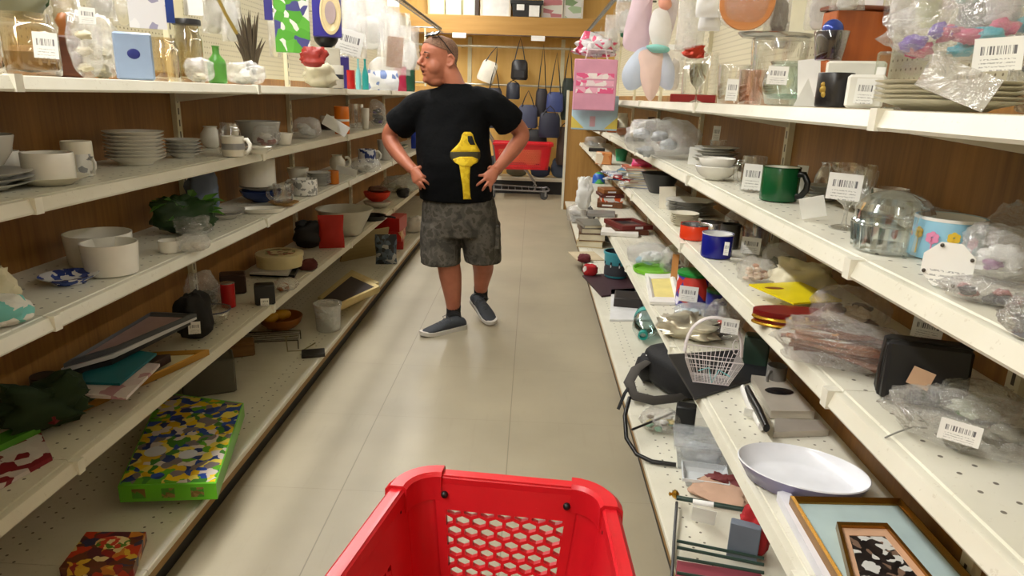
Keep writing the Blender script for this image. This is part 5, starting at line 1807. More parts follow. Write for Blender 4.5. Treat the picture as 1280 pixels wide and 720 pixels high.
flat_on([(82, 496), (158, 500), (200, 458), (120, 452)], L4, .010, 'tray', 'white tray with pink flowers and rounded corners', 'tray', PR(((206, 190, 194), (212, 200, 202), (176, 130, 140), (216, 206, 206)), 22, 7, .35), .0585)
flat_on([(92, 480), (150, 482), (196, 444), (140, 436)], L4, .008, 'folder', 'teal folder lying on the pink floral tray', 'folder', S(16, 110, 124, .4), .070)
for i, (c, lab) in enumerate((((30, 30, 32), 'black flat picture frame at the bottom of the pile on the teal folder'), ((212, 212, 214), 'white flat picture frame in the pile on the teal folder'), ((70, 72, 76), 'grey flat picture frame topping the pile on the teal folder'))):
    o, _ = frame_on([(74 + i * 3, 472 - i * 6), (140 + i * 2, 456 - i * 8), (246, 402 - i * 3), (190, 402 - i * 4)], L4, .014, lab, S(*c, .35, .2), S(150 + i * 14, 150, 150, .2), .080 + i * .0205, None, .16)
pot('lens_canister', 'small black ribbed canister by the near end of the frame pile', 'canister', (46, 468, 72, 512), L4, 'can', S(26, 24, 24, .3), band=(.4, .6, S(70, 68, 66, .4)), f=(onz(58, 510, L4) + V((-.08, .02, 0)), .075, .10))
bag('black camera bag with a white paper tag and loose straps', (226, 364, 266, 428), L4, 92, None, S(22, 21, 22, .7), .8, crumple=.3, name='camera_bag', tagpx=(236, 402, 250, 418))
bag('clear bag of dark gadgets behind the black camera bag', (232, 330, 272, 384), L4, 93, [(S(50, 34, 30), 6, .45)], None, .6)
pot('soda_can', 'bright red can with a white ring pull', 'can', (278, 352, 295, 386), L4, 'can', S(190, 20, 22, .3), lid=(SILV, .003))
pot('glass_bowl', 'clear glass bowl with a dark blue rim beside the red can', 'bowl', (270, 384, 292, 412), L4, 'bowl', GL(), band=(.93, 1.0, S(40, 50, 90, .3)), f=(onz(276, 410, L4) + V((-.05, .04, 0)), .15, .07))
flat_on([(312, 345), (368, 348), (380, 324), (330, 318)], L4, .018, 'book', 'black flat case under the white board and cookie tin', 'case', S(20, 20, 22, .4))
flat_on([(312, 343), (360, 345), (374, 323), (332, 318)], L4, .014, 'board', 'white board under the cream cookie tin', 'board', S(208, 206, 202, .5), .0195)
pot('cookie_tin', 'round cream cookie tin with a floral lid', 'tin', (308, 303, 360, 336), L4, 'can', S(224, 210, 160, .35), f=(onz(335, 334, L4 + .035) + V((-.02, .06, 0)), .25, .055), lid=(S(226, 212, 166, .35), .018))
MB().lathe([(0, 0), (.085, 0), (.085, .001), (0, .0012)], 24, T3(0, 0, .074)).build('floral_print', PR(((226, 214, 170), (150, 60, 40), (228, 216, 176), (120, 130, 70)), 40, 3), COL.objects[-1].parent if False else bpy.data.objects['cookie_tin'], 0)
box('black_box', 'small black box with a barcode label at the shelf front', 'box', (320, 352, 344, 384), L4, BLACK, .07, tagpx=(326, 374, 336, 384))
bag('bundle of brown and white felt things beside the small black box', (344, 346, 372, 366), L4, 94, [(S(150, 84, 36), 3, .4), (S(216, 210, 200), 3, .4)], FM((210, 206, 196), .3), .7)
pot('large_bowl', 'large white flared bowl standing at the shelf front', 'bowl', (392, 254, 462, 300), L4, 'cone', S(206, 202, 186, .3))
pot('small_pot', 'small tan pot at the wood wall behind the large flared bowl', 'pot', (420, 244, 434, 258), L4, 'mug', S(150, 120, 80, .4))
bag('red quilted oven mitt leaning before the large flared bowl', (400, 268, 430, 312), L4, 95, None, S(186, 40, 28, .7), .5, name='packet', cat='mitt').name = 'oven_mitt'
bag('bundle of black straps behind the red oven mitt', (370, 276, 404, 312), L4, 96, [(S(200, 200, 196), 2, .25)], S(26, 24, 24, .6), .6, crumple=.4, name='strap_bundle', cat='strap')
pot('white_bowl', 'white bowl under the red woven bowl', 'bowl', (448, 244, 494, 262), L4, 'bowl', DW, f=(onz(471, 262, L4) + V((-.02, .11, 0)), .24, .055))
p = bpy.data.objects['white_bowl'].location
pot('woven_bowl', 'bright orange-red woven bowl sitting in the white bowl', 'bowl', (450, 230, 492, 252), L4, 'bowl', S(206, 52, 18, .75, 0, .25, .6), f=(p + V((0, 0, .0565)), .235, .085))
bag('brown and white trinkets heaped in the orange-red woven bowl', (458, 228, 484, 240), L4, 97, [], S(110, 70, 52, .6), .7, crumple=.4, name='trinket_heap', cat='trinkets', f=(p + V((0, 0, .135)), .16, .05))
p = onz(470, 276, L4)
t = thing('frying_pan', 'black frying pan with its handle towards the aisle', 'pan', p + V((-.04, .05, 0)), 0)
MB().lathe(sprof('dish', .22, .035), 28).build('pan_body', S(28, 28, 30, .35, .3), t, 50)
MB().tube([(.10, -.02, .03), (.15, -.05, .036), (.20, -.09, .036)], .008, 8).build('handle', S(24, 24, 26, .4), t)
bag('pale blue cellophane packet behind the person\'s hand', (474, 213, 518, 238), L4, 98, [(S(190, 180, 150), 3, .4)], FM((120, 170, 190), .35), .7)
bag('black camera-like gadget at the shelf front under the pale blue packet', (496, 234, 512, 248), L4, 99, None, S(26, 26, 28, .3), .8, name='gadget', cat='gadget')

# ================================================================ base deck (games, wooden boxes)
t, poly = flat_on([(76, 722), (110, 676), (184, 676), (168, 722)], L5, .03, 'recipe_box', 'flat box printed with colourful pizza pictures at the near deck edge', 'box', PR(((196, 60, 30), (222, 180, 60), (90, 40, 50), (226, 206, 150), (60, 60, 90), (150, 40, 40), (206, 130, 50), (110, 60, 40)), 36, 4, .3))
MB().ell((0, .03, .0305), (.05, .03, .002)).build('pizza_print', PR(((226, 196, 130), (200, 60, 40), (80, 130, 40), (230, 210, 160)), 60, 2), t)
fcs = [(150, 628), (272, 624), (306, 520), (204, 506)]
pts = [onz(x, y, L5) for x, y in fcs]
pal1 = ((30, 50, 110), (226, 190, 30), (90, 160, 40), (210, 170, 30), (120, 110, 110), (40, 70, 150))
flat_on(fcs, L5, .036, 'board_game', 'dark blue board game box under the lime green game box', 'board game', PR(((24, 40, 96), (30, 46, 110), (190, 140, 60), (210, 210, 210)), 16, 3, .3))
pal1 = pal1 + ((226, 206, 90), (60, 120, 40), (210, 200, 190))
g, poly = flat_on(fcs, L5, .058, 'board_game', 'lime green and yellow board game box on the deck', 'board game', S(96, 176, 36, .3), .038)
MB().prism(inset(poly, .97), .0012, None, .058).build('printed_lid', PR(pal1, 34, 6, .25), g, 0)
for x, y, r in ((-.05, -.12, .035), (.07, -.13, .03)):
    MB().lathe([(0, 0), (r, 0), (r, .002), (0, .002)], 20, T3(x, y, .059)).build('round_badge', S(196, 200, 210, .3), g)
x0 = min(q[1] for q in poly)
for k in range(3):
    a, b = V((*poly[0], 0)), V((*poly[1], 0))
    c = a.lerp(b, .2 + .3 * k)
    dr = (b - a).normalized()
    nn = V((dr.y, -dr.x, 0))
    MB().box(-.02, .02, -.0012, .001, .012, .046, Matrix.Translation(c) @ Matrix.Rotation(math.atan2(dr.y, dr.x), 4, 'Z')).build('side_print', PR(((120, 90, 40), (60, 130, 30), (140, 110, 60)), 60, k), g, 0)
# wooden boxes
fcs = [(418, 384), (474, 366), (480, 344), (420, 352)]
t, poly = flat_on([(398, 386), (424, 390), (474, 366), (440, 350)], L5, .075, 'wooden_box', 'pale wooden box with a dark seam at the deck edge', 'box', WD((196, 176, 120), (214, 196, 144), 1))
t2, poly = flat_on([(396, 384), (424, 388), (475, 364), (440, 348)], L5, .035, 'wooden_tray', 'pale wooden tray stacked on the wooden box', 'tray', WD((190, 166, 106), (208, 186, 130), 1), .078)
MB().prism(inset(poly, .82), .002, None, .034).build('dark_inside', S(40, 26, 20, .6), t2, 0)
p = onz(452, 340, L5)
M = T3(0, 0, 0, .32)
t = thing('panel_board', 'tan wooden board leaning behind the stacked wooden boxes', 'board', V((-1.36, p.y + .45, L5)), .9)
MB().cbox(.44, .014, .25, M).build('board', WD((150, 128, 80), (170, 148, 98), 0), t, 30)
pot('plastic_bowl', 'cloudy clear plastic tub holding small parts on the deck', 'tub', (394, 374, 428, 418), L5, 'tub', FM((206, 212, 216), .5))
bag('heap of small grey parts inside the cloudy plastic tub', (398, 376, 424, 400), L5, 101, [], S(130, 124, 116, .5), .8, crumple=.5, name='parts_heap', cat='parts', f=(bpy.data.objects['plastic_bowl'].location + V((0, 0, .014)), .085, .07))
pot('wooden_bowl', 'orange-brown bowl holding yellow fruit shapes', 'bowl', (334, 384, 372, 418), L5, 'bowl', S(150, 86, 20, .4), f=(onz(352, 416, L5) + V((-.06, .06, 0)), .24, .08))
q = bpy.data.objects['wooden_bowl'].location
for i, (dx, dy) in enumerate(((-.04, .0), (.04, .02), (.0, -.04))):
    solo('artificial_fruit', MB().ell((0, 0, .03), (.05, .032, .03), None, 16, 10), S(206, 150, 20, .4), f'yellow artificial fruit in the orange-brown bowl, {["nearest the wall", "nearest the aisle", "in the middle"][i]}', 'fruit', q + V((dx, dy, .05)), .6 * i, 'yellow fruit in the bowl', 60)
# wire rack
z = L5
mb = MB()
o = onz(345, 430, z)
for k in range(8):
    y = k * .022
    mb.tube([(-.16, y, .05), (.16, y, .05)], .0022, 5)
mb.tube([(-.16, 0, .05), (.16, 0, .05), (.16, .155, .05), (-.16, .155, .05)], .0035, 6, True)
for x in (-.16, .16):
    for y in (0, .155):
        mb.tube([(x, y, .05), (x, y, .001)], .0035, 6)
solo('cooling_rack', mb, S(70, 62, 48, .4, .4), 'thin wire cooling rack standing on the deck below the yellow fruit', 'rack', o + V((-.02, -.10, 0)), .25)
solo('power_cord', MB().tube([onz(372, 424, z) + V((0, 0, .02)), onz(358, 434, z) + V((0, 0, .06)), onz(360, 446, z) + V((0, 0, .03)), onz(378, 440, z) + V((0, 0, .008)), onz(394, 430, z) + V((0, 0, .006))], .0035, 6), S(150, 140, 100, .5), 'loose tan cord curling off the wire cooling rack', 'cord')
box('black_tray', 'small black gadget lying by the tan cord', 'gadget', (378, 436, 406, 450), L5, S(30, 28, 26, .4), .08, hh=.02)
# red boxes and blue bag at the far end
for i, (lab, m) in enumerate((('red carton at the bottom of the red stack by the person\'s shorts', PR(((170, 24, 22), (186, 30, 26), (176, 26, 24), (214, 190, 150)), 12, 1)), ('red carton with tan print on the middle of the red stack', PR(((190, 34, 26), (206, 160, 110), (176, 26, 24)), 10, 2)), ('tall red carton topping the red stack', S(176, 22, 20, .4)))):
    p = onz(500, 312, L5) + V((-.10, .12, (0, .0715, .158)[i]))
    t = thing('carton', lab, 'box', p, .15 - .1 * i, 'red cartons by the shorts')
    MB().cbox(.22, .28, (.07, .085, .12)[i], None, 0, .003).build('body', m, t, 30)
bag('blue-grey packet with a white tag at the deck edge', (470, 292, 496, 332), L5, 103, None, PR(((70, 84, 100), (90, 104, 120), (40, 44, 50), (180, 180, 180)), 30, 2), .5, name='packet', tagpx=(478, 318, 490, 332))
bag('crumpled white cloth behind the red cartons', (506, 270, 528, 292), L5, 104, None, S(206, 200, 190, .8), .7, crumple=.4, name='cloth', cat='cloth')
# ================================================================ top shelf above the white china
def up1(x):
    return 94 + .04 * x


def top(px):
    return (px[0], px[1], px[2], up1((px[0] + px[2]) / 2))


BROWNG = GL((246, 238, 222), .5)
t = pot('glass_canister', 'big round glass canister wrapped in clear film with a barcode label', 'canister', top((6, 18, 74, 0)), L1, 'jar', BROWNG, X=-1.36, tagpx=(44, 42, 70, 73))
bag('tan filling seen in the big round glass canister', (10, 40, 68, 96), L1, 201, [], S(150, 116, 66, .8), .8, name='tan_filling', cat='filling', f=(t.location + V((0, 0, .012)), .19, .11)) if False else None
o = t.location
fl = MB().lathe([(0, .012), (.07, .014), (.074, .03), (.073, .06), (.04, .075), (.0, .08)], 20).build('tan_contents', S(140, 112, 74, .8), t, 50)
pot('glass_canister', 'second glass canister cut off at the near end of the top shelf', 'canister', top((-50, 22, 4, 0)), L1, 'jar', BROWNG, X=-1.36)
bag('grey-green wrapped bundle hanging over the big glass canister', (2, -8, 40, 24), L1, 202, [], S(120, 120, 96, .7), .6, f=(onX(22, 24, -1.42), .14, .13), name='wrapped_bundle', cat='bundle')
bag('dark green foliage bundle above the big glass canister', (36, -20, 56, 12), L1, 203, [], S(40, 70, 20, .7), .6, f=(onX(46, 12, -1.47), .07, .12), crumple=.5, name='foliage_bundle', cat='foliage')
t = box('carved_box', 'dark brown carved wooden box with an orange-brown knob figure', 'box', top((74, 46, 104, 0)), L1, WD((70, 34, 18), (104, 54, 28), 0), .08, X=-1.42)
MB().lathe([(0, 0), (.02, 0), (.014, .03), (.022, .05), (.012, .07), (0, .075)], 16, T3(0, 0, fit(*top((70, 46, 106, 0)), L1, .5, -1.34)[2])).build('knob_figure', S(150, 90, 40, .4), t, 50)
bag('clear bag with a white header card next to the carved box', top((94, 12, 130, 0)), L1, 204, [(S(200, 190, 160), 3, .5)], None, .4, X=-1.27, tagpx=(100, 10, 118, 30))
bag('cream paper-filled bag beside the pale blue pitcher', top((112, 20, 152, 0)), L1, 205, [(S(206, 196, 160, .7), 6, .5)], FM((215, 206, 180), .3), .6, X=-1.4)
t = box('plastic_bin', 'pale blue plastic organiser with a dark blue oval badge', 'organiser', top((150, 42, 192, 0)), L1, S(140, 158, 184, .3), .07, X=-1.3)
w_, h_ = fit(*top((150, 42, 192, 0)), L1, .5, -1.3)[1:]
MB().ell((0, -.0352, h_ * .55), (w_ * .17, .002, h_ * .11)).build('oval_badge', S(30, 40, 110, .4), t)
hang('header_card', 'white and violet-grey header card hanging above the pale blue organiser', 'packaging', (162, -20, 204, 34), X=-1.32, mat=PR(((216, 214, 216), (150, 146, 170), (226, 224, 224), (216, 214, 216)), 30, 4), th=.006, shape='card')
hang('packet', 'narrow royal blue packet hanging by the white and violet-grey card', 'packet', (204, -20, 216, 27), X=-1.3, mat=S(24, 56, 130, .35), th=.012, shape='card')
hang('packet', 'narrow cream packet hanging beside the royal blue one', 'packet', (216, -20, 229, 60), X=-1.4, mat=S(206, 196, 160, .5), th=.02, shape='card')
pot('lidded_jar', 'clear glass jar with a black lid and clamp', 'jar', top((224, 32, 256, 0)), L1, 'jar', GL((236, 230, 214), .5), X=-1.36, lid=(S(24, 22, 22, .4), .02))
pot('glass_canister', 'low amber-tinted glass canister between organiser and black-lidded jar', 'canister', top((192, 48, 226, 0)), L1, 'jar', BROWNG, X=-1.4)
hang('header_card', 'plain white card hanging above the black-lidded jar', 'card', (230, -16, 252, 18), X=-1.36, mat=PAPER, th=.004, shape='card')
solo('bamboo_pole', MB().tube([onX(296, 42, -1.38), onX(282, 18, -1.4), onX(266, -16, -1.42)], .008, 8), S(150, 126, 50, .5), 'slanting olive bamboo pole rising over the dried plant', 'pole')
p, w_, h_ = fit(*top((298, 14, 334, 0)), L1, 1, -1.38)
t = thing('dried_plant', 'dark spiky dried plant bunch on the top shelf', 'plant', p)
rnd = random.Random(9)
mb = MB()
for i in range(70):
    a, b = rnd.uniform(0, 6.28), rnd.uniform(.15, 1)
    e = V((math.cos(a) * w_ * .55 * b, math.sin(a) * w_ * .4 * b, h_ * rnd.uniform(.55, 1)))
    mb.tube([(0, 0, .0), e * .5 + V((0, 0, h_ * .12)), e], [.004, .009, .001], 5)
mb.build('stems', S(74, 62, 44, .8), t, 0)
pot('bottle', 'lime green bottle in a clear bag', 'bottle', top((262, 58, 284, 0)), L1, 'bottle', S(84, 150, 60, .3), X=-1.34)
bag('clear bag of white bits to the far side of the lime green bottle', top((282, 78, 332, 0)), L1, 207, [(S(216, 210, 196), 6, .4)], None, .6, X=-1.3)
bag('clear bag in front of the black-lidded jar', top((234, 74, 268, 0)), L1, 208, [(S(200, 190, 160), 3, .4)], None, .6, X=-1.28)
hang('toy_packet', 'lime green and white hanging toy packet with purple print', 'packet', (344, -10, 386, 64), X=-1.3, mat=PR(((80, 156, 50), (92, 168, 60), (220, 220, 214), (70, 70, 130)), 20, 3), th=.03, shape='card')
hang('packet', 'thin indigo packet hanging past the dried plant', 'packet', (330, -8, 340, 24), X=-1.4, mat=S(50, 46, 120, .4), th=.012, shape='card')
t, w_, h_ = hang('gift_set', 'purple-sided gift set with a cream oval front', 'gift set', (391, -12, 426, 45), X=-1.26, mat=S(54, 48, 140, .3), th=.07, shape='card', hook=False)
MB().lathe([(0, 0), (.5, 0), (.5, .06), (.42, .08), (.40, .05), (0, .05)], 32, T3(w_ * .12, -.036, h_ * .5, PI / 2, 0, 0, (w_ * .74, h_ * .9, .12))).build('oval_front', S(216, 196, 150, .4), t, 40)
MB().lathe([(0, 0), (.26, 0), (.26, .06), (0, .06)], 24, T3(w_ * .12, -.044, h_ * .5, PI / 2, 0, 0, (w_ * .74, h_ * .9, .06))).build('label_oval', S(170, 150, 150, .5), t, 40)
pot('gold_bowl', 'black bowl of golden potpourri below the purple gift set', 'bowl', (392, 38, 425, 62), L1, 'bowl', S(18, 16, 14, .3), f=(onX(408, 60, -1.29), .155, .075))
bag('golden potpourri heaped in the black bowl', (394, 36, 423, 46), L1, 209, [], S(170, 140, 60, .7), .8, crumple=.5, name='potpourri', cat='potpourri', f=(bpy.data.objects['gold_bowl'].location + V((0, 0, .066)), .13, .03))
box('display_box', 'white box holding up the black potpourri bowl', 'box', (388, 62, 424, 112), L1, S(206, 200, 184, .5), .14, f=(V((bpy.data.objects['gold_bowl'].location.x, bpy.data.objects['gold_bowl'].location.y, L1)), .16, bpy.data.objects['gold_bowl'].location.z - L1 - .002))
bag('red ribbon bow tucked before the white display box', (384, 52, 414, 84), L1, 210, [], S(150, 40, 30, .5), .5, crumple=.5, name='ribbon_bow', cat='ribbon', f=(onX(398, 84, -1.2) + V((0, -.09, -.005)), .12, .10))
bag('cream felt bundle at the shelf edge below the red ribbon', top((382, 80, 418, 0)), L1, 211, [], S(206, 198, 172, .8), .5, X=-1.26, crumple=.5, name='felt_bundle', cat='cloth')
pot('mug', 'white mug with a dark ring lying against the purple box', 'mug', top((408, 82, 430, 0)), L1, 'mug', DW, X=-1.22, band=(.4, .6, S(50, 54, 70, .4)))
box('purple_box', 'upright purple box on the top shelf', 'box', top((417, 70, 437, 0)), L1, S(52, 44, 126, .35), .05, X=-1.34)
pot('bottle', 'small bright red bottle beside the upright purple box', 'bottle', top((434, 88, 444, 0)), L1, 'can', S(206, 34, 30, .35), X=-1.25)
pot('bottle', 'slim teal bottle past the small red bottle', 'bottle', top((453, 74, 461, 0)), L1, 'tallbottle', S(26, 150, 150, .3), X=-1.3)
pot('bottle', 'slim pale aqua bottle between the red and teal bottles', 'bottle', top((445, 74, 452, 0)), L1, 'tallbottle', S(130, 196, 200, .3), X=-1.36)
bag('white packet with blue print at the shelf edge', top((460, 88, 498, 0)), L1, 212, None, PR(((222, 222, 226), (228, 228, 230), (110, 130, 180), (226, 226, 228)), 24, 2, .4), .5, X=-1.24, name='packet')
bag('clear bag of white tissue behind the white and blue packet', top((462, 74, 500, 0)), L1, 213, [(S(214, 212, 206), 4, .5)], None, .6, X=-1.36)
bag('crimson packet by the dark green bottle', top((494, 84, 508, 0)), L1, 214, None, S(170, 30, 70, .35), .5, X=-1.28, name='packet')
pot('bottle', 'tall dark green bottle right behind the person\'s shoulder', 'bottle', top((505, 55, 519, 0)), L1, 'tallbottle', S(16, 70, 50, .25), X=-1.3)
# goods hung on the overhead rail
t, w_, h_ = hang('hanging_bag', 'hanging clear bag holding a white barcode card', 'bag', (418, 0, 458, 70), X=-1.24, mat=FM((228, 228, 228), .2), th=.05)
card((421, 38, 453, 68), onX(438, 50, -1.22), .02, None, 'barcode_card', t, 0, .2)
t, w_, h_ = hang('hanging_bag', 'hanging clear bag around a brown wooden board', 'bag', (472, 18, 512, 92), X=-1.24, mat=FM((228, 228, 228), .2), th=.05)
MB().cbox(w_ * .5, .012, h_ * .5, T3(0, 0, h_ * .12, 0, .08), 0, .002).build('wooden_board', WD((140, 96, 62), (170, 124, 84), 2), t)
for i, (px, X_, lab) in enumerate((((446, -6, 480, 60), -1.32, 'hanging clear bag of white tissue between barcode card and brown board'),
                                   ((400, -30, 424, 36), -1.36, 'hanging clear bag deep behind the purple gift set'),
                                   ((500, 34, 524, 86), -1.2, 'hanging clear bag close to the person\'s face'))):
    t, w_, h_ = hang('hanging_bag', lab, 'bag', px, X=X_, mat=FM((232, 232, 232), .28, i), th=.05)
    bagmesh(w_ * .7, .03, h_ * .6, 30 + i, .3).build('contents', S(220, 218, 212, .6), t, 70)
for i, (x, y) in enumerate(((384, 14), (392, 20), (404, 10), (412, 24))):
    p = onX(x, y, -1.565)
    solo('peg_hook', MB().tube([p, p + V((.20, 0, 0)), p + V((.21, 0, .015))], .0035, 6), SILV, f'empty steel peg hook behind the purple gift set, {["lowest by the green packet", "upper one", "topmost", "nearest the person"][i]}', 'hook', group='empty steel peg hooks')

# ================================================================ top shelf above the mugs
# paper decorations and bags hung at the far end
t = None
bag_pts = None
t, w_, h_ = hang('gift_bag', 'pink gift bag with white and rose banner prints', 'gift bag', (717, 76, 770, 137), Y=4.8, mat=S(214, 150, 176, .5), th=.08, shape='card')
for k, z in enumerate((.34, .48, .62)):
    MB().box(-w_ * .44, w_ * .44, -.0415, -.040, h_ * z, h_ * (z + .11)).build('banner_print', PR(((226, 90, 140), (240, 220, 226), (236, 170, 196), (244, 232, 232)), 26, k, .5), t, 0)
MB().tube([(-w_ * .25, -.03, h_), (-w_ * .2, -.035, h_ + .06), (w_ * .2, -.035, h_ + .06), (w_ * .25, -.03, h_)], .004, 6).build('cord_handle', S(236, 220, 226, .6), t)
t, w_, h_ = hang('gift_bag', 'pale blue gift bag with yellow flags hanging under the pink one', 'gift bag', (715, 120, 772, 162), Y=4.92, mat=S(176, 206, 220, .5), th=.06, shape='card', hook=False)
for k in (-1, 1):
    MB().add([(k * w_ * .5, -.031, h_ * .05), (k * w_ * .22, -.031, h_ * .05), (k * w_ * .5, -.031, h_ * .4), (k * w_ * .5, -.0305, h_ * .05), (k * w_ * .22, -.0305, h_ * .05), (k * w_ * .5, -.0305, h_ * .4)], [(0, 1, 2), (5, 4, 3), (0, 2, 5, 3), (0, 3, 4, 1), (1, 4, 5, 2)]).build('flag_print', S(220, 200, 90, .5), t, 0)
MB().box(-w_ * .1, w_ * .02, -.031, -.0302, h_ * .1, h_ * .4).build('figure_print', S(200, 160, 170, .5), t, 0)
bag('pink and white ribbons frothing over the pink gift bag', (722, 48, 770, 84), R1, 301, [], PR(((232, 228, 230), (226, 222, 226), (220, 80, 120), (200, 190, 196)), 26, 3), .6, crumple=.7, name='ribbon_bunch', cat='ribbon', f=(onY(746, 80, 4.8) + V((0, .06, .045)) + V((0, .0, .0)), .25, .13))
for i, px in enumerate(((756, 20, 776, 62), (770, -6, 800, 40), (742, 40, 758, 66))):
    t, w_, h_ = hang('hanging_bag', f'small clear bag clipped to the overhead rail by the pink gift bag, {["in the middle", "highest", "lowest"][i]}', 'bag', px, X=.66, mat=FM((232, 230, 226), .35, i), th=.06)
    bagmesh(w_ * .6, .04, h_ * .6, 60 + i, .3).build('contents', (S(222, 218, 210, .6), S(226, 224, 220, .5), S(60, 56, 56))[i], t, 70)
bag('dark green bow beside the pastel paper insect', (776, 28, 792, 50), R1, 302, [], S(20, 90, 60, .5), .5, crumple=.5, name='bow', cat='bow', f=(onX(785, 48, .70), .12, .10))
# pastel dragonfly shaped paper decoration: one body, four wings
Yd = 2.8
t = thing('paper_dragonfly', 'large pastel paper dragonfly decoration with pink and blue wings', 'decoration', onY(812, 135, Yd), 0)
o = t.location.copy()


def petal(pts, mat, name, dy):
    P = [onY(x, y, Yd) - o for x, y in pts]
    n = len(P)
    # smooth closed outline, lightly domed
    C = []
    for i in range(n):
        a, b, c_, d = P[i - 1], P[i], P[(i + 1) % n], P[(i + 2) % n]
        for k in range(5):
            q = k / 5
            C.append(.5 * ((2 * b) + (c_ - a) * q + (2 * a - 5 * b + 4 * c_ - d) * q * q + (3 * b - a - 3 * c_ + d) * q ** 3))
    ct = sum(C, V((0, 0, 0))) / len(C)
    m = len(C)
    vs = [p + V((0, dy, 0)) for p in C] + [ct.lerp(p, .55) + V((0, dy - .012, 0)) for p in C] + [ct + V((0, dy - .016, 0))] + [p + V((0, dy + .004, 0)) for p in C]
    fs = [(i, (i + 1) % m, m + (i + 1) % m, m + i) for i in range(m)] + [(m + i, m + (i + 1) % m, 2 * m) for i in range(m)]
    fs += [(2 * m + 1 + i, 2 * m + 1 + (i + 1) % m, (i + 1) % m, i) for i in range(m)] + [tuple(range(2 * m + 1, 3 * m + 1))[::-1]]
    MB().add(vs, fs).build(name, mat, t, 50)


petal([(818, 0), (838, -30), (800, -34), (790, 10), (780, 50), (781, 70), (800, 74), (812, 62)], S(232, 206, 222, .5), 'upper_wing', .02)
petal([(816, 72), (800, 70), (783, 88), (777, 106), (784, 122), (800, 118), (812, 96)], S(206, 218, 240, .5), 'lower_wing', .012)
petal([(822, 72), (834, 76), (842, 92), (843, 108), (838, 122), (824, 116), (820, 96)], S(206, 214, 236, .5), 'lower_wing', .012)
petal([(822, 70), (836, 60), (846, 30), (850, -10), (834, -14), (824, 20)], S(232, 224, 234, .5), 'upper_wing', .02)
petal([(800, 74), (826, 74), (826, 98), (822, 122), (812, 136), (804, 124), (798, 98)], S(242, 212, 204, .5), 'tail', .0)
petal([(818, 22), (832, 24), (838, 44), (834, 66), (818, 70), (810, 52), (812, 34)], S(240, 238, 238, .5), 'belly_panel', -.012)
petal([(806, 68), (820, 66), (834, 70), (832, 76), (814, 76)], S(140, 206, 200, .5), 'teal_band', -.02)
petal([(824, 4), (834, 6), (838, 18), (830, 24), (822, 18)], S(238, 170, 150, .5), 'head', -.012)
MB().tube([onY(830, 2, Yd) - o, onY(832, -40, Yd) - o, onY(834, -110, Yd + .02) - o], .002, 6).build('hanging_thread', PAPER, t)
hang('paper_plate_pack', 'stack of white paper plates hanging in film past the dragonfly', 'paper plates', (872, -24, 902, 20), X=.74, mat=S(240, 240, 240, .5), th=.05)
hang('hanging_bag', 'white film bag hanging below the white paper plates', 'bag', (874, 12, 900, 38), X=.76, mat=S(232, 232, 232, .5), th=.04, hook=False)
hang('hanging_bag', 'tall clear hanging bag of white stems between dragonfly and paper plates', 'bag', (848, -30, 872, 62), X=.80, mat=FM((236, 236, 230), .4), th=.06)
hang('hanging_bag', 'pale yellow-green hanging film bag near the paper plates', 'bag', (862, -20, 882, 62), X=.9, mat=FM((222, 224, 196), .4), th=.06)
# wooden cutting board in film
p = onX(930, 38, .80)
t = thing('cutting_board', 'round pale wooden cutting board in a clear hanging bag', 'cutting board', p, face(p))
r = 33 * mpp(p)
MB().lathe([(0, 0), (r * .98, 0), (r, .004), (r, .014), (r * .98, .018), (0, .018)], 40, T3(0, 0, r * .98, PI / 2)).build('board', WD((196, 120, 62), (214, 146, 86), 0), t)
bagmesh(r * 2.1, .045, r * 2.06, 7, .08).build('film_bag', FM((232, 226, 220), .12), t, 70)
MB().tube([(0, -.02, r * 2.0), (0, -.02, r * 2 + .12)], .002, 6).build('hook', SILV, t)


def upr(x):
    return 131 + .05 * (x - 900)


def topr(px):
    return (px[0], px[1], px[2], upr((px[0] + px[2]) / 2))


t = box('red_tray', 'shallow dark red tray with a white liner on the top shelf', 'tray', (838, 114, 892, 130), R1, S(140, 24, 26, .35), .14, X=.74, hh=.035)
p = t.location
pot('wine_glass', 'clear stemmed glass standing in front of the red tray', 'glass', topr((858, 80, 880, 0)), R1, 'goblet', GL((230, 230, 226)), X=.66)
pot('glass_jar', 'clear glass jar topped by a copper bow behind the red tray', 'jar', topr((850, 74, 876, 0)), R1, 'jar', CLEAR, X=.86)
bag('shiny copper red bow on the glass jar', (852, 60, 874, 74), R1, 303, [], S(170, 50, 26, .3, .4), .6, crumple=.6, name='bow', cat='bow', f=(bpy.data.objects['glass_jar'].location + V((0, 0, fit(*topr((850, 74, 876, 0)), R1, 1, .86)[2] + .002)), .11, .06))
pot('glass_jar', 'plain clear glass jar near the copper-bowed one', 'jar', topr((872, 66, 894, 0)), R1, 'jar', CLEAR, X=.82)
pot('tumbler', 'tall clear glass vase with a blank label before the silver tray', 'vase', topr((893, 82, 932, 0)), R1, 'tumbler', CLEAR, X=.72, tagpx=(908, 100, 922, 126))
pot('tumbler', 'tall clear glass vase close to the glass fish bowl', 'vase', topr((920, 88, 952, 0)), R1, 'tumbler', GL((250, 236, 232)), X=.68)
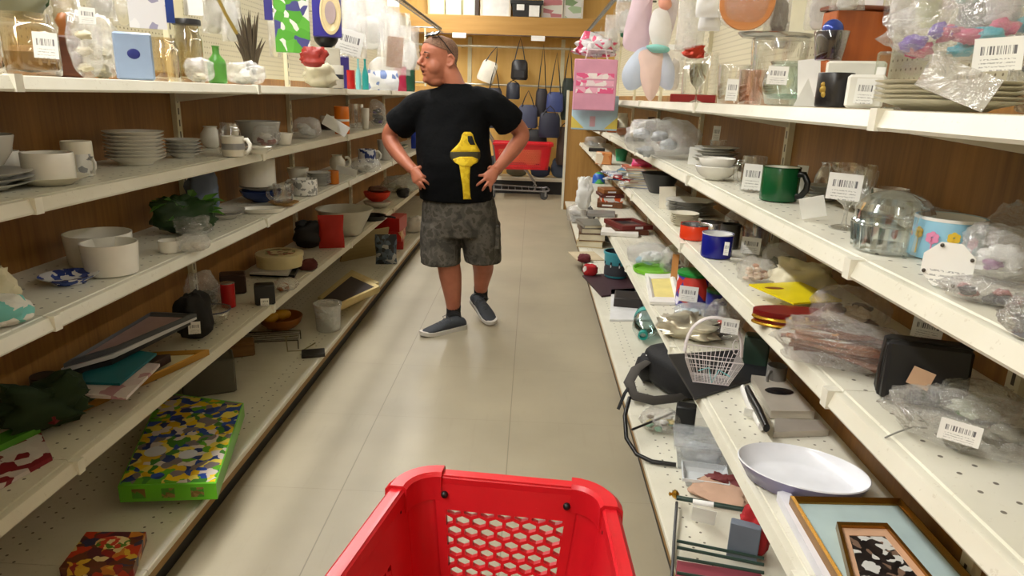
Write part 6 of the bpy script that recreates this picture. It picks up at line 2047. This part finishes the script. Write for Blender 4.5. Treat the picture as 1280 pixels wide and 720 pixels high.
# fish bowl with green glass base, silver tray on tall glass
p, w_, h_ = fit(*topr((950, 78, 1014, 0)), R1, 1, .74)
t = thing('fish_bowl', 'round clear glass fish bowl with greenish base and white tags', 'bowl', p, face(p))
MB().lathe([(w_ * .30, 0), (w_ * .40, .004), (w_ * .49, h_ * .35), (w_ * .5, h_ * .5), (w_ * .46, h_ * .75), (w_ * .36, h_ * .93), (w_ * .40, h_), (w_ * .38, h_), (w_ * .345, h_ * .93), (w_ * .445, h_ * .74), (w_ * .48, h_ * .5), (w_ * .38, .02), (0, .016)], 36).build('glass_shell', GL((244, 250, 248), .45), t, 60)
MB().lathe([(0, .0165), (w_ * .36, .02), (w_ * .40, .032), (0, .034)], 30).build('green_base', GL((190, 222, 206), .4), t, 60)
card((960, 84, 984, 106), p, w_ / 2 + .004, None, 'barcode_label', t)
card((998, 76, 1024, 122), p, w_ / 2 + .01, PAPER, 'paper_tag', t, 0, -.15)
pot('glass_cylinder', 'tall clear glass cylinder under the silver tray', 'vase', topr((938, 50, 1006, 0)), R1, 'tumbler', CLEAR, X=.90)
q = bpy.data.objects['glass_cylinder'].location
hc_ = fit(*topr((938, 50, 1006, 0)), R1, 1, .90)
solo('silver_tray', MB().lathe([(0, 0), (hc_[1] * .62, 0), (hc_[1] * .7, .012), (hc_[1] * .7, .016), (hc_[1] * .6, .006), (0, .006)], 40, None, 1, .6), SILV, 'flat oval silver tray lying on the tall glass cylinder', 'tray', q + V((0, -.02, hc_[2] + .002)), .2, None, 50)
# mug with ornament, black mug, barcode carton, tub
t = pot('mug', 'black mug printed with a small gold emblem', 'mug', topr((1018, 92, 1060, 0)), R1, 'mug', S(26, 22, 24, .3), X=.70, inner=S(60, 56, 54))
p, w_, h_ = fit(*topr((1018, 92, 1060, 0)), R1, 1, .70)
for a, z, r in ((-125, .5, .011), (-122, .36, .008), (-128, .64, .008)):
    an = math.radians(a)
    MB().ell((w_ / 2 * math.cos(an), w_ / 2 * math.sin(an), h_ * z), (r * .8, r * .25, r * .8)).build('gold_emblem', S(170, 140, 60, .4, .5), t)
t = box('carton', 'white carton with a barcode label on its side', 'box', topr((1056, 95, 1098, 0)), R1, S(232, 230, 222, .5), .10, X=.74)
card((1070, 100, 1092, 130), t.location, .06, None, 'barcode_label', t)
t = box('plastic_tub', 'white plastic lid box behind the black mug and carton', 'tub', topr((1028, 78, 1094, 0)), R1, S(226, 224, 214, .4), .09, X=.81)
ht = fit(*topr((1028, 78, 1094, 0)), R1, .5, .81)
pb = ht[0]
pot('ornament_mug', 'glossy plum mug with a blue ornament on the white lid box', 'mug', (1012, 34, 1044, 76), R1, 'taper', GL((170, 150, 176), .5), f=(V((pb.x - .06, pb.y + .03, R1 + ht[2] + .004)), .085, .07))
q = bpy.data.objects['ornament_mug'].location
solo('bauble', MB().ell((0, 0, .024), (.026, .026, .026), None, 20, 12), S(50, 72, 160, .15, .3), 'shiny blue bauble resting in the plum mug', 'bauble', q + V((0, 0, .05)), 0, None, 60)
t = thing('price_label', 'white card tent standing beside the plum mug', 'tag', V((pb.x - .12, pb.y - .02, R1)))
MB().prism([(-.03, 0), (.03, 0), (0, .07)], .0012, T3(0, .0, 0, PI / 2 - .12, 0, 0, 1)).build('paper', PAPER, t, 0)
# wooden bread box
px = (1046, 8, 1142, 80)
p = onX(1094, 90, .94)
w_ = 84 * mpp(p)
zb = R1 + .0015
hb = H + ray(1094, 10).z * dist(p) / math.hypot(ray(1094, 10).x, ray(1094, 10).y) - zb
t = thing('wooden_chest', 'orange-brown wooden chest with a thin overhanging lid', 'chest', V((p.x, p.y, zb)), face(p) + .55)
MWC = WD((150, 70, 24), (186, 98, 40), 2, 12, .3)
MB().cbox(w_ * .92, .075, hb - .012, None, 0, .003).build('body', MWC, t)
MB().cbox(w_ * 1.02, .09, .012, None, hb - .012, .003).build('lid', WD((96, 40, 16), (128, 58, 26), 0, 12, .3), t)
MB().box(-w_ * .43, -w_ * .36, -.039, -.0375, hb * .25, hb * .8).build('brass_strip', S(206, 150, 70, .3, .5), t)
# wide glass bowl, acrylic case, plates in film
p, w_, h_ = fit(*topr((1098, 34, 1206, 0)), R1, 1, .80)
pz = R1 + h_ * .62
t = box('acrylic_case', 'clear acrylic case behind the film-wrapped plates', 'case', topr((1090, 66, 1176, 0)), R1, GL((240, 244, 244), .6), .06, X=.87)
cs = fit(*topr((1090, 66, 1176, 0)), R1, .5, .87)
card((1092, 86, 1102, 132), t.location, .07, None, 'barcode_label', t)
pot('glass_bowl', 'wide clear glass bowl standing on the acrylic case', 'bowl', (1098, 34, 1206, 66), R1, 'bowl', CLEAR, f=(cs[0] + V((.02, .0, cs[2] + .002)), w_ * .85, .065))
pl = fit(*topr((1180, 106, 1286, 0)), R1, .8, .80)
stack('serving_plate', 'plate', topr((1096, 106, 1262, 0)), R1, 5, CREAMW, 'cream plate', 'under the bright combs', 'film-wrapped cream plates', X=.765, th=.02)
b = bag('big clear bag of teal, violet and pink combs with a white price card', (1110, 52, 1290, 120), R1, 306, [(S(60, 170, 190, .4), 4, .26), (S(120, 90, 190, .4), 4, .28), (S(200, 90, 130, .4), 4, .28)], FM((232, 232, 236), .18), .55, crumple=.35, f=(pl[0] + V((-.04, .02, .065)), .27, .105))
card((1218, 64, 1270, 104), b.location, .10, None, 'price_card', b, 0, -.1)
card((1152, 98, 1236, 140), b.location, .13, FM((236, 236, 240), .55), 'plastic_sleeve', b, .2, .35)
solo('lid_strip', MB().cbox(.14, .05, .012, None, 0, .003), S(20, 150, 124, .3), 'flat teal plastic strip lying on the bag of bright combs', 'lid', b.location + V((.05, .02, .125)), face(b.location) + .05)
# hung goods above, upright back card
for i, (px, X_, m, lab) in enumerate((((1142, -20, 1184, 34), .88, S(190, 200, 130, .5), 'hanging clear bag with a lime green strip behind the glass bowl'),
                                      ((1188, -24, 1262, 46), .90, S(96, 104, 120, .5), 'hanging clear bag of slate-blue fabric above the teal strip'),
                                      ((1040, -14, 1080, 12), .80, S(232, 230, 226, .5), 'hanging clear bag of white netting behind the wooden chest'),
                                      ((958, -14, 992, 42), .93, S(120, 110, 106, .5), 'hanging clear bag of greyish cutlery past the cutting board'))):
    t, w_, h_ = hang('hanging_bag', lab, 'bag', px, X=X_, mat=FM((232, 232, 234), .22, i), th=.06)
    bagmesh(w_ * .6, .035, h_ * .75, 80 + i, .25).build('contents', m, t, 70)
hang('header_card', 'plain cream backing card hanging beyond the wooden chest', 'card', (990, -18, 1022, 50), X=.94, mat=S(222, 216, 190, .5), th=.01, shape='card')
hang('packet', 'white packet with violet top poking above the wooden chest', 'packet', (1072, -20, 1104, 8), X=.95, mat=PR(((226, 224, 232), (120, 90, 170), (230, 228, 232)), 20, 5), th=.02, shape='card')
bag('tangle of white wire racks at the near end of the top shelf', topr((1258, 6, 1330, 0)), R1, 307, [(S(30, 40, 60), 3, .3), (S(216, 216, 210), 5, .3)], FM((226, 226, 222), .3), .4, X=.9, crumple=.5)

# ================================================================ handbag wall at the back
MSH = WD((168, 124, 56), (190, 146, 76), 0, 8, .5)
g = thing('display_shelf', 'long tan shelf high on the rear wall holding pictures and a bin', 'shelf', (0, YB, 0))
MB().box(-3.2, 1.4, -.42, 0, 2.50, 2.53).build('shelf_board', MSH, g)
MB().box(-3.2, 1.4, -.44, -.42, 2.28, 2.54).build('fascia', MSH, g)
MB().box(-3.2, 1.4, -.445, -.44, 2.275, 2.29).build('dark_edge', S(70, 48, 30, .5), g)
for x in (-1.0, .42):
    MB().box(x - .03, x + .03, -.03, 0, .25, 2.28).build('batten', S(214, 206, 170, .5), g)
for i, (px, lab, fm_, pm_) in enumerate((((535, -8, 557, 24), 'narrow white-framed picture at the person\'s side of the high shelf', S(206, 190, 140, .5), S(206, 200, 190)),
                                         ((556, -8, 578, 24), 'framed picture with a rose pink shape on the high shelf', S(214, 200, 160, .5), PR(((170, 60, 90), (200, 214, 214), (206, 206, 200)), 4, 2)),
                                         ((577, -8, 596, 24), 'framed teal and white picture before the dark post', S(214, 200, 150, .5), PR(((190, 206, 200), (216, 216, 210)), 5, 4)),
                                         ((600, -8, 638, 25), 'plain white framed picture beside the black bin', S(220, 210, 190, .5), S(232, 232, 230)),
                                         ((676, -8, 704, 28), 'framed green and rose landscape beside the black bin', S(226, 220, 206, .5), PR(((150, 180, 140), (216, 206, 210), (190, 120, 130), (226, 226, 222)), 5, 6, .4, (1, 1, 3))),
                                         ((703, -8, 728, 29), 'framed pale green landscape at the end of the high shelf', S(220, 216, 206, .5), PR(((170, 196, 160), (224, 226, 226), (130, 160, 120)), 5, 7, .4, (1, 1, 3))))):
    c = onY((px[0] + px[2]) / 2, px[3], YB - .30)
    k = mpp(c)
    w_, h_ = (px[2] - px[0]) * k, .62
    t = thing('framed_picture', lab, 'picture', V((c.x, c.y, 2.531)), 0)
    mb = MB().box(-w_ / 2, w_ / 2, -.012, .012, 0, .03).box(-w_ / 2, w_ / 2, -.012, .012, h_ - .03, h_).box(-w_ / 2, -w_ / 2 + .03, -.012, .012, .03, h_ - .03).box(w_ / 2 - .03, w_ / 2, -.012, .012, .03, h_ - .03)
    mb.build('frame', fm_, t, 0)
    MB().box(-w_ / 2 + .03, w_ / 2 - .03, -.004, .008, .03, h_ - .03).build('picture', pm_, t, 0)
c = onY(658, 27, YB - .25)
k = mpp(c)
t = thing('storage_bin', 'black plastic bin with two white labels on the high shelf', 'bin', V((c.x, c.y, 2.531)), 0)
w_, h_ = 36 * k, 20 * k
vs = []
for q, z in ((.9, 0), (1.0, h_ * .8), (1.12, h_ * .8), (1.12, h_), (1.04, h_), (.92, .02)):
    vs += [(-w_ / 2 * q, -.16 * q, z), (w_ / 2 * q, -.16 * q, z), (w_ / 2 * q, .16 * q, z), (-w_ / 2 * q, .16 * q, z)]
MB().add(vs, [(3, 2, 1, 0), (20, 21, 22, 23)] + [(r * 4 + q, r * 4 + (q + 1) % 4, r * 4 + 4 + (q + 1) % 4, r * 4 + 4 + q) for r in range(5) for q in range(4)]).build('shell', S(30, 32, 36, .4), t, 20)
for x, a, b, c_ in ((-.09, .055, .10, .18), (.11, .075, .02, .17)):
    MB().box(x - a, x + a, -.168, -.166, b, c_).build('label', PAPER, t, 0)
t = thing('post', 'dark post between the framed pictures on the high shelf', 'post', V((onY(596, 24, YB - .3).x, YB - .3, 2.531)), 0)
MB().box(-.03, .03, -.03, .03, 0, .765).build('post_shaft', S(60, 44, 30, .5), t)
r_ = thing('hanging_rail', 'upper steel rail across the yellow handbag wall', 'rail', (0, YB - .30, 2.13))
MB().tube([(-2.2, 0, 0), (.95, 0, 0)], .016, 8).build('bar', S(190, 184, 164, .35, .5), r_)
for x in (-2.1, -1.12, .54):
    MB().tube([(x, 0, 0), (x, .29, 0)], .012, 6).build('rail_arm', S(190, 184, 164, .35, .5), r_)
r_ = thing('hanging_rail', 'lower steel rail across the yellow handbag wall', 'rail', (0, YB - .30, 1.59))
MB().tube([(-2.2, 0, 0), (.95, 0, 0)], .016, 8).build('bar', S(190, 184, 164, .35, .5), r_)
for x in (-2.1, -1.12, .54):
    MB().tube([(x, 0, 0), (x, .29, 0)], .012, 6).build('rail_arm', S(190, 184, 164, .35, .5), r_)
for i, (x0, x1, y0, y1) in enumerate(((566, 582, 42, 46), (665, 680, 45, 51))):
    p = onY((x0 + x1) / 2, (y0 + y1) / 2, YB - .446)
    solo('sign_card', MB().box(-.1, .1, -.002, 0, -.035, .035), PAPER, f'blank white card on the high shelf fascia {["above the person", "above the hanging straps"][i]}', 'sign', p)


def handbag(px, mat, label, Y=YB - .33, strap=.35, name='handbag', dep=.10, straps=2, kind=0):
    x0, y0, x1, y1 = px
    c = onY((x0 + x1) / 2, y1, Y)
    k = mpp(c)
    w, h = (x1 - x0) * k, (y1 - y0) * k
    t = thing(name, label, 'bag', c, 0)
    n = 10
    rg = []
    for i in range(n + 1):
        z = i / n
        sw = (1 - .12 * z) * (1 - .25 * max(0, (z - .8) / .2) ** 2) * (1 - .18 * max(0, (.12 - z) / .12) ** 2)
        rg.append((V((0, 0, h * z)), V((w / 2 * sw, 0, 0)), V((0, dep / 2 * (1 - .6 * z ** 3), 0))))
    MB().rings(rg, 24).build('body', mat, t, 50)
    if kind:
        MB().cbox(w * .6, .02, h * .4, T3(0, -dep * .5, h * .08), 0, .01).build('front_pocket', mat, t)
    zt = strap
    for s in range(straps):
        dx = w * .3
        MB().tube([(-dx, (s - .5) * .05, h * .9), (-dx * .55, (s - .5) * .03, h + zt * .5), (0, 0, h + zt), (dx * .55, (s - .5) * .03, h + zt * .5), (dx, (s - .5) * .05, h * .9)], .008, 6).build('strap', S(28, 26, 28, .5), t)
    return t


NB = S(26, 28, 38, .4)
handbag((638, 76, 660, 100), S(26, 24, 28, .4), 'small black backpack hanging from the upper rail', strap=.30, kind=1, dep=.16)
handbag((632, 104, 650, 124), S(34, 38, 52, .4), 'small navy purse hanging from the lower rail', strap=.03, straps=1)
handbag((594, 76, 616, 102), S(226, 220, 206, .5), 'white clutch hanging aslant behind the person\'s neck', strap=.22, straps=1).rotation_euler = (0, .35, 0)
handbag((668, 112, 684, 146), S(44, 40, 46, .5), 'black shopper on long straps in the handbag row', Y=YB - .31, strap=.62)
handbag((682, 116, 704, 140), S(52, 66, 120, .5), 'blue denim handbag on thin straps in the handbag row', Y=YB - .45, strap=.55)
handbag((700, 100, 716, 150), S(40, 52, 44, .5), 'dark green tote at the end of the handbag row', Y=YB - .31, strap=.45)
handbag((646, 132, 672, 160), S(60, 66, 92, .5), 'slate blue handbag below the small navy purse', Y=YB - .46, strap=.2)
handbag((672, 142, 700, 172), S(26, 30, 52, .5), 'midnight blue handbag over the parked cart', Y=YB - .59, strap=.1)
handbag((655, 162, 684, 180), S(24, 22, 26, .5), 'black duffel just above the parked cart', Y=YB - .45, strap=.05, straps=1)
handbag((694, 160, 714, 206), S(70, 54, 44, .5), 'dark brown suitcase-like bag by the end panel', Y=YB - .40, strap=.06, straps=1)
handbag((560, 88, 574, 112), S(70, 62, 44, .5), 'olive bag hanging behind the person\'s ear', strap=.2)
handbag((606, 112, 628, 160), S(40, 42, 56, .5), 'charcoal tote hanging behind the person\'s shoulder', Y=YB - .48, strap=.3)
t = thing('wall_bench', 'low cream deck along the rear wall below the handbags', 'bench', (0, YB - .28, 0))
MB().box(-2.6, 1.3, -.28, .27, .20, .235).build('deck_top', MCREAM, t)
MB().box(-2.6, 1.3, -.24, .25, .0, .199).build('dark_base', S(22, 20, 20, .6), t)
for i, (px, c, lab) in enumerate((((630, 202, 662, 222), (96, 92, 70), 'olive duffel bag on the low cream deck'), ((660, 204, 690, 222), (34, 40, 66), 'navy duffel bag on the low cream deck'), ((686, 196, 712, 222), (60, 74, 96), 'blue-grey sports bag on the low cream deck'), ((600, 196, 632, 222), (40, 38, 42), 'black sports bag on the low cream deck'))):
    p = onY((px[0] + px[2]) / 2, px[3], YB - .30)
    k = mpp(p)
    bag(lab, px, 0, 401 + i, None, S(*c, .7), .6, name='duffel_bag', f=(V((p.x, p.y, .2365)), (px[2] - px[0]) * k * .82, (px[3] - px[1]) * k * .9), crumple=.15)
# ================================================================ more goods: far sections and hanging bags
# far end of the mug shelf
box('book_set', 'brown boxed book set at the very end of the mug shelf', 'book set', (741, 152, 757, 166), R2, WD((84, 54, 34), (120, 84, 54), 0), .2)
pot('copper_pot', 'small copper pot between brown book set and white jar', 'pot', (758, 150, 772, 166), R2, 'mug', S(150, 80, 46, .3, .5))
pot('white_jar', 'lidded white jar near the far end of the mug shelf', 'jar', (770, 142, 784, 166), R2, 'jar', CREAMW)
box('cream_box', 'cream carton standing at the wood wall by the crinkled clear bag', 'box', (788, 140, 806, 164), R2, S(206, 190, 150, .5), .12)
pot('brown_vase', 'brown vase at the wood wall by the cream carton', 'vase', (806, 138, 820, 164), R2, 'vase', S(96, 64, 40, .3))
bag('clear bag puffed up behind the silver platter', (820, 140, 852, 176), R2, 501, [(S(200, 196, 190), 3, .4)], None, .6)
pot('serving_bowl', 'brown wooden bowl just past the silver platter', 'bowl', (768, 160, 794, 172), R2, 'bowl', WD((96, 56, 30), (130, 80, 46), 0))
# far end of the saucepan shelf
box('black_tray', 'black tray at the very end of the saucepan shelf', 'tray', (736, 179, 756, 187), R3, BLACK, .14)
bag('heap of grey wrapped cutlery on the far saucepan shelf', (730, 170, 756, 184), R3, 502, [(S(160, 160, 160, .3, .6), 4, .4)], FM((210, 210, 210), .25), .8)
pot('green_cup', 'sea green cup before the paperbacks', 'mug', (768, 186, 784, 202), R3, 'taper', S(50, 140, 100, .35))
box('orange_box', 'orange and cream folded leaflet box at the far saucepan shelf', 'box', (744, 188, 764, 208), R3, PR(((220, 150, 90), (236, 220, 196), (206, 120, 60)), 14, 3), .16)
stack('magazine', 'magazine', (758, 200, 800, 220), R3, 3, PR(((226, 226, 230), (60, 110, 170), (230, 230, 232), (150, 60, 50)), 18, 6, .4), 'glossy magazine', 'fanned before the paperbacks', 'magazines by the paperbacks') if False else None
for i in range(4):
    p = onz(768, 222, R3) + V((.05, -.05, .011 * i))
    solo('magazine', MB().box(-.105, .105, -.14, .14, 0, .009), PR((((226, 226, 230), (40, 90, 160), (230, 230, 232)), ((150, 50, 44), (226, 220, 210), (40, 40, 60)), ((80, 150, 190), (230, 230, 230), (226, 226, 226)), ((230, 230, 226), (30, 60, 130), (220, 220, 226)))[i], 20, i, .35, (1, 6, 1)), f'glossy magazine before the paperbacks, {ORD[3 - i]} of four', 'magazine', p, .25 * (i - 1.5), 'magazines by the paperbacks', 0)
box('tin_box', 'dark grey tin box by the dark frying pan', 'box', (822, 222, 842, 240), R3, S(70, 68, 66, .35, .4), .1)
bag('clear bag of brown buttons at the wood wall of the saucepan shelf', (905, 262, 930, 292), R3, 503, [(S(110, 70, 50), 8, .25)], None, .7)
pot('tumbler', 'smoky tumbler behind the labelled glass jar', 'glass', (940, 270, 962, 306), R3, 'tumbler', GL((190, 180, 160)))
# far end of the basket shelf
bag('crumpled white paper hanging off the far basket shelf', (720, 226, 738, 262), R4, 504, None, S(226, 226, 222, .7), .6, crumple=.5, name='crumpled_paper', cat='paper')
pot('toy_ball', 'blue and green toy ball by the far partition', 'ball', (740, 214, 756, 230), R4, 'dome', PR(((40, 90, 180), (90, 170, 90), (60, 120, 200)), 20, 3))
box('silver_album', 'silver album flat on top of the dark boxes at the far basket shelf', 'album', (734, 262, 768, 276), R4, S(150, 148, 146, .35, .5), .2, hh=.03)
box('white_book', 'white hardcover lying before the far pile of boxes', 'book', (752, 268, 798, 286), R4, S(226, 222, 214, .5), .2, hh=.028)
bag('clear bag of black cables at the wood wall above the lime green tray', (826, 280, 862, 322), R4, 505, [(S(40, 38, 40), 4, .4)], None, .6)
bag('clear bag of brown corks behind the blue jar', (900, 344, 922, 374), R4, 506, [(S(140, 90, 56), 6, .3)], None, .6)
box('recipe_tin', 'dark green tin at the wood wall behind the wire basket', 'tin', (930, 400, 960, 446), R4, S(40, 62, 50, .35), .07)
pot('grey_mug', 'grey mug at the wood wall by the dark green tin', 'mug', (962, 416, 986, 450), R4, 'mug', S(110, 108, 104, .4), handle=-120)
# base deck, right run
bag('clear bag with a grey handset inside behind the albums', (748, 282, 772, 306), R5, 507, [(S(90, 90, 92), 3, .5)], None, .7)
box('shoe_box', 'dark shoe box standing under the basket shelf past the teal bucket', 'box', (772, 290, 806, 326), R5, S(44, 38, 36, .5), .2)
solo('cardboard_sheet', MB().box(-.12, .12, -.16, .16, 0, .006), S(196, 180, 150, .7), 'tan card sheet under the albums pile', 'card', onz(724, 322, R5) + V((.06, .05, 0)), .2, None, 0)
# left run, far sections half hidden by the person
pot('storage_jar', 'clear jar of white beads just before the black and white tub', 'jar', (386, 150, 400, 170), L2, 'jar', CLEAR)
stack('saucer', 'plate', (308, 182, 340, 194), L2, 2, DW, 'white saucer', 'before the red odds and ends', 'two saucers on the china shelf')
pot('sugar_bowl', 'round white sugar bowl at the wood wall past the near plate pile', 'bowl', (252, 158, 278, 186), L2, 'vase', DW)
pot('mixing_bowl', 'grey mixing bowl standing behind the near pile of soup plates', 'bowl', (160, 150, 210, 176), L2, 'bowl', S(176, 174, 166, .2), f=(V((-1.43, onz(185, 180, L2).y + .28, L2)), .22, .11))
pot('gravy_boat', 'small cream gravy boat at the casserole shelf front', 'gravy boat', (404, 236, 428, 250), L3, 'bowl', CREAMW, handle=20) if False else None
bag('clear bag of napkin rings by the grey oval plates', (224, 290, 262, 318), L3, 508, [(S(206, 200, 184), 5, .35)], None, .7)
pot('ramekin', 'little white ramekin at the casserole shelf edge', 'ramekin', (200, 298, 226, 318), L3, 'dish', DW)
box('dark_box', 'dark brown case at the wood wall behind the red can', 'box', (276, 318, 306, 352), L4, S(56, 34, 24, .5), .1)
bag('bag of dark red socks beside the cookie tin', (374, 322, 396, 340), L4, 509, [], S(90, 34, 30, .8), .7, crumple=.4, name='sock_bundle', cat='socks')
box('wood_block', 'brown wooden block in the corner behind the wire cooling rack', 'block', (286, 392, 316, 422), L5, WD((120, 84, 40), (150, 110, 60), 0), .1)
box('grey_box', 'grey appliance box at the back of the deck by the board games', 'box', (222, 470, 272, 516), L5, S(96, 92, 80, .5), .14, f=(V((-1.44, onz(260, 520, L5).y + .25, L5)), .22, .16))
# hanging clear bags along both pegboards
HB = [((60, -30, 96, 36), -1.44, (206, 190, 150), 'hanging clear bag of tan raffia above the carved box'),
      ((108, -36, 140, 20), -1.46, (190, 186, 176), 'hanging clear bag of grey felt above the cream paper bag'),
      ((140, -30, 164, 30), -1.48, (214, 206, 180), 'hanging clear bag of cream doilies near the violet-grey card'),
      ((252, -24, 280, 40), -1.47, (170, 166, 150), 'hanging clear bag of twine behind the bamboo pole'),
      ((276, -20, 300, 50), -1.50, (206, 204, 196), 'hanging clear bag of white lace behind the dried plant'),
      ((336, 20, 350, 70), -1.48, (196, 186, 160), 'hanging clear bag of beige beads by the lime green packet'),
      ((428, -24, 448, 40), -1.34, (214, 214, 212), 'hanging clear bag of white cotton over the purple box'),
      ((462, -20, 486, 50), -1.47, (200, 196, 188), 'hanging clear bag of pale ribbon behind the brown board'),
      ((484, 6, 500, 66), -1.34, (224, 222, 216), 'hanging clear bag of white feathers behind the brown board'),
      ((902, -30, 926, 30), .93, (220, 214, 206), 'hanging clear bag of white cord behind the cutting board'),
      ((832, 60, 854, 112), .92, (206, 196, 186), 'hanging clear bag of pale shells by the dragonfly wing'),
      ((854, 20, 874, 74), .95, (222, 218, 204), 'hanging clear bag of cream candles past the dragonfly wing'),
      ((1010, -30, 1044, 36), .92, (206, 200, 196), 'hanging clear bag of grey doilies by the plain cream backing card'),
      ((1110, -30, 1146, 30), .95, (226, 224, 220), 'hanging clear bag of white lace by the lime green strip'),
      ((1228, -30, 1286, 30), .80, (214, 214, 216), 'hanging clear bag of white hangers at the near end'),
      ((966, 30, 988, 60), .96, (190, 190, 190), 'hanging clear bag of silver spoons above the fish bowl')]
for i, (px, X_, c, lab) in enumerate(HB):
    t, w_, h_ = hang('hanging_bag', lab, 'bag', px, X=X_, mat=FM((230, 230, 230), .2, i % 4), th=.045)
    bagmesh(w_ * .66, .03, h_ * .7, 120 + i, .35).build('contents', S(*c, .6), t, 70)
    MB().cbox(w_ * .9, .006, h_ * .12, None, h_ * .93).build('header_strip', PAPER, t)

# settle goods: nothing sinks into a shelf or through a back panel
bpy.context.view_layer.update()


def bounds(o):
    lo, hi = V((9, 9, 9)), V((-9, -9, -9))
    for c in [o] + list(o.children_recursive):
        if c.type == 'MESH':
            for b in c.bound_box:
                w = c.matrix_world @ V(b)
                lo = V(map(min, lo, w))
                hi = V(map(max, hi, w))
    return lo, hi


for o in list(COL.objects):
    if o.parent is None and o.get('category') and o.name.split('.')[0] not in ('shelving_unit', 'ceiling_light', 'person', 'shopping_cart', 'sunglasses', 'tube_frame'):
        lo, hi = bounds(o)
        if hi.y > 8.9 or hi.z > 3:
            continue
        s = 0
        if hi.x > .976 and lo.x > .3:
            s = hi.x - .974
        elif lo.x < -1.546 and hi.x < -.9:
            s = lo.x + 1.544
        if s and abs(s) < .09 and o.name.split('.')[0] not in ('peg_hook', 'hanging_bag', 'header_card', 'packet'):
            o.location.x -= s
        best = None
        for z in (ZL if o.location.x < 0 else ZR):
            if -.045 < lo.z - z < .0012:
                best = z
        if best is not None and o.name.split('.')[0] != 'backpack':
            o.location.z += best + .0015 - lo.z
